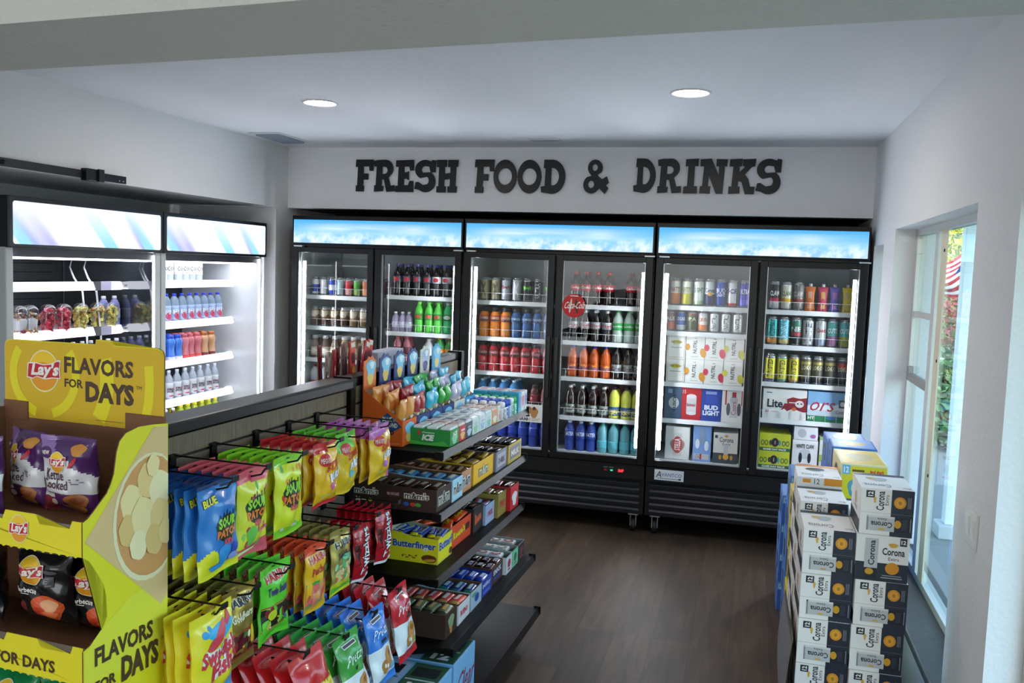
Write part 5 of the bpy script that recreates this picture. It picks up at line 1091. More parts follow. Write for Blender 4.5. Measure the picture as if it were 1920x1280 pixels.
B_pr, B_pb, B_pg = B_pz('pr', '#c8202c', '#c8202c', '#7ab040', 13), B_pz('pb', '#2c78d0', '#3c84dc', '#5ab0d8', 14), B_pz('pg', '#3c9a38', '#3c9a38', '#3a4a80', 15)
for y, z in ((.745, .765), (.565, .755), (.375, .755), (.15, .80)): hook(y, z, .37, .35)
hang(B_pr, .745, .775, [.36]+xsn(.285, 6, .042), R3, 'red and white pretzel bag', ry=-.30, ryf=-.22)
hang(B_pb, .565, .765, [.36]+xsn(.285, 6, .042), R3, 'blue and white pretzel bag', ry=-.30, ryf=-.22)
hang(B_pg, .375, .765, [.365, .322, .28]+xsn(.235, 5, .042), R3, 'green and white pretzel bag', ry=-.26)
def d_rg(f, S):
    f.text(S, 'Gummi', .2, .48, .95, .66, INK('#d8a020'), .0008, bold=.14, rise=.15, res=1); f.text(S, 'Gummi', .2, .48, .95, .66, INK('#f4e05c'), .0014, bold=.05, rise=.15, res=1); f.ell(S, .4, .3, .26, .12, INK('#3a2a1c'), .0008, wob=.2); f.ell(S, .24, .34, .1, .05, INK('#e0a850'), .0012, wob=.2)
B_rg = bag('rg', .17, .24, .02, F_('#cc2428'), d_rg, seed=16)
hang(B_rg, .16, .80, [.36, .31, .26, .21, .16, .11], R3, 'plain red gummy bag', ry=-.34)

# ---- open counter boxes on the shelves
KR = '#6b4a34'
def tray(w, d, h, col, inner=KR, cut=.5, fcut=None, draw=None, fill=None, name='candy_box', flapc=None, cat='candy box', parts=()):
    """open display carton; w along y, d along x (towards the aisle), front face at x=d; low front lip"""
    f = MB(); t = .003; I = P(inner, .7, name='inner_card'); O = CARD(col); fl = fcut if fcut is not None else h*cut
    # side walls slope down to the front lip
    for y0, sgn in ((0, -1), (w-t, 1)):
        pr = [(0, 0), (d, 0), (d, fl), (d*.5, fl+.002), (0, min(h, fl+.02))]
        vs = [(x, y0, z) for x, z in pr]+[(x, y0+t, z) for x, z in pr]; k = len(pr)
        fs = [tuple(range(k)), tuple(range(2*k-1, k-1, -1))]+[(i, i+k, (i+1) % k+k, (i+1) % k) for i in range(k)]
        ms = [O if sgn < 0 else I, I if sgn < 0 else O]+[I]*k
        f.add(vs, fs, ms)
    f.box((0, t, 0), (t, w-t, h), I); f.box((0, t, 0), (d, w-t, t), I)
    f.box((d-t, t, t), (d, w-t, fl), I, 'lub'); f.add([(d, 0, 0), (d, w, 0), (d, w, fl), (d, 0, fl)], [(0, 1, 2, 3)], O)
    m = dict(front=flat((0, 0, 0), (1, 0, 0), (0, 0, 1), d, fl), right=flat((d, 0, 0), (0, 1, 0), (0, 0, 1), w, fl))
    if draw: draw(f, m)
    ps = [('box', f, None, [])]
    return Tpl(name, cat, ps), dict(w=w, d=d, h=h, fl=fl)
BARS = {}
def bar(L, w, h, col, ac, key=None, txt=None, tc='#ffffff'):
    k = (L, w, h, col, ac, txt)
    if k in BARS: return BARS[k]
    f = MB(); N = 8; vs = []
    for j in range(N+1):
        v = j/N; q = 1 if 0 < j < N else 1; hh = h*(math.sin(min(1, min(v, 1-v)*5)*PI/2)*.9+.1)
        for k2 in range(8): a = 2*PI*k2/8; vs.append((w/2*math.cos(a)*(1 if hh > h*.3 else .95), (v-.5)*L, h/2+hh/2*math.sin(a)))
    fs = [(j*8+k2, j*8+(k2+1) % 8, (j+1)*8+(k2+1) % 8, (j+1)*8+k2) for j in range(N) for k2 in range(8)]+[tuple(range(7, -1, -1)), tuple(N*8+k2 for k2 in range(8))]
    ms = [F_(col) if (j > 0 and j < N-1) else F_(ac) for j in range(N) for k2 in range(8)]+[F_(ac)]*2
    f.add(vs, fs, ms, True)
    S = lambda u, v, n: Vector(((v-.5)*w*.7, (u-.5)*L*.75, h*(1-.12*(2*v-1)**2)+n*.6))
    S2 = lambda u, v, n: Vector((-(v-.5)*w*.7, (u-.5)*L*.75, h*(1-.12*(2*v-1)**2)+n*.6))
    if txt: f.text(S2, txt, .1, .15, .9, .85, INK(tc), .0014, bold=.04, res=1)
    else: f.rect(S2, .15, .25, .85, .7, INK(tc), .0012, 4, 2)
    BARS[k] = Tpl('candy_bar', 'candy bar', [('wrapper', f, None, [])])
    return BARS[k]
def fillbars(x, y, z, info, b, desc, n=(6, 1), top=None, along='x', tilt=0, jit=.1):
    """bars lie in the open box, top layer near `top`"""
    w, d = info['w'], info['d']; top = max(top or 0, info['fl']-.017)
    nx, ny = n
    for i in range(nx):
        for j in range(ny):
            px_ = x+d*(i+.5)/nx; py_ = y+w*(j+.5)/ny
            lab = '%s, %s of the bars from the box back' % (desc, ORD[min(i, 13)]) if ny == 1 else '%s, %s from the box back, %s' % (desc, ORD[min(i, 13)], 'near side' if j == 0 else 'far side')
            b.new(G(px_, py_, z+top), GA+random.uniform(-jit, jit)+(0 if along == 'x' else PI/2), lab, desc+'s in their open box', rx=random.uniform(-.1, .1)+tilt, ry=random.uniform(-.15, .15))
def put(tpl, x, y, z, lab, grp=None, rz=0): return tpl.new(G(x, y, z+.0005), GA+rz, lab, grp)
WHT = INK('#f2efe8')
# second shelf: chocolate candy boxes
def mm(c1='#f0e8dc', c2='#2a1a14', long=True):
    def d(f, m):
        R_ = m['right']; f.text(R_, 'm&m', .1, .25, .9, .85, INK(c1), .0006, bold=.11, res=1); f.text(R_, 'm&m', .12, .28, .88, .82, INK(c2), .0012, bold=.01, res=1)
        if long:
            S = m['front']
            for u in (.02, .62): f.text(S, "m&m's", u, .52, u+.3, .86, INK(c1), .0006, bold=.1, res=1); f.text(S, "m&m's", u+.01, .54, u+.29, .84, INK(c2), .0012, bold=.01, res=1)
            f.ell(S, .49, .68, .09, .15, INK('#5c1c1c'), .0006); f.text(S, 'MILK CHOCOLATE', .42, .62, .56, .74, WHT, .001, res=1); f.text(S, '36', .04, .2, .1, .4, WHT, .001, bold=.03); f.rect(S, .11, .26, .17, .32, WHT, .001); f.ell(S, .22, .3, .025, .08, INK('#c8b828'), .001)
            for u, c_ in ((.65, '#2c5ca8'), (.73, '#c83a2c'), (.79, '#3c9a3c')): f.ell(S, u, .3, .035, .09, INK(c_), .001+u*.0008)
    return d
t_, i_ = tray(.155, .34, .115, '#3a241c', draw=mm(), fcut=.085); put(t_, 0, 1.135, Z2, 'dark brown candy box with two white logos, first on the second shelf')
fillbars(0, 1.135, Z2, i_, bar(.12, .05, .022, '#4a2c1e', '#2e1a14', txt=None, tc='#c8b8a0'), 'brown candy pouch in the first box', (6, 1), .05)
t_, i_ = tray(.12, .34, .10, '#a9cfe4', draw=mm('#f4f4f4', '#3a241c', False), fcut=.088); put(t_, 0, 1.30, Z2, 'light blue candy box on the second shelf')
fillbars(0, 1.30, Z2, i_, bar(.1, .05, .02, '#5c9cc8', '#3a6a98', tc='#e8e0d0'), 'light blue candy pouch', (6, 1), .05)
t_, i_ = tray(.12, .33, .10, '#c98a62', draw=mm('#f4f4f4', '#3a241c', False), fcut=.09); put(t_, 0, 1.43, Z2, 'peach brown candy box on the second shelf')
fillbars(0, 1.43, Z2, i_, bar(.1, .05, .02, '#8a4a2c', '#5a2c1c', tc='#e0c8a0'), 'copper candy pouch', (6, 1), .05)
def mmy(f, m):
    R_ = m['right']; f.text(R_, 'm&m', .25, .25, .75, .8, INK('#6a4a10'), .0006, bold=.1, res=1); f.text(R_, 'm&m', .27, .28, .73, .77, INK('#f0e8d0'), .0012, bold=.01, res=1)
    S = m['front']; f.text(S, "m&m's", .68, .5, .98, .85, INK('#2a1a10'), .0008, bold=.05, res=1); f.ell(S, .8, .28, .06, .14, INK('#2c8c3c'), .001)
t_, i_ = tray(.27, .33, .115, '#f0b418', inner='#8a6a3c', draw=mmy, fcut=.09); put(t_, 0, 1.575, Z2, 'bright yellow candy box on the second shelf')
fillbars(0, 1.575, Z2, i_, bar(.12, .05, .024, '#c8982c', '#8a5c14', tc='#5a3418'), 'golden candy pouch', (5, 2), .06)
def lab2(c1, c2, st):
    def d(f, m): R_ = m['right']; f.rect(R_, .12, .2, .88, .85, INK(c1), .0006); f.text(R_, st, .2, .35, .8, .65, INK(c2), .0012, bold=.04, res=1)
    return d
t_, i_ = tray(.16, .34, .10, '#8a8394', draw=lab2('#b8b2bc', '#3a1c2c', 'DARK'), fcut=.09); put(t_, 0, 1.855, Z2, 'mauve grey candy box on the second shelf')
fillbars(0, 1.855, Z2, i_, bar(.13, .045, .02, '#3c2c2c', '#241a1c', tc='#a89a90'), 'dark grey candy bar', (7, 1), .075)
t_, i_ = tray(.215, .345, .10, '#c8a84c', draw=lab2('#7c7484', '#e8e0d0', 'MILK'), fcut=.09); put(t_, 0, 2.025, Z2, 'yellow rimmed grey candy box, last on the second shelf')
fillbars(0, 2.025, Z2, i_, bar(.16, .045, .02, '#2c2226', '#1a1416', tc='#8a7c78'), 'black candy bar', (7, 1), .078)
# third shelf
def bf(f, m):
    S = m['front']; R_ = m['right']; bl = INK('#1f4aa0'); w_ = INK('#f4f4ec')
    f.text(S, 'Butterfinger', .10, .48, .96, .84, w_, .0006, bold=.08, res=2); f.text(S, 'Butterfinger', .10, .48, .96, .84, bl, .0012, bold=.03, res=2)
    f.text(R_, 'Butterf', .08, .5, .98, .84, w_, .0006, bold=.08); f.text(R_, 'Butterf', .08, .5, .98, .84, bl, .0012, bold=.03)
    f.ell(S, .83, .2, .15, .16, INK('#6a3a1c'), .0008, rot=.25, wob=.05); f.ell(S, .84, .14, .13, .06, INK('#e0a030'), .0012, rot=.35, wob=.1)
    for k in range(7): f.ell(S, .3+.045*k, .22+.05*math.sin(k*2.3), .02, .04, INK(('#8a4a20', '#c88830', '#5a3018')[k % 3]), .001, 7, rot=k)
    f.ell(R_, .9, .2, .12, .14, INK('#6a3a1c'), .0008, rot=.25)
t_, i_ = tray(.155, .21, .125, '#f0dc1c', inner='#b8b2a0', draw=bf, fcut=.10); put(t_, .086, 1.28, Z3, 'yellow candy box with large blue lettering on the third shelf')
fillbars(.086, 1.28, Z3, i_, bar(.13, .035, .02, '#2c50a8', '#e0c81c', txt='Butter', tc='#f0f0f0'), 'blue and yellow candy bar', (6, 1), .09, jit=.3)
def rs(f, m):
    R_ = m['right']; f.text(R_, "Reese's", .15, .35, .7, .7, INK('#e8d820'), .0012, bold=.05, rise=.2, res=1); f.rect(R_, .72, .4, .92, .7, INK('#4a2414'), .001)
t_, i_ = tray(.26, .28, .12, '#ee4a1c', draw=rs, fcut=.095); put(t_, 0, 1.45, Z3, 'orange candy box on the third shelf')
fillbars(0, 1.45, Z3, i_, bar(.15, .045, .02, '#ee5420', '#d83a14', txt='Cups', tc='#f0d820'), 'orange candy bar', (4, 2), .085, jit=.4)
def rk(f, m): R_ = m['right']; f.text(R_, 'Reese', .12, .3, .8, .75, INK('#e86a3c'), .0012, bold=.05, rise=.2, res=1)
t_, i_ = tray(.13, .29, .16, '#241c1e', inner='#4a4a4a', draw=rk, fcut=.105); put(t_, 0, 1.715, Z3, 'black candy box with orange script on the third shelf')
fillbars(0, 1.715, Z3, i_, bar(.11, .04, .02, '#2c2426', '#181414', tc='#9a5a3c'), 'black and orange candy bar', (6, 1), .09)
t_, i_ = tray(.13, .30, .15, '#a9b2d0', draw=lab2('#a9b2d0', '#c83a54', '3 MUSK'), fcut=.09); put(t_, 0, 1.85, Z3, 'pale lavender candy box on the third shelf')
fillbars(0, 1.85, Z3, i_, bar(.11, .035, .018, '#b8bcd4', '#7880a8', tc='#c04058'), 'lavender candy bar', (7, 1), .075)
t_, i_ = tray(.13, .315, .155, '#9a8438', draw=lab2('#9a8438', '#c8304c', 'TWIX'), fcut=.11); put(t_, 0, 1.985, Z3, 'olive gold candy box on the third shelf')
fillbars(0, 1.985, Z3, i_, bar(.11, .035, .018, '#a08c4c', '#6a5828', tc='#b83048'), 'gold candy bar', (7, 1), .095)
t_, i_ = tray(.135, .335, .15, '#d01c28', draw=lambda f, m: (f.ell(m['right'], .5, .45, .3, .3, INK('#e8dcdc'), .0008, wob=.25), f.rect(m['right'], .4, .3, .6, .6, INK('#f4ecec'), .001)), fcut=.115); put(t_, 0, 2.12, Z3, 'red candy box, last on the third shelf')
fillbars(0, 2.12, Z3, i_, bar(.11, .04, .02, '#8a2430', '#5a1820', tc='#e0d0d0'), 'dark red candy bar', (6, 1), .10)
# fourth shelf
t_, i_ = tray(.125, .37, .17, '#38241c', draw=lambda f, m: (f.ell(m['right'], .5, .55, .25, .3, INK('#8a9a70'), .0008, wob=.2), f.ell(m['right'], .5, .2, .1, .15, INK('#d87838'), .001)), fcut=.095); put(t_, 0, 1.185, Z4, 'dark brown candy box, first on the fourth shelf')
fillbars(0, 1.185, Z4, i_, bar(.1, .05, .025, '#6a7250', '#3a3c2c', tc='#d8a868'), 'sage green candy bar', (7, 1), .08)
t_, i_ = tray(.14, .37, .17, '#dcd8da', draw=lab2('#dcd8da', '#d02c34', 'BUENO'), fcut=.08); put(t_, 0, 1.325, Z4, 'white candy box with red writing on the fourth shelf')
fillbars(0, 1.325, Z4, i_, bar(.11, .05, .025, '#d84a3c', '#c89858', tc='#f0e0dc'), 'orange red candy bar', (7, 1), .065)
t_, i_ = tray(.14, .37, .17, '#a8bccb', draw=lambda f, m: (f.ell(m['right'], .55, .5, .2, .22, INK('#2c4c9c'), .0008), f.ell(m['right'], .3, .75, .2, .12, INK('#5aa088'), .0006, wob=.2)), fcut=.08); put(t_, 0, 1.475, Z4, 'grey blue candy box on the fourth shelf')
fillbars(0, 1.475, Z4, i_, bar(.11, .045, .02, '#24408c', '#2c7a5a', tc='#a8c8c8'), 'blue and green candy bar', (7, 1), .06)
t_, i_ = tray(.15, .365, .165, '#1c3ca0', inner='#1c3c98', draw=lambda f, m: (f.text(m['right'], 'Milky', .15, .45, .85, .75, INK('#c8d4f0'), .001, bold=.03, rise=.15, res=1), f.rect(m['right'], .2, .15, .8, .3, INK('#5a78c8'), .0008)), fcut=.075); put(t_, 0, 1.62, Z4, 'royal blue candy box on the fourth shelf')
fillbars(0, 1.62, Z4, i_, bar(.12, .045, .022, '#2448b8', '#16308c', tc='#b8c8ec'), 'royal blue candy bar', (8, 1), .06)
t_, i_ = tray(.165, .36, .175, '#4a2c20', draw=lambda f, m: (f.text(m['right'], 'SNICK', .15, .5, .85, .8, INK('#d0d4e8'), .001, bold=.05, rise=.1, res=1), f.rect(m['right'], .2, .2, .8, .4, INK('#2c4890'), .0008)), fcut=.08); put(t_, 0, 1.78, Z4, 'chocolate brown candy box on the fourth shelf')
fillbars(0, 1.78, Z4, i_, bar(.075, .042, .02, '#4a2a20', '#2c1a16', txt='SNICK', tc='#c8cce8'), 'brown candy bar', (8, 2), .065)
def cupbox(y, w, col, lab, cc, nn, fc='#dcdcdc'):
    t_, i_ = tray(w, .375, .17, col, inner='#8f9a98', draw=lambda f, m: (f.ell(m['right'], .5, .55, .25, .25, INK(cc), .0008), f.rect(m['right'], .3, .15, .7, .25, INK('#b04050'), .0008)), fcut=.08); put(t_, 0, y, Z4, lab)
    cc_ = MB(); cc_.rbox((-.032, -.03, 0), (.032, .03, .02), P(fc, .4), .006); cc_.ell(lambda u, v, n: Vector(((u-.5)*.06, (v-.5)*.055, .02+n)), .5, .5, .4, .4, INK(cc), .001); cc_.ell(lambda u, v, n: Vector(((u-.5)*.06, (v-.5)*.055, .02+n)), .5, .5, .2, .2, INK('#d8c8b0'), .0016)
    T_ = Tpl('candy_tin', 'candy pack', [('pack', cc_, None, [])])
    for k in range(nn): T_.new(G(.06+k*.31/nn, y+w/2, Z4+.062), GA, '%s in the %s' % ('square candy pack, %s from the back' % ORD[k], lab.split(',')[0].replace(' on the fourth shelf', '')), lab.split(',')[0]+' packs')
cupbox(1.95, .095, '#d4d8da', 'white candy box with red dot on the fourth shelf', '#b03a4a', 5)
cupbox(2.05, .095, '#6fd0a0', 'mint green candy box on the fourth shelf', '#5a6a50', 5, '#b8bcb8')
cupbox(2.15, .105, '#2c2c2e', 'black candy box, last on the fourth shelf', '#7a3038', 5, '#c4b8b0')
# base: flat drink cases
def case(f, m):
    S = m['top']
    for k, (c1, c2) in enumerate((('#2c4a3c', '#cfd4dc'), ('#9db4d0', '#4a6a8c'), ('#2f5a40', '#b8c8c8'))):
        f.rect(S, k/3+.01, .02, k/3+.32, .98, INK(c1), .0006); f.rect(S, k/3+.05, .55, k/3+.28, .85, INK('#1c2428'), .0012); f.text(S, '12', k/3+.08, .1, k/3+.25, .35, INK('#f0f0f0'), .0014, bold=.06); f.rect(S, k/3+.03, .42, k/3+.3, .46, INK(c2), .0012)
    f.text(m['right'], 'Clear', .1, .25, .9, .7, INK('#a02c3c'), .0012, bold=.0, shear=.2)
f = MB(); a_, c_ = (0, 0, 0), (.425, .24, .20); f.rbox(a_, c_, CARD('#7fb4dc'), .002); case(f, boxmaps(a_, c_)); CASE = Tpl('drink_case', 'drink case', [('box', f, None, [])])
CASE.new(G(.008, 1.12, Z5+.001), GA, 'light blue drink case with dark green top print on the base shelf, far one', 'light blue drink cases on the base shelf')
CASE.new(G(.008, .86, Z5+.001), GA, 'light blue drink case with dark green top print on the base shelf, near one', 'light blue drink cases on the base shelf')

# top shelf: snack nut displays at the back
def nutbox(key, w, col, card, inner='#b0a494', side=None, tube=None, wht=False):
    f = MB(); O = CARD(col); t = .003; d = .165
    pr = [(0, 0), (d, 0), (d, .095), (.0, .205)]
    for y0, s in ((0, -1), (w-t, 1)):
        vs = [(x, y0, z) for x, z in pr]+[(x, y0+t, z) for x, z in pr]
        f.add(vs, [(0, 1, 2, 3), (7, 6, 5, 4), (0, 4, 5, 1), (1, 5, 6, 2), (2, 6, 7, 3), (3, 7, 4, 0)], [O if s < 0 else P(inner, .7), P(inner, .7) if s < 0 else O, O, O, O, O])
    f.box((0, t, 0), (t, w-t, .2), P(inner, .7)); f.box((0, t, 0), (d, w-t, t), P(inner, .7)); f.box((d-t, t, 0), (d, w-t, .095), O)
    R_ = flat((d, 0, 0), (0, 1, 0), (0, 0, 1), w, .095); f.ell(R_, .5, .62, .3, .3, INK('#7cc4e8'), .0008, wob=.2); f.ell(R_, .45, .3, .22, .18, INK('#e0c070'), .0012, wob=.15)
    S = flat((0, 0, 0), (1, 0, 0), (0, 0, 1), d, .2)
    if side:
        f.shape(S, [(.35, .42), (.62, .62), (.98, .37), (.7, .24)], INK('#1f4a80'), .0006); f.text(S, 'BLUE', .5, .45, .74, .54, WHT, .0012, bold=.03, res=1); f.text(S, 'DIAMOND', .42, .36, .88, .45, WHT, .0012, bold=.03, rise=-.2, res=1); f.text(S, 'BOLD', .5, .2, .8, .3, INK('#1c1c1c'), .0012, bold=.05, res=1); f.rect(S, .05, .04, .95, .05, INK('#e8a070'), .0006)
    # header card
    g = MB(); hc = [(.008, .0), (w-.02, .0), (w-.02, .118), (w*.72, .122), (w*.62, .135), (w*.48, .128), (w*.36, .136), (w*.24, .122), (.008, .118)]
    x0 = -.001; vs = [(x0, y, .19+z) for y, z in hc]+[(x0-.004, y, .19+z) for y, z in hc]; k = len(hc)
    g.add(vs, [tuple(range(k)), tuple(range(2*k-1, k-1, -1))]+[(i, i+k, (i+1) % k+k, (i+1) % k) for i in range(k)], CARD(card))
    S = flat((x0, 0, .19), (0, 1, 0), (0, 0, 1), w, .14)
    g.ell(S, .5, .62, .3, .26, INK('#7cc8ec') if not wht else INK('#9ab4dc'), .0008, wob=.22); g.ell(S, .46, .34, .2, .16, INK('#e8c86a') if not wht else INK('#3c3c88'), .0012, wob=.15); g.ell(S, .56, .72, .14, .1, INK('#dff0f8'), .0014, wob=.2)
    return Tpl('nut_display_box', 'nut display box', [('box', f, None, []), ('header_card', g, None, [])])
def tube(c1, c2, seed):
    rnd = random.Random(seed); f = MB(); N = 12; vs = []; L = .155
    for j in range(N+1):
        v = j/N; fl_ = 1 if .12 < v < .78 else (.25+.75*(v/.12) if v <= .12 else max(.12, 1-(v-.78)/.16))
        wd = .031 if v < .8 else .031+.008*(v-.8)/.2
        for k in range(10): a = 2*PI*k/10; vs.append((.021*fl_*math.sin(a)+.002*math.sin(v*20+seed), wd*math.cos(a)*(1 if fl_ > .3 else 1.15), v*L))
    fs = [(j*10+k, j*10+(k+1) % 10, (j+1)*10+(k+1) % 10, (j+1)*10+k) for j in range(N) for k in range(10)]+[tuple(range(9, -1, -1)), tuple(N*10+k for k in range(10))]
    ms = [F_(c1) if j > N*.52 else F_(c2) for j in range(N) for k in range(10)]+[F_(c2), F_(c1)]
    f.add(vs, [q[::-1] for q in fs], ms, True)
    S = lambda u, v, n: Vector((.021*math.sqrt(max(0, 1-(2*u-1)**2*.8))+n+.001, (u-.5)*.06, v*L))
    f.ell(S, .5, .38, .34, .12, INK('#7cc0e4'), .001, 12, wob=.2); f.ell(S, .45, .24, .25, .07, INK('#e0c890'), .0014, 10, wob=.15); f.ell(S, .5, .53, .25, .05, INK('#efe8dc'), .0012, 10, wob=.2)
    return Tpl('nut_tube', 'nut tube', [('wrapper', f, None, [])])
NB = [('orange', '#e0601c', '#e8793a', [('#e8943c', '#d8a468')]*1, 'orange'), ('navy', '#243c7c', '#263f80', [('#a81c24', '#c8a888')], 'navy blue with red tubes'), ('navy2', '#243c7c', '#263f80', [('#40b8dc', '#c8b090')], 'navy blue with cyan tubes'),
      ('navy3', '#24387a', '#243a7c', [('#34a83c', '#8a7a4c')], 'navy blue with green tubes'), ('white', '#d4d0cc', '#d9d6d0', [('#b8b4d0', '#e0d8d0')], 'white with silver purple tubes'), ('sky', '#3c9cd0', '#48a8dc', [('#58b8d8', '#c8c0b0')], 'sky blue with aqua tubes')]
for k, (key, col, card, tb, nm) in enumerate(NB):
    y = 1.162+k*.138
    nutbox(key, .132, col, card, side=(k == 0), wht=(key == 'white')).new(G(.022, y, Z1+.001), GA, '%s nut display box at the shelf back, %s in line' % (nm.split(' with')[0], ORD[k]), 'nut display boxes on the top shelf')
    T_ = tube(tb[0][0], tb[0][1], k+2)
    for i, (xx, yy, dz, tl) in enumerate(((.150, .036, .052, .20), (.152, .098, .056, .18), (.108, .036, .072, .12), (.105, .098, .078, .14), (.062, .038, .092, .06), (.06, .1, .09, .05))):
        T_.new(G(xx-.014, y+yy, Z1+dz-.03), GA+random.uniform(-.15, .15), '%s snack nut tube in the %s nut box, %s in line' % (ORD[i], nm.split(' with')[0], ORD[k]), 'nut tubes in the display boxes', ry=tl+random.uniform(-.05, .05), rx=random.uniform(-.12, .12))
# gum boxes across the front
def gumbox(w, d, h, col, top, draw=None):
    f = MB(); a_, c_ = (0, 0, 0), (d, w, h); f.rbox(a_, c_, CARD(col), .0015); m = boxmaps(a_, c_)
    n_ = 3
    for k in range(n_): f.rbox((.012+k*d/n_, .004, h-.002), (d/n_*(k+1)-.002, w-.004, h+.009), P(top, .3), .004)
    if draw: draw(f, m)
    return Tpl('gum_box', 'gum box', [('box', f, None, [])])
def ice(f, m):
    S = m['front']; f.shape(S, [(.0, .0), (1, .0), (.86, .3), (.4, .12), (0, .25)], INK('#4cb848'), .0005); f.text(S, 'ICE', .3, .28, .58, .66, WHT, .001, bold=.06, shear=.12); f.text(S, 'Dentyne', .3, .7, .6, .84, INK('#d8e8d8'), .001, bold=.03, shear=.1); f.rect(S, .2, .6, .26, .88, INK('#c8303c'), .001)
    R_ = m['right']; f.ell(R_, .5, .4, .3, .3, INK('#8fd0a0'), .0008, wob=.2); f.text(R_, 'ICE', .3, .6, .75, .85, WHT, .0012, bold=.04, rise=.15, res=1)
def gm(c, c2):
    return lambda f, m: (f.ell(m['right'], .5, .38, .32, .24, INK(c), .0008, wob=.2), f.rect(m['right'], .25, .65, .8, .78, INK(c2), .001), [f.rect(m['top'], .08+k*.33, .3, .26+k*.33, .6, INK(c2), .0115) for k in range(3)])
GB = [(.098, '#1f8c3c', '#e4e8e8', ice, 'green gum box with white ice lettering at the shelf end'), (.078, '#cc3038', '#e8dcd8', gm('#e8b050', '#e8c0c0'), 'red gum box beside the green one'), (.078, '#3a4658', '#dadade', gm('#b8c8d8', '#8a94a4'), 'navy grey gum box beside the red one'),
      (.085, '#cfd9d6', '#e6eae8', gm('#8cc0a0', '#b8c0c8'), 'pale green white gum box on the top shelf'), (.085, '#d8dcde', '#e8ebee', gm('#90b8d0', '#a8b8c8'), 'plain white gum box on the top shelf'), (.085, '#cdd8dc', '#e4e8ec', gm('#7ab8b0', '#b8c4d0'), 'pale blue white gum box on the top shelf'), (.08, '#e8a060', '#ead8d0', gm('#f0e0d0', '#d8b0a0'), 'orange gum box on the top shelf'), (.08, '#dcdcd8', '#e8dcd8', gm('#e0a090', '#d0a8a0'), 'cream gum box behind the orange one')]
y = 1.235
for w_, col, top, dr, lab in GB:
    gumbox(w_-.004, .165, .062, col, top, dr).new(G(.185, y, Z1+.001), GA, lab, 'gum boxes on the top shelf'); y += w_
# mint bottles standing in tidy rows, then small packs
def mint(col, capc, st, tc):
    f = MB().lathe([(.016, 0), (.019, .004), (.019, .05), (.017, .056)], P(col, .3), 14); S = cyl(.019, 0, .055, 0); f.text(S, st, .32, .1, .68, .95, INK(tc), .001, rot=1, bold=.04, res=1)
    c = MB().lathe([(.0175, .056), (.0175, .078), (.014, .083)], P(capc, .35), 14)
    return Tpl('mint_bottle', 'mint bottle', [('bottle', f, None, []), ('cap', c, None, [])])
MBT = [(mint('#eceaf0', '#f0eef4', 'MENTOS', '#2c2c7c'), 'white mint bottle'), (mint('#eceaf0', '#2c48b8', 'ICE', '#2c48b8'), 'white mint bottle with blue cap'), (mint('#8cb4e4', '#3c60c0', 'MINT', '#f0f0f8'), 'sky blue mint bottle'), (mint('#d0e0dc', '#f0f2f2', 'GUM', '#3c6c9c'), 'pale aqua mint bottle'), (mint('#58cc88', '#34b468', 'MINT', '#f0f8f0'), 'green mint bottle')]
for c_i, (t_, d_) in enumerate(MBT):
    y = 1.885+c_i*.045
    for k in range(6):
        t_.new(G(.345-k*.042, y, Z1+.0015), GA+random.uniform(-.1, .1), '%s, %s from the shelf front' % (d_, ORD[k]), 'mint bottles on the top shelf')
for k, (col, c2, lab) in enumerate((('#48a8d0', '#2c70b0', 'blue candy pack'), ('#dcd4dc', '#b83a6c', 'white and magenta candy pack'), ('#c8ccd4', '#3c4c90', 'grey and blue candy pack'))):
    for j in range(3):
        f = MB(); a_, c_ = (-.035, 0, 0), (.035, .045, .095); f.rbox(a_, c_, CARD(col), .003); m = boxmaps(a_, c_); f.ell(m['right'], .5, .55, .35, .3, INK(c2), .0008, wob=.15); f.ell(m['front'], .5, .55, .3, .28, INK(c2), .0008, wob=.15); f.ell(m['top'], .5, .5, .3, .3, INK(c2), .0008)
        Tpl('candy_pack', 'candy pack', [('box', f, None, [])]).new(G(.325-j*.08, 2.115+k*.05, Z1+.001), GA, '%s at the far shelf end, %s from the front' % (lab, ORD[j]), 'small packs at the far end of the top shelf')
# jerky sticks standing behind the rail on the far side
for k in range(12):
    col, c2 = [('#4a1418', '#8a6a68'), ('#5a1418', '#7a1c20'), ('#8a1820', '#a02028'), ('#4a1a18', '#9a8070')][k % 4]
    f = MB(); f.rbox((-.002, -.014, 0), (.004, .014, .235), F_(c2), .0015); f.tube([(0, 0, .01), (0, 0, .175)], .008, F_(col), 8); f.rect(flat((.0045, -.012, .0), (0, 1, 0), (0, 0, 1), .024, .235), .1, .82, .9, .97, INK(c2), .001)
    Tpl('jerky_stick', 'jerky stick', [('wrapper', f, None, [])]).new(G(-.105-.035*(k % 2), 1.10+k*.033, 1.245+.018*((k*5) % 3)), GA, 'red meat snack stick standing behind the rail, %s in line' % ORD[k], 'meat snack sticks behind the rail', rx=random.uniform(-.1, .1))
for k, (dy, rx_, col) in enumerate(((.0, .1, '#d82c1c'), (.05, -.35, '#c8202c'), (.085, -.2, '#e0381c'))):
    f = MB(); f.rbox((-.003, -.022, 0), (.003, .022, .16), F_(col), .002); S = flat((.0035, -.02, 0), (0, 1, 0), (0, 0, 1), .04, .16); f.ell(S, .5, .6, .35, .14, INK('#5a1418'), .001, wob=.1); f.rect(S, .1, .86, .9, .98, INK('#e0d8c8'), .001); f.ell(S, .5, .3, .3, .1, INK('#e0a040'), .001)
    Tpl('snack_packet', 'snack packet', [('wrapper', f, None, [])]).new(G(-.075, 1.27+dy*1.4, 1.365), GA, 'bright red snack packet above the orange display card, %s in line' % ORD[k], 'red snack packets behind the rail', rx=rx_)
f = MB(); f.box((-.40, GYM+.02, 1.215), (-.078, SY1, 1.235), M_SH); part(GR, 'far_side_shelf', f)
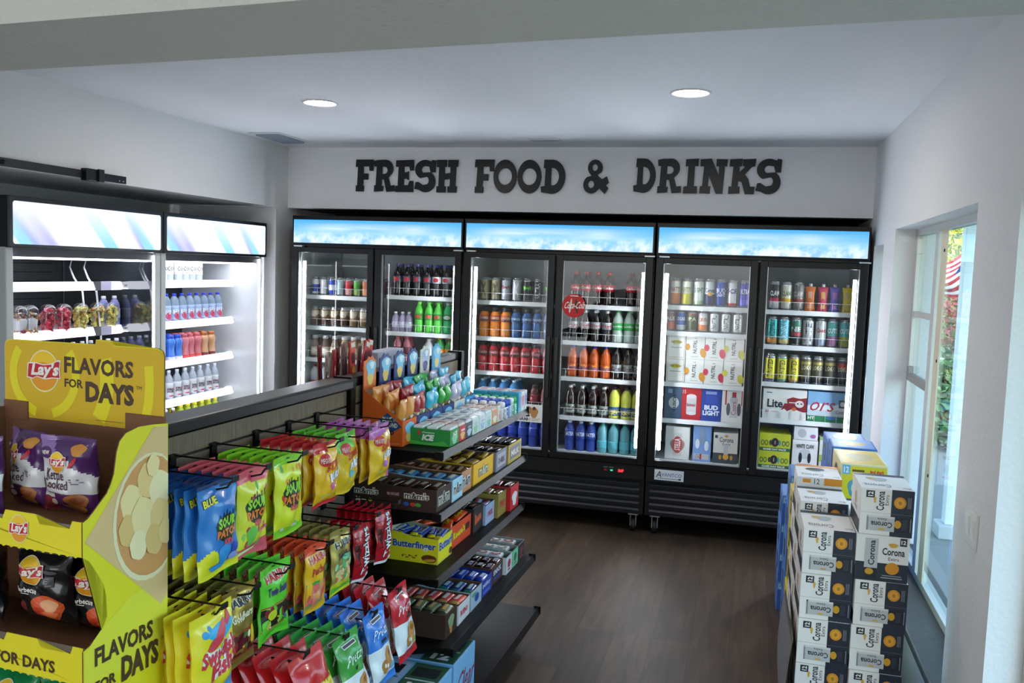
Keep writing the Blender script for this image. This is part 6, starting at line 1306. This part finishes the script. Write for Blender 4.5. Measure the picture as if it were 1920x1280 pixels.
f = MB(); f.box((-.14, 1.49, 0), (-.075, 1.75, .225), CARD('#c9cbe0')); Tpl('display_carton', 'display carton', [('box', f, None, [])]).new(G(0, 0, 1.236), GA, 'pale lavender carton standing behind the nut display cards')
# ================================================================ yellow cardboard chip display in front
rD = Vector((-1.27350061, 1.75, 0))
D_ = Fr(rD, 3.7); DA = D_.a
YEL, KB = CARD('#e8dc1c'), P('#7a5236', .75, name='kraft_board')
ROOT = empty('cardboard_chip_display', D_(0, 0, 0), DA); tag(ROOT, 'yellow cardboard chip display with a big header board', 'product display')
Wd, Dd = .476, .256; xl = -.486
def plate(f, outline, th, axis, pos, front, back):
    """flat board with outline (a,b) and thickness; axis 'x': lies in plane x=pos (a=y,b=z); 'y': plane y=pos (a=x,b=z)"""
    k = len(outline)
    mk = (lambda a, b, q: (pos+q, a, b)) if axis == 'x' else (lambda a, b, q: (a, pos+q, b))
    A_ = [mk(a, b, 0) for a, b in outline]; B_ = [mk(a, b, th) for a, b in outline]
    vs = A_+B_
    cu = None
    # triangulate with bmesh so concave outlines fill properly
    bm = bmesh.new(); vv = [bm.verts.new(p) for p in A_]; fc = bm.faces.new(vv); bmesh.ops.triangulate(bm, faces=[fc]); bm.verts.index_update()
    tri = [tuple(v.index for v in q.verts) for q in bm.faces]; bm.free()
    f.add(vs, tri, front if axis == 'y' else back); f.add(vs, [tuple(j+k for j in t_[::-1]) for t_ in tri], back if axis == 'y' else front)
    f.add(vs, [(i, i+k, (i+1) % k+k, (i+1) % k) for i in range(k)], KB)
M_YDK = CARD('#d9b41c'); DK = INK('#4a3320')
def lays(f, S, u0, v0, u1, v1, n=.001):
    """yellow sun with a red ribbon and white script"""
    cu, cv, ru, rv = (u0+u1)/2, (v0+v1)/2, (u1-u0)/2, (v1-v0)/2
    f.ell(S, cu, cv, ru*.94, rv*1.06, INK('#f0e8c0'), n, 28); f.ell(S, cu, cv, ru*.88, rv*1.0, INK('#f2c828'), n+.0004, 28); f.ell(S, cu, cv-.25*rv, ru*.8, rv*.7, INK('#e89c20'), n+.0007, 28)
    rb = [(-1.05, -.38), (-.98, .38), (-.5, .42), (0, .34), (.5, .42), (.9, .62), (1.06, .6), (1.0, .1), (1.05, -.32), (.55, -.32), (.1, -.42), (-.45, -.3), (-.7, -.44)]
    f.shape(S, [(cu+a*ru, cv+b*rv) for a, b in rb], INK('#f4eee8'), n+.001); f.shape(S, [(cu+a*ru*.94, cv+b*rv*.86) for a, b in rb], INK('#c41c24'), n+.0014)
    f.text(S, "Lay's", cu-.8*ru, cv-.42*rv, cu+.86*ru, cv+.42*rv, WHT, n+.002, bold=.04, shear=.1, rise=.06)
f = MB()
hd = [(xl, 1.20), (-.410, 1.20), (-.411, 1.425), (-.115, 1.424), (-.110, 1.20), (-.009, 1.20), (-.009, 1.60), (-.014, 1.612), (-.026, 1.618), (-.155, 1.617), (-.157, 1.628), (-.205, 1.628), (-.207, 1.617), (xl+.015, 1.614), (xl+.003, 1.608), (xl, 1.595)]
hd = [(xl, 1.425), (-.0095, 1.425), (-.0095, 1.60), (-.014, 1.612), (-.026, 1.618), (-.155, 1.617), (-.157, 1.628), (-.205, 1.628), (-.207, 1.617), (xl+.015, 1.614), (xl+.003, 1.608), (xl, 1.595)]
plate(f, hd, .004, 'y', -.004, YEL, KB)
S = lambda u, v, n: Vector((xl+.4765*u, -.004-n, 1.425+.193*v))
# rays and rings printed on the header
def ringp(f, cx, cz, r0, r1, mat, n, a0=0, a1=360, lim=None):
    N = 48; pts0 = []; 
    for i in range(N):
        a, b = math.radians(a0+(a1-a0)*i/N), math.radians(a0+(a1-a0)*(i+1)/N)
        q = [(cx+r1*math.cos(a), cz+r1*math.sin(a)), (cx+r1*math.cos(b), cz+r1*math.sin(b)), (cx+r0*math.cos(b), cz+r0*math.sin(b)), (cx+r0*math.cos(a), cz+r0*math.sin(a))]
        if all(xl+.003 < p[0] < -.012 and 1.428 < p[1] < 1.606 for p in q): f.add([(p[0], -.004-n, p[1]) for p in q], [(0, 1, 2, 3)], mat)
f.add([(p[0]*.995-.0005, -.0045, 1.425+(p[1]-1.425)*.99) for p in hd], [tuple(range(len(hd)))], M_YDK)
ringp(f, -.362, 1.535, .085, .108, YEL, .0008); ringp(f, -.362, 1.535, .17, .21, YEL, .0008); ringp(f, -.362, 1.535, .30, .325, YEL, .0008)
def uh(x): return (x-xl)/.4765
lays(f, S, uh(-.412), .36, uh(-.312), .86)
def vh(z): return (z-1.425)/.193
f.text(S, 'FLAVORS', uh(-.300), vh(1.543), uh(-.096), vh(1.583), DK, .001, bold=.035); f.text(S, 'FOR', uh(-.299), vh(1.509), uh(-.243), vh(1.530), DK, .001, bold=.03); f.text(S, 'DAYS', uh(-.236), vh(1.478), uh(-.094), vh(1.528), DK, .001, bold=.05); f.text(S, 'TM', uh(-.088), vh(1.519), uh(-.072), vh(1.527), DK, .001)
f.rect(S, uh(-.205), vh(1.4365), uh(-.125), vh(1.4375), INK('#5a4a10'), .0014)
part(ROOT, 'header_board', f)
# lower back board with the hand hole
f = MB(); bb = [(xl, 0), (-.0095, 0), (-.0095, 1.44), (-.04, 1.465), (-.116, 1.465), (-.116, 1.425), (-.411, 1.425), (-.411, 1.47), (xl, 1.47)]
for (x0, x1, z0, z1) in ((xl, -.098, .02, 1.4245), (-.098, -.045, .02, 1.345), (-.098, -.045, 1.405, 1.4245), (-.045, -.004, .02, 1.4245)): f.box((x0, -.006, z0), (x1, -.0045, z1), KB)
f.box((xl, -.0085, 1.42), (-.411, -.0045, 1.465), KB); f.box((-.116, -.0085, 1.42), (-.003, -.0045, 1.462), KB)
part(ROOT, 'back_board', f)
sideo = [(-.002, .0), (-.002, 1.447), (-.05, 1.452), (-.096, 1.454), (-.135, 1.446), (-.152, 1.432), (-.161, 1.41), (-.169, 1.364), (-.176, 1.345), (-.189, 1.327), (-.227, 1.296), (-.242, 1.285), (-.256, 1.280),
         (-.256, 1.207), (-.240, 1.196), (-.223, 1.171), (-.200, 1.135), (-.193, 1.108), (-.19, 1.059), (-.205, 1.034), (-.236, 1.014), (-.256, 1.008), (-.256, .92), (-.256, 0)]
f = MB(); plate(f, sideo, -.003, 'x', 0, KB, YEL)
# printed side: paper sheet with a bowl of chips, slogan
Sx = lambda a, b, n: Vector((n, a, b))
f.add([(.0006, a, b) for a, b in [(-.004, 1.441), (-.05, 1.447), (-.251, 1.238), (-.026, 1.03), (-.004, 1.045)]], [(4, 3, 2, 1, 0)], CARD('#e2bd84'))
f.add([(.0005, a, b) for a, b in [(-.255, .925), (-.255, 1.0), (-.21, 1.035), (-.12, 1.08), (-.004, 1.10), (-.004, .925)]], [(5, 4, 3, 2, 1, 0)], CARD('#e6e03a'))
def clip(pts): return [(min(a, -.004), b) for a, b in pts]
def disc(cx, cz, rx, rz, mat, n, a0=0, a1=360, wob=0):
    N = 26; pts = [(cx+rx*(1+wob*math.sin(5*t_))*math.cos(t_), cz+rz*(1+wob*math.sin(4*t_))*math.sin(t_)) for t_ in [2*PI*k/N for k in range(N)]]
    pts = [p for p in clip(pts)]; f.add([(n, a, b) for a, b in pts][::-1], [tuple(range(N))[::-1]], mat)
disc(-.062, 1.245, .112, .145, CARD('#efe0b4'), .0010); disc(-.060, 1.247, .104, .136, CARD('#d99a5c'), .0014)
rnd = random.Random(5)
for k, (a, b, rr) in enumerate([(-.12, 1.29, .04), (-.07, 1.33, .04), (-.03, 1.30, .045), (-.13, 1.23, .036), (-.085, 1.25, .045), (-.03, 1.24, .04), (-.10, 1.19, .034), (-.05, 1.19, .036), (-.055, 1.36, .025), (-.015, 1.2, .03)]):
    disc(a, b, rr*.8, rr, CARD(('#f6dca0', '#eecb88', '#f8e4b4', '#e6bf78')[k % 4]), .0018+k*.0003, wob=.06)
for t_, (a0, b0, a1, b1), bo in (('FLAVORS', (-.226, .962, -.052, 1.003), .035), ('DAYS', (-.150, .895, -.034, .953), .05), ('FOR', (-.226, .905, -.166, .93), .03), ('TM', (-.026, .944, -.012, .951), .0)):
    vs_, fs_2 = text_geo(t_, bo); f.add([(.0016, a0+(a1-a0)*u, b0+(b1-b0)*v) for u, v in vs_], fs_2, DK)
part(ROOT, 'side_panel', f)
f = MB(); sl = [(a, b) for a, b in sideo]; plate(f, sl, -.003, 'x', xl+.003, KB, KB); part(ROOT, 'side_panel', f)
# trays: bottom board + front lip with tabs
def lip(ztop, zbot, ztab, words=None, logo=None):
    f = MB()
    def prof(x0, x1): return [(x0, zbot), (x1, zbot), (x1, ztop+.017), (x1-.026, ztop+.017), (x1-.033, ztop), (-.113, ztop), (-.123, ztab), (-.206, ztab), (-.215, ztop), (-.30, ztop), (-.31, ztab), (-.39, ztab), (-.40, ztop), (xl+.03, ztop), (xl+.025, ztop+.017), (xl, ztop+.017)]
    plate(f, prof(xl, -.001), .003, 'y', -Dd, YEL, P('#b8b2a8', .7))
    S = lambda u, v, n: Vector((u, -Dd-n, v))
    if logo: lays(f, S, logo[0], logo[1], logo[2], logo[3])
    if words:
        for w_, a0, b0, a1, b1 in words: f.text(S, w_, a0, b0, a1, b1, DK, .001, bold=.03)
    for k in range(22):                     # torn perforation
        x = xl+.01+k*.0215; f.add([(x, -Dd-.0005, zbot), (x+.012, -Dd-.0005, zbot), (x+.006, -Dd-.0005, zbot-.003)], [(0, 2, 1)], YEL)
    part(ROOT, 'tray_lip', f)
    f = MB(); f.box((xl+.004, -Dd+.004, zbot+.03), (-.004, -.009, zbot+.034), KB); f.box((xl+.006, -Dd+.004, ztop-.012), (-.006, -Dd+.045, ztop-.009), P('#b8b2a8', .7)); part(ROOT, 'tray_shelf', f)
lip(1.264, 1.207, 1.284, logo=(-.194, 1.218, -.143, 1.276))
lip(.998, .934, 1.016, words=[('FOR DAYS', -.24, .948, -.075, .975), ('FLAVORS', -.42, .948, -.26, .975)])
f = MB(); f.box((xl, -Dd, 0), (-.001, -Dd+.003, .70), YEL); f.box((xl, -Dd, .0), (-.001, -.009, .003), KB); part(ROOT, 'front_board', f)
f = MB(); f.box((xl+.004, -Dd+.004, .70), (-.004, -.009, .704), KB); part(ROOT, 'tray_shelf', f)
# chip bags
PUR, PUL, WHB = '#4c2460', '#8a6aa8', '#dcdde0'
def d_ket(f, S):
    f.ell(S, .16, .80, .11, .075, INK('#4c2460'), .0008); f.text(S, 'NEW', .09, .775, .23, .825, WHT, .0012, bold=.03, rise=.1); f.ell(S, .16, .80, .085, .055, INK('#6a4488'), .001, 16) if False else None
    f.ell(S, .76, .86, .13, .07, INK('#c88838'), .0008, wob=.15); f.ell(S, .68, .70, .11, .028, INK('#c83038'), .001, rot=.7)
    lays(f, S, .24, .56, .56, .82, .0014)
    f.text(S, 'Kettle', .14, .455, .5, .59, INK('#4a2430'), .0012, bold=.01); f.text(S, 'Cooked', .08, .34, .58, .46, INK('#4a2430'), .0012, bold=.01)
    f.text(S, 'CAJUN SPICE', .1, .26, .55, .295, INK('#6a4040'), .0012, bold=.02)
    f.rect(S, .62, .47, .78, .49, INK('#7a7488'), .001); f.rect(S, .62, .44, .84, .455, INK('#7a7488'), .001); f.rect(S, .64, .415, .76, .43, INK('#7a7488'), .001)
    f.ell(S, .14, .14, .13, .1, INK('#8a3038'), .0006, wob=.15); f.ell(S, .28, .16, .06, .045, INK('#d8c0b0'), .001)
    f.ell(S, .70, .19, .2, .1, INK('#b87038'), .0008, wob=.08); f.ell(S, .62, .08, .22, .055, INK('#c88844'), .0012, wob=.1); f.ell(S, .72, .2, .12, .05, INK('#8f4c24'), .0014, wob=.1)
def c_ket(u, v):
    if v > .72: return F_(PUL) if u < .38-(v-.72)*.5 else F_(PUR)
    if v > .30+(.30*max(0, u-.55)): return F_(WHB) if not (u > .6 and v > .5+(1-u)*.4) else F_(PUR)
    if v < .22 or (v < .28 and u > .3): return F_('#5a2a6c' if u > .25 else '#8a2c34')
    return F_(WHB)
K1 = bag('ket', .148, .175, .026, c_ket, d_ket, hole=False, name='chip_bag', cat='chip bag', hdr=.04, seal=.02, crink=.003, seed=21)
K2 = bag('ket2', .135, .175, .026, c_ket, d_ket, hole=False, name='chip_bag', cat='chip bag', hdr=.04, seal=.02, crink=.004, seed=25)
def d_bbq(f, S):
    lays(f, S, .12, .56, .62, .92, .0014)
    f.text(S, 'Barbecue', .08, .44, .46, .51, WHT, .0012, bold=.02, rise=-.1); f.rect(S, .14, .41, .3, .42, WHT, .0012); f.ell(S, .72, .76, .14, .03, INK('#5a5a60'), .001); f.rect(S, .66, .56, .80, .7, INK('#34343a'), .001)
    for k in range(4): f.rect(S, .67, .58+k*.03, .79-.02*(k % 2), .588+k*.03, INK('#9a9aa0'), .0014)
    f.ell(S, .62, .25, .28, .19, INK('#d8582c'), .0008, wob=.08); f.ell(S, .7, .3, .14, .09, INK('#e0a070'), .0014, wob=.15); f.ell(S, .52, .2, .13, .08, INK('#c83c1c'), .0014, wob=.15); f.ell(S, .68, .17, .14, .06, INK('#e87844'), .0018, wob=.15)
    f.ell(S, .1, .17, .07, .1, INK('#6a1c20'), .0006)
B1 = bag('bbq', .15, .168, .03, F_('#17171a'), d_bbq, hole=False, name='chip_bag', cat='chip bag', hdr=.04, seal=.02, crink=.004, seed=23)
def d_grn(f, S): lays(f, S, .2, .5, .75, .88, .0014)
GRN = bag('grn', .15, .185, .03, F_('#1c8a50'), d_grn, hole=False, name='chip_bag', cat='chip bag', hdr=.04, seal=.02, seed=27)
RB = -PI/2    # bag faces the viewer side of the display
def setbag(t, x, y, zb, h, lab, grp, rz=0, lean=0):
    # bag template hangs from its top: lift by its height; turned so that its front looks out of the tray
    o = t.new(D_(x, y, zb+h-.010), DA+RB+rz, lab, grp, ry=lean); return o
TZ1, TZ2 = 1.241, .968
setbag(K1, -.168, -.120, TZ1+.003, .175, 'purple and white kettle chip bag standing upright by the hand hole', 'chip bags in the yellow display', .08, .06)
setbag(K2, -.312, -.095, TZ1+.001, .175, 'purple and white kettle chip bag leaning, second from the display side', 'chip bags in the yellow display', -.22, .0)
setbag(K1, -.372, -.190, TZ1+.001, .175, 'purple and white kettle chip bag nearest the far display corner', 'chip bags in the yellow display', .25, .0)
setbag(B1, -.195, -.165, TZ2+.035, .168, 'black barbecue chip bag in the middle of the lower tray', 'chip bags in the yellow display', .05, .10)
setbag(B1, -.082, -.120, TZ2+.012, .168, 'black barbecue chip bag beside the side cut-out of the lower tray', 'chip bags in the yellow display', .15, .08)
setbag(B1, -.365, -.165, TZ2+.030, .168, 'black barbecue chip bag at the far end of the lower tray', 'chip bags in the yellow display', -.5, .08)
setbag(GRN, -.12, -.170, .70+.003, .185, 'green chip bag in the bottom tray, nearest the side panel', 'chip bags in the yellow display', .1)
setbag(GRN, -.27, -.170, .70+.003, .185, 'green chip bag in the bottom tray, away from the side panel', 'chip bags in the yellow display', -.1)

# ================================================================ beer cases stacked by the window
BW, BH, BD = .186, .1765, .262
NV, CW_, GO, GO2 = INK('#1e2638'), '#f3f1ee', INK('#e0951c'), INK('#e0b050')
def cor_front(f, S, flip=False):
    """front of the case: crown logo, sun disc on navy, big can picture lying below"""
    def R(u0, v0, u1, v1, m, n=.0006): f.rect(S, u0, v0, u1, v1, m, n)
    R(.58, .0, 1, 1, NV); R(0, .0, .58, .012, INK('#b8b4ac')); R(0, .478, 1, .482, INK('#8a8680'), .001)
    R(.10, .80, .26, .95, NV, .0008); f.text(S, '12', .13, .83, .23, .93, WHT, .0014, rot=1, bold=.04, res=1)
    f.text(S, 'Corona', .30, .54, .45, .95, NV, .0012, rot=1, bold=.02); f.text(S, 'Extra', .46, .66, .53, .88, NV, .0012, rot=1, res=1); f.ell(S, .27, .76, .025, .07, GO2, .001, wob=.2)
    f.ell(S, .74, .73, .115, .125, GO, .0012, 24); f.ell(S, .74, .73, .08, .09, INK('#e8a838'), .0016, 20); f.ell(S, .74, .73, .03, .04, INK('#c07c14'), .002)
    for k in range(3): f.rect(S, .885+k*.025, .62-.0*k, .892+k*.025, .86, INK('#a8a8b0'), .001)
    # can picture
    f.rect(S, .14, .10, .66, .42, INK('#c4c6c8'), .0012); f.rect(S, .14, .10, .17, .42, INK('#8f9296'), .0016); f.rect(S, .14, .38, .66, .42, INK('#dfe0e0'), .0016)
    f.text(S, 'Corona', .22, .18, .62, .30, NV, .002, rot=2, bold=.02); f.text(S, 'Extra', .34, .33, .5, .38, NV, .002, rot=2, res=1); f.ell(S, .42, .14, .06, .02, GO2, .002)
    f.rect(S, .66, .10, .95, .42, INK('#141a28'), .0012); f.ell(S, .72, .27, .065, .085, INK('#d8a024'), .0018); f.rect(S, .80, .15, .90, .38, INK('#2a3040'), .0016); f.rect(S, .95, .12, .965, .40, INK('#8f949c'), .0016)
def cor_top(f, S):
    f.rect(S, 0, .86, 1, 1, INK('#3c4046'), .0006); f.text(S, 'Corona', .1, .12, .6, .3, INK('#6a6a70'), .001, rot=2); f.ell(S, .45, .62, .16, .12, INK('#b8c4c4'), .0008, wob=.1); f.ell(S, .3, .66, .1, .07, INK('#d0b060'), .001, wob=.1); f.text(S, 'Beer', .8, .08, .95, .16, INK('#55585c'), .001, rot=2)
def cor_left(f, S):
    f.rect(S, 0, .0, 1, .3, INK('#30343c'), .0006); f.ell(S, .5, .62, .1, .14, INK('#c8b070'), .0008); f.text(S, 'Corona', .3, .4, .7, .5, NV, .0008)
def corona(kind=0):
    f = MB(); a_, c_ = (0, 0, 0), (BW, BD, BH); f.rbox(a_, c_, CARD(CW_), .0025); m = boxmaps(a_, c_); S = m['front']
    if kind == 0: cor_front(f, S)
    elif kind == 1:
        f.rect(S, 0, 0, 1, .40, NV, .0006); f.rect(S, .17, .28, .42, .92, INK('#c4c6c8'), .0012); f.text(S, 'Corona', .24, .34, .36, .88, NV, .002, rot=1, bold=.02); f.ell(S, .27, .2, .08, .07, INK('#d8a024'), .0016); f.rect(S, .17, .04, .42, .28, INK('#141a28'), .001)
        f.text(S, 'Corona', .5, .58, .92, .74, NV, .0014, bold=.02); f.text(S, 'Extra', .62, .47, .82, .54, NV, .0014); f.ell(S, .7, .80, .09, .05, GO2, .001, wob=.15); f.rect(S, .82, .80, .95, .97, NV, .001); f.text(S, '12', .84, .84, .93, .93, WHT, .0016, bold=.04); f.ell(S, .70, .3, .13, .13, GO, .0014, 24); f.rect(S, .5, .08, .9, .1, INK('#a8a8b0'), .001); f.rect(S, .52, .13, .88, .145, INK('#a8a8b0'), .001)
    elif kind == 2:
        f.rect(S, 0, 0, 1, 1, INK('#e6e3de'), .0003); f.rect(S, .6, .82, 1, 1, INK('#e09020'), .0008); f.rect(S, .12, .86, .3, .96, INK('#e09020'), .0008); f.text(S, '12', .38, .84, .5, .97, NV, .001)
    cor_top(f, m['top']); cor_left(f, m['left'])
    if kind == 2: f.rect(m['top'], 0, .86, 1, 1, INK('#e09020'), .0009); f.ell(m['top'], .45, .66, .22, .12, INK('#1c1a18'), .0014)
    return Tpl('beer_case', 'beer case', [('carton', f, None, [])])
CO = [corona(0), corona(1), corona(2)]
g_ = 'white beer cases stacked by the window'
for k in range(6):
    kind = 1 if k == 4 else 0
    CO[kind].new((.443+(-.002, .001, -.001, .002, -.003, .001)[k], 3.50+(.004, -.003, .002, 0, .003, -.002)[k], k*BH+.0005*(k > 0)), random.uniform(-.012, .012), 'white and navy beer case, %s from the floor in the window side stack' % ORD[k] if k < 5 else 'white and navy beer case on top of the window side stack', g_)
for k in range(5):
    CO[0].new((.250, 3.50+(.0, .003, -.003, .002, 0)[k], k*BH+.0005*(k > 0)), random.uniform(-.012, .012), 'white and navy beer case, %s from the floor in the aisle side stack' % ORD[k] if k < 4 else 'white and navy beer case on top of the aisle side stack', g_)
for rowi, (y, n_, dz, kind, nm) in enumerate(((3.785, 5, .035, 0, 'second'), (4.065, 5, .075, 2, 'third'))):
    f = MB(); f.box((.255, y+.005, 0), (.43, y+.255, dz), P('#8a6a48', .8)); Tpl('cardboard_tray', 'cardboard tray', [('tray', f, None, [])]).new((0, 0, 0), 0, 'brown cardboard tray under the %s row of beer cases' % nm, None)
    for k in range(n_): CO[kind if k == n_-1 else 0].new((.250, y, dz+k*BH+.0005), random.uniform(-.012, .012), 'white beer case, %s from the floor in the %s row by the aisle' % (ORD[k], nm), g_)
for k in range(5):
    CO[0].new((.452, 3.785, k*BH+.0005), random.uniform(-.012, .012), 'white beer case, %s from the floor behind the window side stack' % ORD[k], g_)
def ycase(w, d, h, col, top, st, side):
    f = MB(); a_, c_ = (0, 0, 0), (w, d, h); f.rbox(a_, c_, CARD(col), .0025); m = boxmaps(a_, c_)
    f.rect(m['top'], .05, .05, .95, .95, INK(top), .0006); f.ell(m['top'], .5, .5, .3, .25, INK('#b8a860'), .001, wob=.1)
    S = m['front']; f.rect(S, .03, .05, .97, .95, INK(side), .0006); f.rect(S, .03, .72, .2, .97, INK('#58b0d8'), .001); f.text(S, '12', .06, .76, .17, .93, WHT, .0014, bold=.03); f.rect(S, .24, .8, .5, .86, INK('#5a5010'), .001); f.text(S, st, .62, .78, .92, .88, INK('#c83020'), .001, bold=.04); f.ell(S, .3, .35, .14, .25, INK('#5a9aa8'), .001, wob=.1); f.ell(S, .32, .35, .08, .15, INK('#e8e0b8'), .0014)
    f.ell(m['left'], .5, .5, .2, .3, INK('#3a3020'), .001); f.ell(m['left'], .5, .5, .1, .15, INK(col), .0014)
    return Tpl('beer_case', 'beer case', [('carton', f, None, [])])
YC_ = ycase(.20, .36, .166, '#e4d8a0', '#d8b830', 'land shark', '#e0cc20')
for k in range(6): YC_.new((.445, 4.23, k*.1665+.0005), random.uniform(-.015, .015), 'yellow beer case, %s from the floor, behind the white cases' % ORD[k], 'yellow beer cases near the window')
BC_ = ycase(.20, .33, .163, '#4a78c0', '#6a98d4', 'light', '#3c68b4')
for k in range(6): BC_.new((.44, 4.87, k*.1635+.0005), random.uniform(-.015, .015), 'blue beer case, %s from the floor, nearest the glass door coolers' % ORD[k], 'blue beer cases near the coolers')
BC2 = ycase(.21, .24, .167, '#4a78c0', '#6a98d4', 'light', '#3c68b4')
for k in range(6): BC2.new((.437, 4.61, k*.1675+.0005), random.uniform(-.015, .015), 'blue beer case, %s from the floor, against the yellow cases' % ORD[k], 'blue beer cases near the coolers')
YL2 = ycase(.17, .25, .16, '#d8c84c', '#d8b830', 'light', '#e0cc20'); BL2 = ycase(.17, .3, .165, '#4a78c0', '#6a98d4', 'light', '#3c68b4'); BL3 = ycase(.15, .3, .16, '#4a78c0', '#6a98d4', 'light', '#3c68b4')
for k in range(5): YL2.new((.255, 4.36, k*.1605+.0005), random.uniform(-.02, .02), 'yellow beer case, %s from the floor, on the aisle side' % ORD[k], 'yellow beer cases on the aisle side')
for k in range(5): BL2.new((.252, 4.66, k*.1655+.0005), random.uniform(-.02, .02), 'blue beer case, %s from the floor, on the aisle side' % ORD[k], 'blue beer cases on the aisle side')
for k in range(4): BL3.new((.235, 5.0, k*.1605+.0005), random.uniform(-.02, .02), 'blue beer case, %s from the floor, at the aisle end' % ORD[k], 'blue beer cases on the aisle side')
# loose cardboard sheet leaning against the cases
f = MB(); N = 12; vs = []
for j in range(N+1):
    v = j/N; bow = .018*math.sin(v*PI)
    for y, q in ((3.46, 1), (4.0, 1.0)): vs.append((.222-bow+(.008 if y < 3.5 else 0), y, .46*v))
vs2 = [(x+.004, y, z) for x, y, z in vs]; n2 = len(vs)
f.add(vs+vs2, [(2*j, 2*j+1, 2*j+3, 2*j+2)[::-1] for j in range(N)]+[(2*j+n2, 2*j+1+n2, 2*j+3+n2, 2*j+2+n2) for j in range(N)]+[(2*j, 2*j+2, 2*j+2+n2, 2*j+n2) for j in range(N)]+[(0, n2, n2+1, 1), (2*N, 2*N+1, 2*N+1+n2, 2*N+n2)], [P('#77757a', .7)]*N+[P('#6a5c4c', .8)]*N+[P('#6a5844', .8)]*(N+2), True)
Tpl('cardboard_sheet', 'cardboard sheet', [('sheet', f, None, [])]).new((0, 0, .0), 0, 'bowed grey cardboard sheet standing against the beer cases')
# ================================================================ light and camera
w = bpy.data.worlds.new('sky'); sc.world = w; w.use_nodes = True; nt = w.node_tree; nt.nodes.clear()
o = nt.nodes.new('ShaderNodeOutputWorld'); bg = nt.nodes.new('ShaderNodeBackground'); sk = nt.nodes.new('ShaderNodeTexSky')
sk.sky_type = 'NISHITA'; sk.sun_elevation = math.radians(42); sk.sun_rotation = math.radians(200); sk.sun_disc = False; sk.air_density = 1.2; sk.dust_density = 1.5
bg.inputs[1].default_value = SKY_E
nt.links.new(sk.outputs[0], bg.inputs[0]); nt.links.new(bg.outputs[0], o.inputs[0])
def area(name, loc, rot, sx, sy, power, col):
    l = bpy.data.lights.new(name, 'AREA'); l.shape = 'RECTANGLE'; l.size = sx; l.size_y = sy; l.energy = power; l.color = col
    ob = bpy.data.objects.new(name, l); COL.objects.link(ob); ob.location = loc; ob.rotation_euler = rot; ob['kind'] = 'helper'
    return ob
# ceiling lamps of the front room, behind the photographer, and an added soft fill light
sun = bpy.data.lights.new('sun', 'SUN'); sun.energy = 1.8; sun.angle = .02; sun.color = (1, .95, .86)
so = bpy.data.objects.new('sun', sun); COL.objects.link(so); so.rotation_euler = (math.radians(52), 0, math.radians(-22))
for x, y, lab in ((-2.6, .2, 'left'), (-.6, .2, 'mid'), (-2.6, -1.7, 'rear left'), (-.6, -1.7, 'rear mid')):
    pt_ = bpy.data.lights.new('front_room_lamp', 'AREA'); pt_.shape = 'DISK'; pt_.size = .22; pt_.energy = FRONT_W; pt_.color = (1, .96, .88)
    po = bpy.data.objects.new('front_room_lamp', pt_); COL.objects.link(po); po.location = (x, y, 2.98)
ob_ = area('added_front_fill', (-1.8, -3.15, 1.15), (math.radians(90), 0, 0), 3.6, 1.7, FILL_W, (.95, .98, 1))  # unseen area light added to brighten the room from behind the camera
cam = bpy.data.cameras.new('camera'); co = bpy.data.objects.new('camera', cam); COL.objects.link(co); sc.camera = co
cam.sensor_width = 36; cam.lens = 1664.6/1920*36; cam.clip_start = .02; cam.clip_end = 200
yaw, pit, rol = .259, .0826, .0348
fw = Vector((-math.sin(yaw)*math.cos(pit), math.cos(yaw)*math.cos(pit), -math.sin(pit))); rt = Vector((math.cos(yaw), math.sin(yaw), 0)); up = rt.cross(fw)
rt2 = rt*math.cos(rol)+up*math.sin(rol); up2 = -rt*math.sin(rol)+up*math.cos(rol)
M4 = Matrix((( rt2.x, up2.x, -fw.x, 0), (rt2.y, up2.y, -fw.y, 0), (rt2.z, up2.z, -fw.z, H), (0, 0, 0, 1)))
co.matrix_world = M4
vs_ = sc.view_settings; vs_.view_transform = 'Standard'; vs_.look = 'None'; vs_.gamma = 1; vs_.use_curve_mapping = False; vs_.exposure = EXPO
cy = sc.cycles; cy.use_denoising = True; cy.max_bounces = 8; cy.diffuse_bounces = 4; cy.glossy_bounces = 3; cy.transparent_max_bounces = 24; cy.transmission_bounces = 4; cy.sample_clamp_indirect = 4; cy.caustics_reflective = False; cy.caustics_refractive = False
cy.use_light_tree = True
print('OBJECTS', len(sc.objects))
